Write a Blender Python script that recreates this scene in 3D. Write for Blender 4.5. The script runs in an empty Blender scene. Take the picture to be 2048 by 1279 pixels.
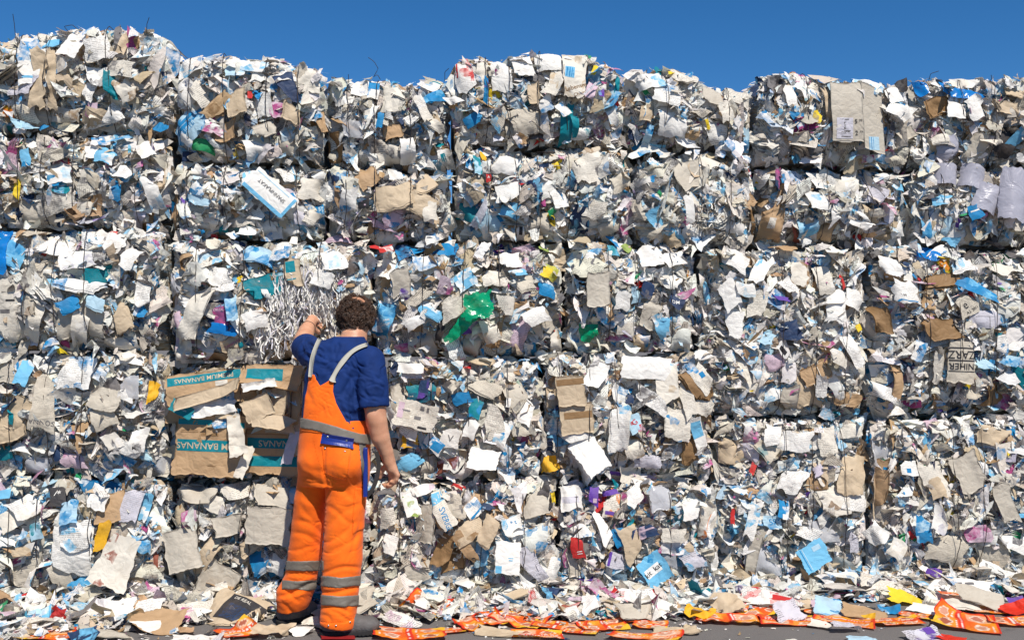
import bpy, math, random
import numpy as np
from mathutils import Vector

# ------------------------------------------------------------------ camera, sky, sun, exposure
sc = bpy.context.scene
C = sc.collection
FPX, HZ, CAMH = 2100.0, 675.0, 1.5          # focal length in photo pixels, horizon row, eye height
cam = bpy.data.cameras.new('camera')
cam.sensor_width = 36.0
cam.lens = FPX / 2048 * 36.0
cam.shift_y = (HZ - 639.5) / 2048
cam.clip_end = 3000
camo = bpy.data.objects.new('camera', cam)
camo.location = (0, 0, CAMH)
camo.rotation_euler = (math.pi / 2, 0, 0)
C.objects.link(camo)
sc.camera = camo

SUN_EL, SUN_AZ = math.radians(54), math.radians(158)     # azimuth clockwise from +Y
w = bpy.data.worlds.new('World')
sc.world = w
w.use_nodes = True
nt = w.node_tree
sky = nt.nodes.new('ShaderNodeTexSky')
sky.sky_type = 'NISHITA'
sky.sun_disc = False
sky.sun_elevation = SUN_EL
sky.sun_rotation = SUN_AZ
sky.altitude = 3000
sky.air_density = 1.0
sky.dust_density = 0.0
sky.ozone_density = 4.0
hs = nt.nodes.new('ShaderNodeHueSaturation')            # deep polarised blue
hs.inputs['Saturation'].default_value = 1.28
hs.inputs['Value'].default_value = 0.95
nt.links.new(sky.outputs[0], hs.inputs['Color'])
nt.links.new(hs.outputs[0], nt.nodes['Background'].inputs[0])
nt.nodes['Background'].inputs[1].default_value = 0.092
sd = Vector((math.sin(SUN_AZ) * math.cos(SUN_EL), math.cos(SUN_AZ) * math.cos(SUN_EL), math.sin(SUN_EL)))
sl = bpy.data.lights.new('sun', 'SUN')
sl.energy = 4.6
sl.angle = math.radians(0.53)
sl.color = (1.0, 0.945, 0.865)
so = bpy.data.objects.new('sun', sl)
so.rotation_euler = sd.to_track_quat('Z', 'Y').to_euler()
so.location = (4, -6, 9)
C.objects.link(so)
sc.view_settings.view_transform = 'Standard'
sc.view_settings.look = 'None'
sc.view_settings.exposure = 0.36
sc.view_settings.gamma = 1.0
sc.cycles.max_bounces = 6
sc.cycles.diffuse_bounces = 4

# ------------------------------------------------------------------ helpers
rng = np.random.default_rng(11)
random.seed(5)
R = math.radians

def at(px, py, Y):                                         # photo pixel -> point at distance Y
    return np.array([(px - 1024) * Y / FPX, Y, CAMH - (py - HZ) * Y / FPX])

WK, WY = 0.083, 6.19                                      # the front of the stack: Y = WY + WK * X
WA = math.atan(WK)
WT = np.array([math.cos(WA), math.sin(WA), 0.0])
WN = np.array([math.sin(WA), -math.cos(WA), 0.0])          # outward, towards the camera

def wall_sz(px, py):                                       # photo pixel -> (along the wall, height)
    a = (px - 1024) / FPX
    Y = WY / (1 - WK * a)
    return a * Y / math.cos(WA), CAMH - (py - HZ) * Y / FPX

PXM = WY / FPX                                             # metres per photo pixel at the wall

def link(o, parent=None):
    C.objects.link(o)
    if parent is not None:
        o.parent = parent
    return o

def tag(o, label=None, cat=None, group=None, kind=None):
    if label: o['label'] = label
    if cat: o['category'] = cat
    if group: o['group'] = group
    if kind: o['kind'] = kind
    return o

def empty(name, loc, rz=0.0):
    o = bpy.data.objects.new(name, None)
    o.empty_display_size = 0.1
    o.location = loc
    o.rotation_euler = (0, 0, rz)
    return link(o)

def mesh(name, V, faces, mat, parent=None, smooth=True, attrs=None):
    """V (n,3); faces = list of int arrays (m,k); attrs = {name: (type, array)}"""
    me = bpy.data.meshes.new(name)
    V = np.ascontiguousarray(V, dtype=np.float32)
    me.vertices.add(len(V))
    me.vertices.foreach_set('co', V.ravel())
    faces = [np.asarray(f, dtype=np.int32) for f in faces if len(f)]
    loops = np.concatenate([f.ravel() for f in faces])
    sizes = np.concatenate([np.full(len(f), f.shape[1], dtype=np.int32) for f in faces])
    me.loops.add(len(loops))
    me.loops.foreach_set('vertex_index', loops)
    me.polygons.add(len(sizes))
    me.polygons.foreach_set('loop_start', np.concatenate([[0], np.cumsum(sizes)[:-1]]).astype(np.int32))
    me.polygons.foreach_set('use_smooth', np.full(len(sizes), bool(smooth)))
    me.update(calc_edges=True)
    if attrs:
        for k, (ty, arr) in attrs.items():
            at_ = me.attributes.new(k, ty, 'POINT')
            at_.data.foreach_set('color' if ty == 'FLOAT_COLOR' else 'vector', np.ascontiguousarray(arr, dtype=np.float32).ravel())
    for m in (mat if isinstance(mat, (list, tuple)) else [mat]):
        me.materials.append(m)
    o = bpy.data.objects.new(name, me)
    return link(o, parent)

# ------------------------------------------------------------------ materials
class NB:
    def __init__(s, name):
        s.m = bpy.data.materials.new(name); s.m.use_nodes = True
        s.t = s.m.node_tree; s.p = s.t.nodes['Principled BSDF']; s.out = s.t.nodes['Material Output']
    def n(s, ty, **kw):
        x = s.t.nodes.new(ty)
        for k, v in kw.items():
            if k.startswith('i_'):
                x.inputs[int(k[2:]) if k[2:].isdigit() else k[2:].replace('_', ' ')].default_value = v
            else:
                setattr(x, k, v)
        return x
    def l(s, a, b): s.t.links.new(a, b)
    def math(s, op, a, b=None, c=None):
        x = s.n('ShaderNodeMath', operation=op)
        for i, v in enumerate((a, b, c)):
            if v is None: continue
            if isinstance(v, (int, float)): x.inputs[i].default_value = v
            else: s.l(v, x.inputs[i])
        return x.outputs[0]
    def mix(s, fac, a, b, blend='MIX'):
        x = s.n('ShaderNodeMix', data_type='RGBA', blend_type=blend)
        for i, v in ((0, fac), (6, a), (7, b)):
            if isinstance(v, (int, float)): x.inputs[i].default_value = v
            elif isinstance(v, tuple): x.inputs[i].default_value = (*v, 1) if len(v) == 3 else v
            else: s.l(v, x.inputs[i])
        return x.outputs[2]
    def noise(s, vec, scale, detail=2.0, rough=0.5, dist=0.0):
        x = s.n('ShaderNodeTexNoise')
        x.inputs['Scale'].default_value = scale; x.inputs['Detail'].default_value = detail
        x.inputs['Roughness'].default_value = rough; x.inputs['Distortion'].default_value = dist
        if vec is not None: s.l(vec, x.inputs['Vector'])
        return x.outputs[0]
    def ramp(s, fac, lo, hi):
        x = s.n('ShaderNodeMapRange'); x.inputs[1].default_value = lo; x.inputs[2].default_value = hi
        s.l(fac, x.inputs[0]); return x.outputs[0]
    def bump(s, h, strength, dist):
        x = s.n('ShaderNodeBump'); x.inputs['Strength'].default_value = strength; x.inputs['Distance'].default_value = dist
        s.l(h, x.inputs['Height']); s.l(x.outputs[0], s.p.inputs['Normal'])

def paper_material():
    b = NB('waste_paper')
    uv = b.n('ShaderNodeAttribute', attribute_name='uvw').outputs['Vector']
    tint = b.n('ShaderNodeAttribute', attribute_name='tint').outputs['Color']
    ink = b.n('ShaderNodeAttribute', attribute_name='ink').outputs['Color']
    par = b.n('ShaderNodeSeparateXYZ'); b.l(b.n('ShaderNodeAttribute', attribute_name='par').outputs['Vector'], par.inputs[0])
    prn, pat, soil = par.outputs
    sep = b.n('ShaderNodeSeparateXYZ'); b.l(uv, sep.inputs[0])
    # printed panels: rectangular blocks of ink
    vo = b.n('ShaderNodeTexVoronoi', distance='CHEBYCHEV'); vo.inputs['Scale'].default_value = 15.0
    b.l(uv, vo.inputs['Vector'])
    vs = b.n('ShaderNodeSeparateColor'); b.l(vo.outputs['Color'], vs.inputs[0])
    blk = b.math('LESS_THAN', vs.outputs[0], pat)
    nz = b.noise(uv, 34, 3, 0.6)
    pic = b.math('MULTIPLY', blk, b.ramp(nz, 0.30, 0.52))
    lighter = b.mix(0.45, ink, tint)
    inkc = b.mix(b.ramp(b.noise(uv, 22, 1), 0.4, 0.6), ink, lighter)
    col = b.mix(pic, tint, inkc)
    # lines of type
    ln = b.math('GREATER_THAN', b.math('FRACT', b.math('MULTIPLY', sep.outputs[1], 95.0)), 0.5)
    st = b.n('ShaderNodeMapping'); st.inputs['Scale'].default_value = (150, 95, 1); b.l(uv, st.inputs['Vector'])
    wd = b.math('GREATER_THAN', b.noise(st.outputs[0], 1.0, 0), 0.43)
    par_ = b.math('GREATER_THAN', vs.outputs[1], 0.35)
    txt = b.math('MULTIPLY', b.math('MULTIPLY', ln, wd), b.math('MULTIPLY', par_, prn))
    col = b.mix(b.math('MULTIPLY', txt, 0.75), col, (0.05, 0.05, 0.055))
    # stains, of their own shape
    sn = b.ramp(b.noise(uv, 9, 4, 0.65, 0.6), 0.46, 0.74)
    col = b.mix(b.math('MULTIPLY', sn, soil), col, (0.20, 0.125, 0.06))
    b.l(col, b.p.inputs['Base Color'])
    b.p.inputs['Roughness'].default_value = 0.62
    b.p.inputs['Specular IOR Level'].default_value = 0.28
    v2 = b.n('ShaderNodeTexVoronoi', feature='DISTANCE_TO_EDGE'); v2.inputs['Scale'].default_value = 17.0
    wv = b.n('ShaderNodeVectorMath', operation='ADD'); b.l(uv, wv.inputs[0])
    wn = b.n('ShaderNodeTexNoise'); wn.inputs['Scale'].default_value = 9.0; b.l(uv, wn.inputs['Vector'])
    wm = b.n('ShaderNodeVectorMath', operation='SCALE'); wm.inputs['Scale'].default_value = 0.14; b.l(wn.outputs['Color'], wm.inputs[0]); b.l(wm.outputs[0], wv.inputs[1])
    b.l(wv.outputs[0], v2.inputs['Vector'])
    bh = b.math('ADD', b.math('MULTIPLY', b.noise(uv, 15, 2, 0.5, 1.0), 1.0), b.math('MULTIPLY', v2.outputs['Distance'], 0.9))
    b.bump(bh, 0.42, 0.016)
    tr = b.n('ShaderNodeBsdfTranslucent'); b.l(col, tr.inputs['Color'])
    mx = b.n('ShaderNodeMixShader'); mx.inputs[0].default_value = 0.17
    b.l(b.p.outputs[0], mx.inputs[1]); b.l(tr.outputs[0], mx.inputs[2]); b.l(mx.outputs[0], b.out.inputs[0])
    return b.m
M_PAPER = paper_material()

def film_material(name, col, trans, rough=0.22):
    b = NB(name)
    tc = b.n('ShaderNodeTexCoord').outputs['Object']
    b.p.inputs['Base Color'].default_value = (*col, 1)
    b.p.inputs['Roughness'].default_value = rough
    b.bump(b.noise(tc, 7, 3, 0.55, 1.2), 0.6, 0.03)
    tl = b.n('ShaderNodeBsdfTranslucent'); tl.inputs['Color'].default_value = (*col, 1)
    m1 = b.n('ShaderNodeMixShader'); m1.inputs[0].default_value = 0.35
    b.l(b.p.outputs[0], m1.inputs[1]); b.l(tl.outputs[0], m1.inputs[2])
    tp = b.n('ShaderNodeBsdfTransparent'); tp.inputs['Color'].default_value = tuple(min(1, c * 0.5 + 0.5) for c in col) + (1,)
    m2 = b.n('ShaderNodeMixShader'); m2.inputs[0].default_value = trans
    b.l(m1.outputs[0], m2.inputs[1]); b.l(tp.outputs[0], m2.inputs[2]); b.l(m2.outputs[0], b.out.inputs[0])
    return b.m
M_FILM = film_material('clear_film', (0.72, 0.72, 0.74), 0.35)
M_GREENBAG = film_material('green_film', (0.0, 0.36, 0.16), 0.12)
M_BLUEBAG = film_material('blue_film', (0.01, 0.22, 0.62), 0.05)
M_GREYBAG = film_material('grey_film', (0.50, 0.49, 0.56), 0.0, 0.35)

def simple(name, col, rough=0.6, spec=0.3, bscale=None, bdist=0.003, bstr=0.5, var=0.0, vscale=8, metallic=0.0, var2=None):
    b = NB(name)
    tc = b.n('ShaderNodeTexCoord').outputs['Object']
    if var:
        f = b.ramp(b.noise(tc, vscale, 4, 0.6), 0.3, 0.7)
        lo = tuple(c * (1 - var) for c in col) if var2 is None else var2
        b.l(b.mix(f, lo, col), b.p.inputs['Base Color'])
    else:
        b.p.inputs['Base Color'].default_value = (*col, 1)
    b.p.inputs['Roughness'].default_value = rough
    b.p.inputs['Specular IOR Level'].default_value = spec
    b.p.inputs['Metallic'].default_value = metallic
    if bscale: b.bump(b.noise(tc, bscale, 3, 0.6), bstr, bdist)
    return b.m
M_WIRE = simple('bale_wire', (0.045, 0.032, 0.026), 0.6, 0.4, var=0.5, vscale=20)

def core_material():
    b = NB('pressed_paper')
    tc = b.n('ShaderNodeTexCoord').outputs['Object']
    mp = b.n('ShaderNodeMapping'); mp.inputs['Scale'].default_value = (9, 9, 46); b.l(tc, mp.inputs['Vector'])
    n1 = b.noise(mp.outputs[0], 1.0, 4, 0.7, 0.6)
    cr = b.n('ShaderNodeValToRGB'); b.l(n1, cr.inputs[0])
    e = cr.color_ramp.elements
    e[0].position = 0.28; e[0].color = (0.11, 0.075, 0.045, 1)
    e[1].position = 0.72; e[1].color = (0.55, 0.47, 0.36, 1)
    for p, c in ((0.4, (0.32, 0.25, 0.17, 1)), (0.5, (0.46, 0.43, 0.38, 1)), (0.57, (0.12, 0.25, 0.36, 1)), (0.6, (0.52, 0.5, 0.46, 1))):
        x = e.new(p); x.color = c
    b.l(cr.outputs[0], b.p.inputs['Base Color'])
    b.p.inputs['Roughness'].default_value = 0.85
    b.bump(n1, 1.0, 0.03)
    return b.m
M_CORE = core_material()

def asphalt_material():
    b = NB('asphalt')
    tc = b.n('ShaderNodeTexCoord').outputs['Object']
    big = b.ramp(b.noise(tc, 0.9, 4, 0.6), 0.3, 0.7)
    fine = b.noise(tc, 240, 2, 0.7)
    c = b.mix(big, (0.085, 0.076, 0.072), (0.125, 0.112, 0.104))
    c = b.mix(b.ramp(fine, 0.35, 0.75), c, (0.19, 0.175, 0.165))
    c = b.mix(b.ramp(b.noise(tc, 4.5, 5, 0.7), 0.60, 0.72), c, (0.065, 0.058, 0.055))
    b.l(c, b.p.inputs['Base Color'])
    b.p.inputs['Roughness'].default_value = 0.9
    b.bump(fine, 0.7, 0.006)
    return b.m

# ------------------------------------------------------------------ colours of paper and print (real pigments)
COL = dict(
    W=(0.80, 0.77, 0.715), O=(0.71, 0.655, 0.56), N=(0.56, 0.50, 0.405), G=(0.53, 0.475, 0.39), A=(0.56, 0.44, 0.30),
    K=(0.46, 0.30, 0.165), J=(0.28, 0.165, 0.075), B=(0.010, 0.215, 0.46), C=(0.16, 0.45, 0.66), I=(0.42, 0.60, 0.70),
    D=(0.02, 0.045, 0.11), T=(0.0, 0.21, 0.26), M=(0.42, 0.07, 0.22), Q=(0.60, 0.45, 0.52), R=(0.55, 0.03, 0.03), Y=(0.78, 0.56, 0.03),
    E=(0.02, 0.30, 0.11), P=(0.12, 0.05, 0.32), L=(0.58, 0.555, 0.60), S=(0.035, 0.033, 0.036), Z=(0.16, 0.15, 0.15), V=(0.30, 0.40, 0.10),
    X=(0.72, 0.20, 0.02), U=(0.62, 0.03, 0.012), H=(0.75, 0.40, 0.02), F=(0.30, 0.09, 0.06))
KEYS = list(COL)

# ------------------------------------------------------------------ sheets of paper
def grid_faces(nu, nv):
    i, j = np.meshgrid(np.arange(nu), np.arange(nv), indexing='ij')
    a = i * (nv + 1) + j
    return np.stack([a, a + nv + 1, a + nv + 2, a + 1], -1).reshape(-1, 4)

def deform(x, y, z, p):
    """crumple, curl and crease a flat sheet; p holds per-sheet values that broadcast"""
    for ph, fr, sh, am in zip(p['c_dir'], p['c_frq'], p['c_sh'], p['c_amp']):
        q = (x * np.cos(ph) + y * np.sin(ph)) * fr + sh
        z = z + am * (np.abs(np.mod(q, 2.0) - 1.0) - 0.5)
    c, s = np.cos(p['b_dir']), np.sin(p['b_dir'])
    k = np.where(np.abs(p['b_k']) < 1e-3, 1e-3, p['b_k'])
    a, t = x * c + y * s, -x * s + y * c
    a2 = np.sin(k * a) / k - z * np.sin(k * a)
    z = (1 - np.cos(k * a)) / k + z * np.cos(k * a)
    x, y = a2 * c - t * s, a2 * s + t * c
    for fd, fo, fa in zip(p['f_dir'], p['f_off'], p['f_ang']):
        c, s = np.cos(fd), np.sin(fd)
        a, t = x * c + y * s, -x * s + y * c
        q = a - fo
        on = q > 0
        ca, sa = np.cos(fa), np.sin(fa)
        a3 = np.where(on, fo + q * ca - z * sa, a)
        z = np.where(on, z * ca + q * sa, z)
        x, y = a3 * c - t * s, a3 * s + t * c
    return x, y, z

def rand_params(n, w, h, crumple=1.0, curl=1.0, fold=1.0):
    sz = np.sqrt(w * h)
    col = lambda a: np.asarray(a)[:, None]
    p = {}
    p['c_dir'] = [col(rng.uniform(0, math.pi, n)) for _ in range(5)]
    p['c_frq'] = [col(rng.uniform(1.2, 3.8, n) / sz) for _ in range(3)] + [col(rng.uniform(3.5, 7.0, n) / sz) for _ in range(2)]
    p['c_sh'] = [col(rng.uniform(0, 2, n)) for _ in range(5)]
    p['c_amp'] = [col(sz * a_ * crumple * rng.uniform(0.1, 1, n) ** 1.5) for a_ in (.055, .055, .055, .028, .028)]
    p['b_dir'] = col(rng.uniform(0, math.pi, n))
    p['b_k'] = col(rng.normal(0, 0.8, n) * curl / sz)
    p['f_dir'] = [col(rng.uniform(0, 2 * math.pi, n)) for _ in range(2)]
    p['f_off'] = [col(sz * rng.uniform(0.08, 0.5, n)) for _ in range(2)]
    fa = lambda: np.where(rng.random(n) < 0.3, rng.uniform(1.2, 2.7, n) * rng.choice([-1, 1], n), rng.normal(0, 0.5, n)) * fold
    p['f_ang'] = [col(fa()) for _ in range(2)]
    return p

def rot_mats(th, al, be):
    """spin th in the sheet's plane, tip al (face turns up), turn be (face turns right); axes (s, z, d)"""
    n = len(th); o, i = np.zeros(n), np.ones(n)
    ct, st, ca, sa, cb, sb = np.cos(th), np.sin(th), np.cos(al), np.sin(al), np.cos(be), np.sin(be)
    Rd = np.stack([np.stack([ct, -st, o], -1), np.stack([st, ct, o], -1), np.stack([o, o, i], -1)], 1)
    Rs = np.stack([np.stack([i, o, o], -1), np.stack([o, ca, sa], -1), np.stack([o, -sa, ca], -1)], 1)
    Rz = np.stack([np.stack([cb, o, sb], -1), np.stack([o, i, o], -1), np.stack([-sb, o, cb], -1)], 1)
    return Rz @ Rs @ Rd

def sheets(w, h, nu, nv, pos, th, al, be, tint, ink, par, crumple=1.0, curl=1.0, fold=1.0, torn=0.06):
    """n crumpled sheets; returns V (n, m, 3) in (s, z, d) axes, faces, attributes (n, m, .)"""
    n = len(w)
    u, v = np.meshgrid(np.linspace(-.5, .5, nu + 1), np.linspace(-.5, .5, nv + 1), indexing='ij')
    u, v = u.ravel()[None], v.ravel()[None]
    m = u.shape[1]
    edge = (np.abs(u) > .49) | (np.abs(v) > .49)
    tri = np.where(rng.random((n, 1)) < .35, rng.uniform(.5, .95, (n, 1)) * rng.choice([-1, 1], (n, 1)), rng.uniform(-.35, .35, (n, 1)))
    x = u * w[:, None] * (1 + tri * v * 2) + rng.normal(0, .22, (n, 1)) * v * w[:, None] + edge * rng.normal(0, 1, (n, m)) * torn * w[:, None]
    y = v * h[:, None] * (1 + rng.uniform(-.35, .35, (n, 1)) * u * 2) + edge * rng.normal(0, 1, (n, m)) * torn * h[:, None]
    p = rand_params(n, w, h, crumple, curl, fold)
    X, Y, Z = deform(x, y, np.zeros_like(x), p)
    V = np.stack([X, Y, Z], -1)
    V = np.einsum('nij,nmj->nmi', rot_mats(th, al, be), V) + pos[:, None, :]
    seed = rng.uniform(0, 60, (n, 1)) * np.ones((1, m))
    uvw = np.stack([x + seed * 1.7, y, seed], -1)
    ex = lambda a: np.repeat(a[:, None, :], m, 1)
    return V, grid_faces(nu, nv), dict(tint=ex(tint), ink=ex(ink), par=ex(par), uvw=uvw)

def pack(att, i=None):
    """attribute dict -> mesh attribute spec, for one sheet i or all of them"""
    g = lambda a: (a[i] if i is not None else a.reshape(-1, a.shape[-1]))
    c4 = lambda a: np.concatenate([g(a), np.ones((len(g(a)), 1))], 1)
    return dict(tint=('FLOAT_COLOR', c4(att['tint'])), ink=('FLOAT_COLOR', c4(att['ink'])),
                par=('FLOAT_VECTOR', g(att['par'])), uvw=('FLOAT_VECTOR', g(att['uvw'])))

def all_faces(F, n, m):
    return (F[None] + (np.arange(n) * m)[:, None, None]).reshape(-1, 4)

# tint key, ink key, print, patch, share
MIXES = {
    'base': [('W', 'B', .25, .22, 20), ('W', 'C', .2, .36, 10), ('W', 'Z', .8, .25, 15), ('O', 'B', .1, .12, 15), ('O', 'Z', .6, .22, 14), ('N', 'Z', .9, .3, 13),
             ('G', 'J', .0, .06, 7), ('A', 'J', 0, .05, 4.5), ('K', 'J', 0, .1, 4.2), ('I', 'B', .2, .5, 2.4), ('C', 'W', .3, .7, 2.2), ('B', 'W', .2, .6, 2.8), ('D', 'C', .2, .3, 1.5),
             ('Z', 'S', .3, .4, 2.2), ('Q', 'M', .4, .35, 1.7), ('M', 'Q', .2, .3, .45), ('T', 'C', .1, .3, .5), ('R', 'W', .2, .2, .45), ('Y', 'X', .1, .2, .2),
             ('P', 'L', .1, .2, .15), ('E', 'W', .1, .2, .2), ('W', 'M', .3, .3, 1.6), ('L', 'P', .1, .1, 1.2), ('W', 'W', 0, 0, 15)],
}
def mixed(n, kraft=1.0, blue=1.0, grey=1.0, colour=1.0):
    rows = MIXES['base']
    wt = np.array([r[4] for r in rows], float)
    for i, r in enumerate(rows):
        if r[0] in 'KAJ': wt[i] *= kraft
        if r[0] in 'BCITD' or (r[0] == 'W' and r[1] in 'BC'): wt[i] *= blue
        if r[0] in 'GN': wt[i] *= grey
        if r[0] in 'QMRYPET': wt[i] *= colour
    k = rng.choice(len(rows), n, p=wt / wt.sum())
    tint = np.array([COL[rows[i][0]] for i in k]) * rng.uniform(0.78, 1.07, (n, 1)) * rng.normal(1, 0.02, (n, 3))
    ink = np.array([COL[rows[i][1]] for i in k])
    par = np.array([[rows[i][2], rows[i][3], 0.0] for i in k])
    par[:, 0] *= rng.uniform(.3, 1.2, n)
    par[:, 1] *= rng.uniform(.2, 2.0, n)
    par[:, 2] = rng.uniform(0, 1, n) ** 2.2 * 0.75
    return np.clip(tint, 0, .84), ink, par, np.array([rows[i][0] for i in k])

# ------------------------------------------------------------------ ground
gm = asphalt_material()
gv, gf = [], []
n_ = 60
xs = np.linspace(-1, 1, n_ + 1); xs = np.sign(xs) * np.abs(xs) ** 3 * 900
gx, gy = np.meshgrid(xs, xs + 4, indexing='ij')
gz = np.zeros_like(gx)
g = mesh('ground', np.stack([gx.ravel(), gy.ravel(), gz.ravel()], -1), [grid_faces(n_, n_)], gm)
tag(g, kind='structure')

# ------------------------------------------------------------------ the bales
SKY = [(-90, 62), (0, 60), (30, 52), (60, 56), (100, 52), (130, 42), (165, 46), (210, 42), (230, 40), (290, 44), (325, 66), (342, 90), (362, 108), (400, 106), (440, 100), (490, 108), (535, 106),
       (570, 114), (610, 126), (640, 134), (700, 152), (760, 142), (800, 155), (862, 150), (895, 156), (905, 135), (918, 112), (960, 106), (1010, 112), (1050, 97), (1130, 104),
       (1180, 112), (1222, 124), (1250, 152), (1262, 140), (1290, 126), (1350, 132), (1392, 146), (1440, 168), (1510, 176), (1522, 150), (1560, 136), (1600, 134), (1620, 140),
       (1720, 154), (1800, 164), (1826, 150), (1880, 152), (1960, 152), (2048, 146), (2160, 150)]
SKX, SKZ = np.array([wall_sz(x, y) for x, y in SKY]).T

# x0, x1, top, bottom (photo pixels; 'sky' = follows the skyline, 'gnd' = stands on the ground), look, wires, label
BALES = [
    (-70, 343, 'sky', 262, dict(grey=1.3), (28, 88, 213), 'tall corner bale with a tan crumpled sack column and a teal carton flap'),
    (347, 646, 'sky', 321, dict(kraft=1.3), (376, 448, 536, 597), 'top row bale with a green strip and a bright crinkled white flap hanging low'),
    (650, 902, 'sky', 331, dict(kraft=1.1), (697, 750, 820), 'top row bale with a sunlit blue and white leaflet under loose wire ends'),
    (905, 1251, 'sky', 289, dict(colour=1.4), (974, 1019, 1078, 1131), 'highest middle bale with big white sacks and a long teal folder'),
    (1256, 1514, 'sky', 301, dict(), (1330, 1457), 'lower topped bale with a blank white sheet between two taller bales'),
    (1518, 1828, 'sky', 328, dict(grey=1.2), (1615, 1775), 'top row bale with the large plain pale carton printed with prices'),
    (1832, 2150, 'sky', 332, dict(grey=1.5), (1929, 1990, 2100), 'top row bale with blue plastic film and black bag on its crest'),
    (-70, 329, 266, 456, dict(blue=1.2), (36, 83, 145, 270), 'short bale under the tan sack with yellow shreds at its left'),
    (335, 649, 324, 478, dict(blue=1.4, kraft=1.2), (372, 450, 536, 593), 'short bale holding the white and cyan plaster carton'),
    (653, 905, 334, 480, dict(kraft=2.6, blue=.6), (691, 750, 820), 'short cream and brown bale with a black dotted wrapper'),
    (908, 1267, 292, 480, dict(colour=1.3), (980, 1034, 1079, 1138), 'bale with a large crushed paper bowl and a grey egg tray'),
    (1271, 1520, 303, 492, dict(grey=1.4), (1402, 1460), 'bale with white shredded strips beside standing brown boards'),
    (1524, 1828, 331, 490, dict(grey=1.2), (1655, 1740), 'mostly white bale directly beneath the pale priced carton'),
    (1832, 2150, 335, 490, dict(blue=1.3), (1886, 2000), 'bale with swollen lilac grey plastic bags and blue striped cartons'),
    (-70, 327, 459, 702, dict(blue=1.2), (62, 116, 178), 'white left bale with barcode sheets and blue pages, second row of full height'),
    (338, 745, 481, 724, dict(kraft=1.3), (396, 487, 572, 640), 'bale spilling white shredded paper that the worker touches'),
    (751, 1131, 483, 715, dict(colour=1.5, kraft=1.3), (845, 925, 997), 'bale with a bright green plastic bag right of the worker'),
    (1135, 1400, 483, 705, dict(grey=1.3), (1216, 1272, 1342), 'bale with a square corrugated board and dark green bag'),
    (1405, 1737, 494, 834, dict(kraft=1.1, grey=1.1), (1560, 1629, 1686), 'tall white flapped bale with a brown curled board high up'),
    (1741, 2150, 494, 834, dict(kraft=1.3, grey=1.2), (1846, 1906, 1980), 'tall bale with a glossy blue sheet over lettered cartons'),
    (-70, 335, 705, 956, dict(grey=1.2, kraft=1.3), (28, 168, 100), 'bale with a crumpled SONNA newspaper and a blue flowered sheet'),
    (344, 761, 728, 958, dict(kraft=6, blue=.5), (396, 487, 583), 'bale of brown banana cartons with teal stripes behind the worker'),
    (767, 1087, 718, 960, dict(kraft=1.4, colour=1.5), (777, 860, 935, 1015), 'bale with a face printed newspaper beside the worker\'s lowered arm'),
    (1091, 1430, 708, 958, dict(kraft=1.3), (1117, 1176, 1231, 1277), 'bale with taped brown carton and fanned glossy magazine'),
    (-70, 336, 959, 'gnd', dict(blue=1.3), (85, 190, 30), 'bottom left bale with a blue ABOUT SPACE brochure at its foot'),
    (345, 738, 961, 'gnd', dict(grey=3.2, blue=.6), (403, 504, 600), 'bottom bale of crushed grey cardboard behind the worker\'s legs'),
    (743, 1115, 963, 'gnd', dict(kraft=1.4), (799, 960, 1043), 'bottom bale with a torn brown paper bag and SVERIGE print'),
    (1119, 1431, 962, 'gnd', dict(colour=1.8), (1150, 1264, 1330), 'bottom bale with the bright blue kit kat wrapper near the ground'),
    (1435, 1737, 836, 'gnd', dict(grey=1.3), (1567, 1618, 1683), 'tall bottom bale with a tilted cyan sheet low on its face'),
    (1741, 2150, 836, 'gnd', dict(grey=1.4), (1895, 1950, 2060), 'tall bottom bale of pale pressed paper at the right end'),
]

def hump(t):
    return 1 - np.exp(-np.clip(t, 0, None) / 0.055)

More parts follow.
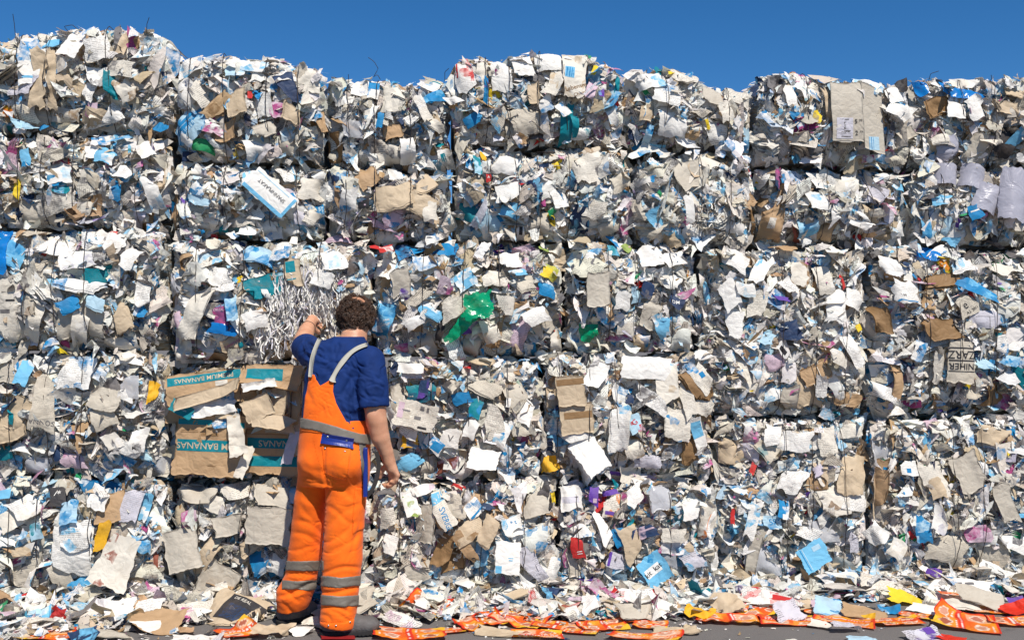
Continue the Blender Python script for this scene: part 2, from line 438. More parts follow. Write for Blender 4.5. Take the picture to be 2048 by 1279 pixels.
class Bale:
    def __init__(s, spec, k):
        x0, x1, yt, yb, s.look, s.wires, s.label = spec
        s.spec, s.k = spec, k
        xm = min(max((x0 + x1) / 2, 0), 2048)
        s.s0, s.s1 = wall_sz(x0, 600)[0] + 0.016, wall_sz(x1, 600)[0] - 0.016
        s.zb = 0.0 if yb == 'gnd' else wall_sz(xm, yb)[1]
        s.flat = None if yt == 'sky' else wall_sz(xm, yt)[1]
        s.sc = (s.s0 + s.s1) / 2
        s.off = {0: -0.055, 1: -0.03, 2: 0.0, 3: 0.02, 4: 0.055}[sum(yt != 'sky' and yt > lim for lim in (100, 400, 650, 900))] + rng.uniform(-0.03, 0.03)
        s.ph = rng.uniform(0, 6, 4)
        base = np.array([0, WY, 0]) + WT * s.sc + WN * 0.0
        s.root = empty('paper_bale', (base[0], base[1], s.zb), WA)
        tag(s.root, s.label, 'paper bale', 'pressed bales of waste paper')
    def zt(s, q):
        q = np.asarray(q, float)
        return np.interp(q, SKX, SKZ) if s.flat is None else s.flat + .012 * np.sin(q * 8 + s.k) + .008 * np.sin(q * 21 + 2 * s.k)
    def face(s, q, z):
        """how far the pressed face stands out at (q, z)"""
        top = s.zt(q)
        e = np.minimum(np.minimum(q - s.s0, s.s1 - q), np.minimum(z - s.zb, top - z))
        e = e + 0.022 * np.sin(q * 23 + s.ph[3]) * np.sin(z * 27 + s.ph[0]) + 0.016 * np.sin(q * 47 + z * 31 + s.ph[1])
        d = s.off + 0.025 * np.exp(-(((z - s.zb) / (top - s.zb) - .5) / .3) ** 2) + (0.145 + 0.045 * np.sin(s.ph[2])) * (hump(e + .008) - 1) - 0.05 * np.exp(-np.clip(z - s.zb, 0, None) / 0.10) + 0.022 * np.sin(q * 7 + s.ph[0]) * np.sin(z * 8 + s.ph[1]) + 0.014 * np.sin(q * 19 + s.ph[2]) * np.sin(z * 17 + s.ph[3])
        for wx in s.wires:
            d = d - 0.016 * np.exp(-((q - wall_sz(wx, 600)[0]) / 0.022) ** 2)
        return d
    def loc(s, V):                                          # (s, z, d) -> local coordinates of the bale
        return np.stack([V[..., 0] - s.sc, -V[..., 2], V[..., 1] - s.zb], -1)

bales = [Bale(b, k) for k, b in enumerate(BALES)]

def bale_at(px, py):
    q, z = wall_sz(px, py)
    best, bd = None, 1e9
    for b in bales:
        top = float(b.zt(q))
        dx = max(b.s0 - q, 0, q - b.s1); dz = max(b.zb - z, 0, z - top)
        if dx + dz < bd: best, bd = b, dx + dz
    return best

FEATURES = [
    # tall corner bale
    (62, 118, 62, 110, 0, 'W', 'B', dict(pt=.2, al=10, cr=.6, lb='white sack with blue printed emblem', rc=[(-.1, -.34, .5, .05, 'C'), (.05, .02, .3, .10, 'I')])),
    (78, 158, 34, 128, 4, 'A', 'J', dict(al=6, be=-25, cr=2.2, soil=.25, bend=(0, 110), d=.085, lb='tan crumpled sack standing upright', nm='paper_sack', th=0)),
    (100, 156, 26, 126, -3, 'A', 'J', dict(al=6, be=28, cr=2.4, soil=.3, bend=(0, 100), d=.08, nm='paper_sack', th=0)),
    (218, 168, 28, 64, 2, 'T', 'C', dict(al=4, cr=.35, d=.09, lb='dark teal carton flap with rounded top', nm='carton_flap', taper=-.12)),
    (190, 95, 50, 50, 10, 'W', 'W', dict(al=14, cr=.5)),
    (196, 152, 58, 46, 8, 'W', 'Z', dict(al=8, cr=.4, pr=.1)),
    (238, 136, 60, 34, -8, 'O', 'Z', dict(al=5, cr=.5)),
    (140, 88, 40, 62, -14, 'W', 'C', dict(al=22, be=15, cr=1.2, d=.08)),
    (222, 228, 40, 56, -20, 'W', 'W', dict(al=30, be=-10, d=.10, cr=.7, fold=[(-60, .15, 40)])),
    (250, 176, 44, 52, 25, 'O', 'J', dict(al=12, cr=2.2, soil=.3)),
    (40, 215, 50, 56, 12, 'O', 'J', dict(al=10, cr=.9, soil=.25)),
    (8, 215, 26, 40, 0, 'X', 'H', dict(al=5, pt=.4, lb='orange printed sheet')),
    (45, 170, 46, 40, 0, 'L', 'B', dict(al=5, cr=1.0, pt=.1)),
    (172, 180, 24, 40, -10, 'W', 'C', dict(al=18, pt=.3)),
    (100, 75, 62, 30, 3, 'O', 'W', dict(al=14, cr=.8)),
    (105, 222, 90, 32, -6, 'O', 'J', dict(al=26, cr=2.0, soil=.35, tx=[('DEL', .05, -.1, .4, -8, 'J')])),
    (95, 78, 40, 22, 15, 'C', 'B', dict(pt=.5, al=20, cr=2)),
    (228, 70, 14, 55, 0, 'Z', 'S', dict(al=2, cr=.7)),
    (240, 80, 18, 50, -18, 'A', 'J', dict(al=10, cr=2.2, soil=.4, th=0)),
    (176, 215, 20, 30, -15, 'Q', 'M', dict(pt=.4, pr=.3)),
    # second top bale
    (374, 250, 88, 62, 48, 'I', 'B', dict(pt=.25, al=8, cr=.35, lb='light blue and white carton panel', rc=[(-.05, .25, .7, .12, 'B'), (-.1, .0, .5, .3, 'B'), (.0, -.05, .35, .18, 'I')])),
    (408, 290, 54, 26, -14, 'E', 'E', dict(al=2, cr=.6, d=.06, lb='dark green strip', nm='plastic_strip')),
    (507, 296, 36, 60, 10, 'W', 'W', dict(al=26, be=-6, cr=1.2, d=.12, lb='crinkled bright white flap hanging down', bend=(80, -60))),
    (530, 262, 46, 36, 18, 'G', 'J', dict(al=30, cr=.3, d=.10)),
    (580, 178, 30, 66, 28, 'D', 'D', dict(al=4, cr=.25, d=.06, lb='dark navy cover with a point', taper=.4, th=.004, nm='folder_cover')),
    (372, 180, 62, 40, -38, 'W', 'D', dict(al=-5, pt=.25, pr=.2, cr=.5, lv=4, bend=(0, -90), d=.07)),
    (400, 190, 30, 54, 35, 'O', 'Z', dict(al=10, cr=.3)),
    (475, 208, 42, 58, 18, 'A', 'J', dict(al=14, be=-18, cr=.4, d=.09, tx=[('ok', .0, -.35, .1, 5, 'J')])),
    (452, 194, 18, 70, 4, 'I', 'B', dict(pt=.5, al=4, cr=1, d=.08, lb='folded blue and white packet')),
    (452, 262, 46, 42, 2, 'K', 'J', dict(al=4, cr=.4)),
    (442, 215, 20, 42, -12, 'K', 'J', dict(al=5, cr=.4)),
    (529, 210, 36, 50, 4, 'W', 'B', dict(al=10, pt=.1, cr=.5)),
    (556, 222, 32, 34, 10, 'Q', 'M', dict(pt=.5, al=8, cr=.6)),
    (584, 230, 36, 34, -30, 'A', 'J', dict(al=5, lv=5, cr=.6, pr=.2)),
    (645, 240, 24, 60, 22, 'K', 'J', dict(al=20, be=10, d=.09, cr=.3)),
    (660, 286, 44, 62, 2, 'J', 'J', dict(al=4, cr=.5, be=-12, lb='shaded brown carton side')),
    (497, 130, 80, 26, -12, 'W', 'C', dict(al=28, cr=1.8, d=.07, pt=.15)),
    (470, 140, 40, 30, 10, 'I', 'W', dict(al=25, cr=1.5, pt=.3)),
    (372, 128, 60, 44, 30, 'W', 'C', dict(al=20, cr=1.3, pt=.2)),
    (502, 192, 14, 20, -10, 'R', 'X', dict(d=.07, al=12)),
    (372, 275, 30, 40, -25, 'W', 'B', dict(pt=.55, al=22, d=.1, cr=1.3)),
    (575, 290, 40, 40, 0, 'G', 'J', dict(al=4, be=8, cr=.3, bend=(0, -80))),
    (466, 300, 12, 34, 6, 'Y', 'D', dict(pt=.5, d=.06)),
    (420, 240, 20, 14, 0, 'M', 'M', dict(d=.03)),
    (570, 150, 44, 40, 12, 'W', 'Z', dict(al=20, cr=2, pt=.2)),
    (612, 160, 50, 50, 0, 'O', 'Z', dict(al=24, cr=2.2, pt=.1)),
    # third top bale
    (746, 175, 24, 46, -8, 'W', 'B', dict(al=12, cr=.3, d=.08, lb='white leaflet with a broad blue diagonal band', rc=[(0, .22, .98, .42, 'B')], fold=[(180, .25, 25)])),
    (722, 168, 40, 50, -10, 'W', 'Z', dict(al=14, cr=.8)),
    (785, 195, 56, 56, -6, 'O', 'Z', dict(al=12, cr=.8, lv=5, pr=.1)),
    (870, 190, 52, 26, 28, 'B', 'C', dict(pt=.3, al=18, cr=.4, d=.10, lb='blue printed folder with a white edge', lv=3)),
    (905, 200, 34, 22, 25, 'W', 'W', dict(al=30, d=.11, cr=.2)),
    (860, 160, 44, 30, -25, 'W', 'T', dict(al=16, cr=.5, rc=[(0, .35, .95, .12, 'T')])),
    (815, 297, 32, 54, 4, 'W', 'C', dict(al=12, cr=.4, d=.11, lb='white pointed envelope with a blue mark', tx=[('S', .0, .05, .25, -20, 'I')], taper=-.12, soil=.02)),
    (760, 240, 14, 34, -4, 'B', 'C', dict(al=4, d=.07, cr=1.2)),
    (824, 235, 34, 20, 42, 'W', 'B', dict(al=26, lv=5, cr=.6, d=.09, pt=.2)),
    (845, 215, 20, 58, 28, 'O', 'W', dict(al=18, be=20, d=.10, cr=.3)),
    (868, 245, 42, 22, -28, 'O', 'C', dict(al=26, lv=4, d=.08, pr=.2)),
    (785, 260, 40, 30, 14, 'K', 'J', dict(al=5, d=.03)),
    (784, 306, 70, 40, -3, 'O', 'Z', dict(al=14, cr=1.2, lv=4)),
    (730, 300, 34, 40, -20, 'W', 'T', dict(al=20, cr=1.6, pt=.2)),
    (898, 300, 24, 34, 3, 'K', 'J', dict(al=2, d=.03, cr=.2)),
    (895, 312, 34, 46, 24, 'W', 'T', dict(al=22, d=.1, cr=.7, rc=[(-.2, .1, .3, .45, 'T')])),
    (877, 240, 16, 40, 15, 'A', 'H', dict(al=14, lv=4, cr=1, lb='yellowed fanned pages')),
    (705, 255, 40, 36, 0, 'L', 'L', dict(film='c', cr=2, d=.06, nm='plastic_film')),
    # highest middle bale
    (1002, 150, 46, 70, 2, 'W', 'W', dict(al=8, cr=.4, bend=(90, -30))),
    (1045, 128, 44, 50, -4, 'W', 'W', dict(al=16, cr=.5)),
    (1100, 120, 60, 44, 8, 'W', 'W', dict(al=20, cr=.6, bend=(90, -60))),
    (1110, 168, 36, 90, 5, 'O', 'A', dict(al=8, be=-20, cr=1.0, d=.09, bend=(0, 70), nm='paper_sack', lb='tall cream sack with a creased top')),
    (1148, 150, 50, 108, -8, 'O', 'A', dict(al=12, be=8, cr=.9, d=.085, taper=.1, nm='paper_sack', lb='cream sack with a blue square logo and Lebensm lettering',
        rc=[(-.22, .02, .42, .24, 'C'), (-.22, .02, .36, .2, 'B')], tx=[('Lebensm', .08, -.28, .13, 24, 'J'), ('Chem', .25, -.42, .1, 24, 'J')])),
    (1072, 152, 40, 22, -10, 'S', 'Z', dict(cr=1.5, pt=.4, d=.05, lb='blackened paper patch')),
    (1133, 248, 26, 82, -4, 'T', 'C', dict(al=4, cr=.5, d=.10, lb='long teal folder', nm='folder_cover', be=-15)),
    (1150, 242, 20, 70, -10, 'T', 'C', dict(al=4, cr=.5, d=.105, nm='folder_cover', be=20)),
    (972, 180, 10, 62, -4, 'B', 'P', dict(cr=1.5, d=.08, lb='twisted blue strip', nm='plastic_strip')),
    (1188, 142, 14, 30, -20, 'Y', 'Y', dict(d=.1, cr=1.5, lb='yellow wrapper')),
    (1178, 96, 10, 34, 12, 'T', 'Y', dict(d=.06, cr=1.2, al=-5, nm='plastic_strip', lb='green and blue wrapper sticking up')),
    (1182, 98, 8, 30, -8, 'E', 'V', dict(d=.05, cr=1.2, nm='plastic_strip')),
    (1180, 185, 22, 40, -22, 'Q', 'M', dict(pt=.2, al=20, d=.08)),
    (1200, 190, 18, 28, 5, 'P', 'C', dict(pt=.4, d=.06)),
    (1170, 190, 5, 66, -46, 'L', 'L', dict(cr=.1, d=.14, al=4)),
    (930, 150, 40, 70, 8, 'W', 'R', dict(al=12, cr=1.0, rc=[(-.4, .2, .08, .5, 'R')])),
    (960, 165, 26, 90, 0, 'O', 'J', dict(al=4, cr=2, soil=.4)),
    (1026, 256, 30, 62, -6, 'G', 'Z', dict(al=4, cr=.3, be=-15)),
    (1060, 240, 70, 60, 18, 'N', 'Z', dict(al=8, pr=.5, cr=.8, lv=4)),
    (995, 230, 54, 50, -35, 'N', 'C', dict(al=2, pr=.5, pt=.4, cr=.5)),
    (948, 238, 44, 24, 26, 'B', 'C', dict(al=6, pt=.3, cr=.8)),
    (1125, 220, 26, 34, 15, 'W', 'B', dict(pt=.5, al=20, d=.12, cr=1.4)),
    (1090, 208, 30, 36, 22, 'W', 'B', dict(pt=.45, al=15, d=.08, cr=1.4)),
    (1222, 225, 22, 60, 18, 'W', 'I', dict(al=12, pt=.3, d=.08, bend=(0, 90))),
    (1235, 178, 12, 56, -14, 'T', 'A', dict(d=.06, be=40)),
    (1068, 186, 26, 46, 10, 'A', 'J', dict(al=8, cr=.6)),
    (1165, 262, 60, 26, 20, 'W', 'T', dict(al=28, lv=6, d=.08, pt=.3)),
    # lower bale
    (1342, 250, 62, 56, -4, 'W', 'W', dict(al=12, cr=.35, d=.09, lb='large blank white sheet')),
    (1300, 165, 60, 40, 12, 'W', 'C', dict(al=26, cr=2.0, pt=.2)),
    (1330, 190, 60, 50, -20, 'W', 'B', dict(al=20, cr=1.8, pt=.18)),
    (1290, 225, 26, 38, 0, 'A', 'J', dict(al=8, cr=1.3, soil=.4)),
    (1320, 292, 44, 14, -4, 'C', 'W', dict(al=10, pt=.2, d=.07)),
    (1298, 268, 16, 48, -14, 'I', 'B', dict(pt=.4, d=.08)),
    (1414, 250, 9, 30, 20, 'Y', 'Y', dict(d=.07, cr=3, lb='crumpled yellow ribbon', nm='plastic_strip')),
    (1425, 195, 48, 38, -10, 'G', 'Z', dict(al=22, cr=1.0, d=.07)),
    (1370, 150, 60, 40, -35, 'O', 'Z', dict(al=22, cr=1.4, lv=3)),
    (1480, 190, 60, 40, -20, 'O', 'W', dict(al=30, cr=1.2, d=.06)),
    (1450, 225, 30, 46, 18, 'O', 'W', dict(al=22, cr=.8, d=.08)),
    (1440, 268, 54, 50, 10, 'W', 'B', dict(al=16, pt=.2, cr=1)),
    (1500, 280, 26, 60, 8, 'I', 'B', dict(pt=.5, be=35)),
    (1530, 310, 50, 34, 12, 'O', 'A', dict(al=16, cr=.5, d=.08)),
    # priced carton
    (1689, 226, 66, 124, 0, 'G', 'Z', dict(al=5, cr=.06, torn=.004, d=.075, th=.005, bend=(90, -18), soil=.16, clear=.95, nm='carton', lb='plain pale carton printed with prices 5 and 2',
        tx=[('5', .25, -.17, .10, 0, 'S'), ('99', .40, -.15, .055, 0, 'S'), ('2', .27, -.36, .10, 0, 'S'), ('79', .42, -.34, .055, 0, 'S')],
        rc=[(-.10, -.28, .52, .34, 'L'), (-.06, -.345, .30, .06, 'Z'), (-.1, -.25, .07, .14, 'Z'), (-.06, -.42, .3, .02, 'Z'), (-.12, -.14, .3, .02, 'Z'), (0, -.488, .9, .008, 'Z')])),
    (1744, 238, 50, 138, 1, 'G', 'Z', dict(al=4, be=16, cr=.06, torn=.004, d=.07, th=.005, bend=(0, -25), soil=.12, clear=.95, nm='carton', rc=[(-.05, -.38, .5, .2, 'I'), (-.18, -.38, .2, .18, 'B')])),
    (1655, 215, 12, 110, 1, 'A', 'J', dict(al=2, be=-40, cr=.3, d=.055)),
    (1632, 235, 28, 44, -20, 'Y', 'Z', dict(pt=.6, cr=2, d=.05, lb='yellow foil packaging')),
    (1676, 268, 28, 28, -20, 'W', 'W', dict(al=16, d=.13, cr=1.2)),
    (1790, 220, 40, 44, -40, 'W', 'W', dict(al=30, be=10, d=.12, cr=.4)),
    (1815, 225, 36, 50, -30, 'W', 'O', dict(al=26, d=.13, cr=.5)),
    (1822, 262, 46, 30, 18, 'G', 'J', dict(al=20, d=.1, cr=.6)),
    (1790, 190, 30, 40, 10, 'W', 'W', dict(al=22, d=.09, cr=.5)),
    (1616, 175, 60, 46, 25, 'W', 'T', dict(al=24, cr=1.8, pt=.2)),
    (1580, 190, 22, 60, 10, 'W', 'L', dict(al=12, d=.08)),
    (1676, 176, 30, 40, 22, 'I', 'Z', dict(cr=2, al=5, d=.085, pt=.2)),
    (1560, 165, 46, 44, 0, 'Z', 'S', dict(cr=2.5, pt=.4, lb='dark grey matted rags')),
    (1740, 168, 70, 26, -18, 'W', 'C', dict(al=30, cr=1.8, d=.08)),
    (1720, 320, 60, 26, -8, 'K', 'J', dict(al=10, cr=1.0)),
    (1690, 312, 50, 26, -22, 'O', 'A', dict(al=10, lv=5)),
    (1815, 160, 34, 44, -8, 'S', 'S', dict(cr=.8, al=5, d=.08, nm='plastic_bag', lb='black plastic bag edge against the sky')),
    (1851, 172, 26, 40, 12, 'B', 'B', dict(film='b', cr=1.6, d=.10, nm='plastic_bag', lb='bright blue plastic bulge')),
    (1935, 184, 110, 26, -14, 'B', 'B', dict(film='b', cr=2.2, al=30, d=.08, nm='plastic_film', lb='bright blue plastic film draped along the crest')),
    (1950, 215, 44, 54, 8, 'W', 'W', dict(al=20, be=10, d=.10, cr=.5, bend=(0, -60))),
    (1915, 220, 40, 40, -8, 'W', 'O', dict(al=20, d=.08, cr=.8)),
    (1945, 160, 66, 26, -12, 'O', 'W', dict(al=34, cr=1.0, d=.05)),
    (1880, 210, 60, 40, 24, 'J', 'K', dict(cr=1.5, al=10, d=.05, lv=4)),
    (1900, 290, 56, 64, 4, 'G', 'W', dict(film='l', al=4, cr=.8, d=.06, nm='plastic_bag', bend=(0, -60))),
    (1955, 290, 56, 64, -4, 'G', 'W', dict(al=4, cr=.6, d=.05, bend=(0, -50))),
    (1985, 285, 50, 26, -8, 'O', 'A', dict(al=30, d=.1, cr=.4)),
    (2020, 280, 44, 70, -24, 'S', 'Z', dict(cr=.4, d=.04, lb='black carton panel')),
    (2010, 215, 60, 30, -10, 'A', 'J', dict(al=24, cr=1.0)),
    (2030, 185, 40, 26, -4, 'A', 'J', dict(al=16, cr=1.4, soil=.4)),
    (1880, 275, 40, 24, 22, 'O', 'Z', dict(al=26, lv=4, cr=.6, d=.08)),
    # second row
    (32, 380, 16, 60, -10, 'Y', 'V', dict(cr=3, d=.06, lb='pale yellow shredded ribbon', nm='plastic_strip')),
    (50, 315, 20, 36, 15, 'C', 'B', dict(pt=.3, d=.08, cr=1)),
    (110, 400, 80, 50, 12, 'O', 'Z', dict(al=14, cr=.6)),
    (70, 420, 70, 50, -4, 'G', 'J', dict(al=10, cr=.9)),
    (115, 345, 50, 46, 6, 'W', 'I', dict(al=12, pt=.15)),
    (230, 375, 24, 54, 8, 'B', 'W', dict(pt=.3, pr=.4, d=.04)),
    (290, 300, 30, 40, 25, 'W', 'O', dict(al=18, be=-10, d=.1, cr=.3)),
    (305, 385, 28, 64, 22, 'W', 'C', dict(al=15, d=.1, cr=1.0)),
    (322, 350, 18, 60, -10, 'A', 'H', dict(lv=4, be=25, d=.06)),
    (338, 420, 24, 76, 6, 'K', 'J', dict(be=-20, d=.07, cr=.8, soil=.3, lb='tan curled board beside the seam')),
    (110, 360, 34, 24, 10, 'B', 'C', dict(pt=.4, cr=1.4)),
    (250, 345, 34, 30, -20, 'W', 'Z', dict(al=22, d=.07)),
    (210, 310, 40, 34, -14, 'C', 'W', dict(al=20, pt=.5, d=.08, cr=1.5)),
    (265, 430, 50, 26, 3, 'G', 'C', dict(pt=.15, cr=.5)),
    (285, 440, 26, 40, -18, 'J', 'W', dict(cr=2, soil=.5, d=.06)),
    (182, 300, 30, 30, 0, 'W', 'M', dict(pt=.1, al=20)),
    (540, 385, 104, 50, -42, 'W', 'C', dict(al=8, cr=.25, d=.09, clear=.95, nm='carton', lb='white and cyan carton lettered SPANNPLAKAT', soil=.03,
        rc=[(0, -.42, .95, .15, 'C'), (.47, 0, .06, .9, 'C'), (-.05, .36, .8, .04, 'I')], tx=[('SPANNPLAKAT', .02, .1, .2, 180, 'Z')])),
    (500, 352, 34, 24, 20, 'C', 'W', dict(pt=.3, al=24, d=.1, cr=1.5)),
    (575, 405, 46, 36, 44, 'W', 'B', dict(al=10, d=.075, rc=[(.42, 0, .12, .9, 'B'), (-.3, -.3, .3, .2, 'B')])),
    (547, 365, 22, 30, -15, 'O', 'W', dict(al=20, d=.13, cr=.2)),
    (573, 346, 30, 34, 22, 'W', 'C', dict(al=20, d=.1, rc=[(.4, 0, .12, .9, 'C')], taper=.3)),
    (625, 375, 54, 48, -5, 'O', 'Z', dict(al=18, d=.1, lv=3, pr=.15, cr=.5, bend=(90, -50), lb='warped book block with grey print')),
    (640, 418, 22, 24, 10, 'B', 'W', dict(d=.06, rc=[(0, 0, .5, .7, 'I'), (0, 0, .42, .6, 'B')])),
    (622, 432, 26, 30, -25, 'O', 'H', dict(al=20, lv=4, d=.08)),
    (570, 452, 44, 40, 25, 'W', 'Z', dict(pt=.3, al=8, rc=[(-.2, .2, .3, .3, 'T'), (.2, .2, .25, .3, 'N')])),
    (532, 450, 40, 46, 20, 'W', 'Z', dict(al=18, d=.08, cr=.5, pr=.2)),
    (470, 458, 60, 44, -25, 'T', 'Z', dict(pt=.6, al=14, cr=1.2, lv=6)),
    (655, 350, 40, 20, -28, 'D', 'T', dict(d=.06, al=12)),
    (600, 430, 34, 40, 4, 'L', 'W', dict(al=5, cr=.3)),
    (388, 330, 26, 50, 4, 'W', 'I', dict(al=10, cr=.8, bend=(0, -70), d=.07)),
    (398, 400, 44, 26, 0, 'I', 'W', dict(cr=1, al=8)),
    (370, 310, 30, 34, -8, 'D', 'W', dict(pt=.2, d=.02)),
    (385, 315, 24, 26, 22, 'N', 'Z', dict(tx=[('HAT', 0, 0, .4, 12, 'Z')], al=20, d=.09)),
    (640, 345, 36, 26, -20, 'W', 'B', dict(pt=.5, al=14, cr=1.5)),
    (735, 355, 46, 40, 42, 'K', 'J', dict(al=12, cr=.3, d=.07)),
    (748, 375, 44, 30, -20, 'S', 'Q', dict(d=.05, cr=.8, lb='black wrapper with pink dots', rc=[(-.2, .1, .08, .12, 'Q'), (.1, -.2, .08, .12, 'Q'), (.3, .15, .08, .12, 'Q'), (0, .3, .08, .12, 'Q')])),
    (728, 405, 24, 26, 0, 'S', 'Q', dict(d=.05, cr=.8, rc=[(-.2, .1, .15, .12, 'Q'), (.1, -.2, .15, .12, 'Q')])),
    (790, 395, 70, 50, 18, 'A', 'W', dict(lv=6, al=20, cr=1.2, th=0, lb='fan of yellowed pages')),
    (840, 410, 60, 44, -24, 'A', 'W', dict(lv=6, al=20, cr=1.0, th=0)),
    (850, 370, 50, 34, 40, 'A', 'J', dict(al=18, lv=3, th=0, cr=.8)),
    (860, 425, 30, 44, 14, 'O', 'A', dict(al=24, d=.1)),
    (790, 345, 30, 30, 0, 'W', 'Z', dict(al=10)),
    (790, 435, 50, 34, 6, 'Q', 'B', dict(pt=.4, al=4)),
    (698, 400, 36, 50, 0, 'W', 'B', dict(pt=.1, al=6)),
    (803, 455, 18, 40, 4, 'J', 'H', dict(d=.05, cr=2, soil=.2)),
    (1170, 335, 64, 66, 4, 'O', 'Z', dict(al=10, d=.09, cr=.5, bend=(0, -70), lb='large crushed paper bowl', nm='paper_bowl', torn=.05)),
    (1245, 362, 56, 34, 28, 'N', 'G', dict(al=24, d=.09, cr=3.0, lb='grey pulp egg tray', nm='egg_tray')),
    (1010, 330, 60, 40, -3, 'W', 'W', dict(al=16, cr=1.2, bend=(90, -60))),
    (955, 330, 16, 50, -8, 'T', 'I', dict(pt=.3, be=30, d=.06)),
    (968, 310, 12, 24, 10, 'H', 'Y', dict(d=.06)),
    (977, 355, 14, 26, 6, 'R', 'W', dict(d=.08, tx=[('A', 0, 0, .4, 0, 'W')], lb='small red tag with white mark')),
    (1015, 385, 54, 34, 24, 'W', 'B', dict(al=20, d=.09, pt=.15, pr=.2)),
    (980, 445, 70, 60, 40, 'I', 'W', dict(pt=.4, al=8, d=.07, cr=.3, lb='pale blue cloud printed leaflet', rc=[(.35, 0, .12, .9, 'B')])),
    (1020, 420, 44, 34, -15, 'C', 'B', dict(pt=.4, d=.06, cr=.6)),
    (940, 425, 50, 40, -20, 'T', 'E', dict(cr=2, d=.05, lb='dark teal crumpled foil')),
    (1043, 460, 16, 40, -3, 'W', 'S', dict(d=.08, rc=[(0, 0, .45, .5, 'S')], pr=.2)),
    (1118, 400, 34, 44, 4, 'W', 'Z', dict(pr=.4, al=6)),
    (1190, 420, 50, 40, -10, 'O', 'W', dict(al=24, d=.09, cr=.6)),
    (1080, 445, 40, 50, 0, 'N', 'Z', dict(pr=.4, al=8)),
    (1085, 400, 10, 30, 10, 'M', 'M', dict(d=.05)),
    (1230, 450, 70, 24, 10, 'N', 'M', dict(lv=6, al=20)),
    (1380, 350, 70, 60, 20, 'G', 'W', dict(al=8, cr=.4, th=.004)),
    (1410, 320, 60, 26, -28, 'O', 'W', dict(al=26, d=.08, cr=.4)),
    (1375, 420, 20, 60, 4, 'W', 'W', dict(al=6, d=.08, lb='white folded frame edge', cr=.3)),
    (1548, 440, 50, 84, -10, 'K', 'J', dict(al=6, be=-12, d=.08, cr=.3, lb='standing brown board with a white sticker', rc=[(.05, -.05, .3, .28, 'O')])),
    (1516, 430, 20, 90, 4, 'J', 'J', dict(be=25, d=.05, cr=.3)),
    (1530, 350, 30, 50, -18, 'W', 'O', dict(al=14, d=.09)),
    (1560, 360, 14, 70, -22, 'D', 'M', dict(pt=.4, be=30, d=.07)),
    (1625, 450, 46, 60, 14, 'C', 'I', dict(pt=.5, d=.06, be=-10, lb='blue cloud printed sheet')),
    (1600, 460, 16, 60, 10, 'F', 'Q', dict(d=.05, be=20)),
    (1660, 460, 34, 46, -12, 'K', 'J', dict(al=10, d=.08, cr=.3)),
    (1650, 360, 70, 40, 8, 'W', 'W', dict(al=20, cr=1.6)),
    (1635, 400, 40, 50, 14, 'W', 'C', dict(al=20, cr=.8, d=.08)),
    (1700, 370, 60, 30, 4, 'O', 'W', dict(al=18, cr=1.4, lv=3)),
    (1755, 390, 50, 40, -18, 'L', 'Z', dict(al=10, pr=.4)),
    (1780, 430, 28, 40, 0, 'L', 'W', dict(al=6, cr=.3)),
    (1770, 470, 50, 40, 25, 'A', 'H', dict(al=18, lv=5, pr=.4, th=0, d=.06)),
    (1810, 455, 44, 40, 14, 'W', 'W', dict(al=12, d=.09, cr=.3)),
    (1900, 345, 60, 44, -6, 'L', 'L', dict(film='l', cr=.6, bend=(0, -110), d=.07, nm='plastic_bag', clear=.95)),
    (1955, 350, 70, 50, -14, 'L', 'L', dict(film='l', cr=.7, bend=(0, -120), d=.09, nm='plastic_bag', clear=.95, lb='swollen lilac grey plastic bag')),
    (1975, 395, 60, 60, -24, 'L', 'L', dict(film='l', cr=.6, bend=(0, -100), d=.08, nm='plastic_bag', clear=.95)),
    (2022, 390, 70, 110, -10, 'L', 'L', dict(film='l', cr=.5, bend=(0, -130), d=.1, nm='plastic_bag', clear=.95)),
    (1882, 400, 40, 30, -12, 'C', 'W', dict(al=16, d=.09, lb='cyan carton with white lines', rc=[(0, 0, .5, .5, 'I'), (0, 0, .42, .4, 'C')])),
    (1945, 425, 34, 34, 20, 'B', 'W', dict(pt=.3, d=.09, al=14, rc=[(0, .1, .7, .1, 'W')])),
    (1860, 455, 20, 50, 6, 'C', 'B', dict(pt=.4, d=.06)),
    (1890, 455, 36, 50, -8, 'I', 'W', dict(pt=.1, d=.05)),
    (1960, 465, 50, 30, 0, 'A', 'J', dict(lv=4, cr=1.2, th=0, al=14)),
    # third row left
    (30, 620, 60, 130, 2, 'O', 'Z', dict(al=4, cr=.35, pr=.2, d=.05, rc=[(.0, .15, .3, .03, 'S'), (-.2, -.02, .35, .06, 'Z')], lb='pale sheet printed with barcodes')),
    (68, 620, 34, 90, 4, 'G', 'J', dict(al=6, cr=.4, be=-10)),
    (82, 635, 30, 110, -14, 'O', 'W', dict(al=10, d=.09, cr=1.0)),
    (165, 640, 92, 78, 0, 'G', 'W', dict(al=4, cr=.3, d=.05)),
    (168, 648, 34, 90, -12, 'O', 'W', dict(al=12, d=.1, cr=.6, bend=(0, 60))),
    (170, 570, 80, 24, -12, 'W', 'B', dict(al=30, lv=6, d=.09, pt=.2)),
    (150, 610, 40, 30, 30, 'B', 'W', dict(pt=.3, al=22, d=.09, lv=4)),
    (200, 605, 36, 26, -24, 'I', 'B', dict(al=24, d=.09, lv=3)),
    (135, 660, 34, 30, 0, 'D', 'B', dict(pt=.4, d=.02)),
    (90, 545, 50, 40, -30, 'N', 'S', dict(pr=.8, pt=.3, al=14)),
    (235, 480, 44, 40, 0, 'W', 'R', dict(al=30, cr=.6)),
    (110, 495, 90, 40, -8, 'W', 'Z', dict(al=32, cr=1.4, pr=.3)),
    (160, 520, 70, 40, 10, 'W', 'L', dict(al=26, cr=1.0)),
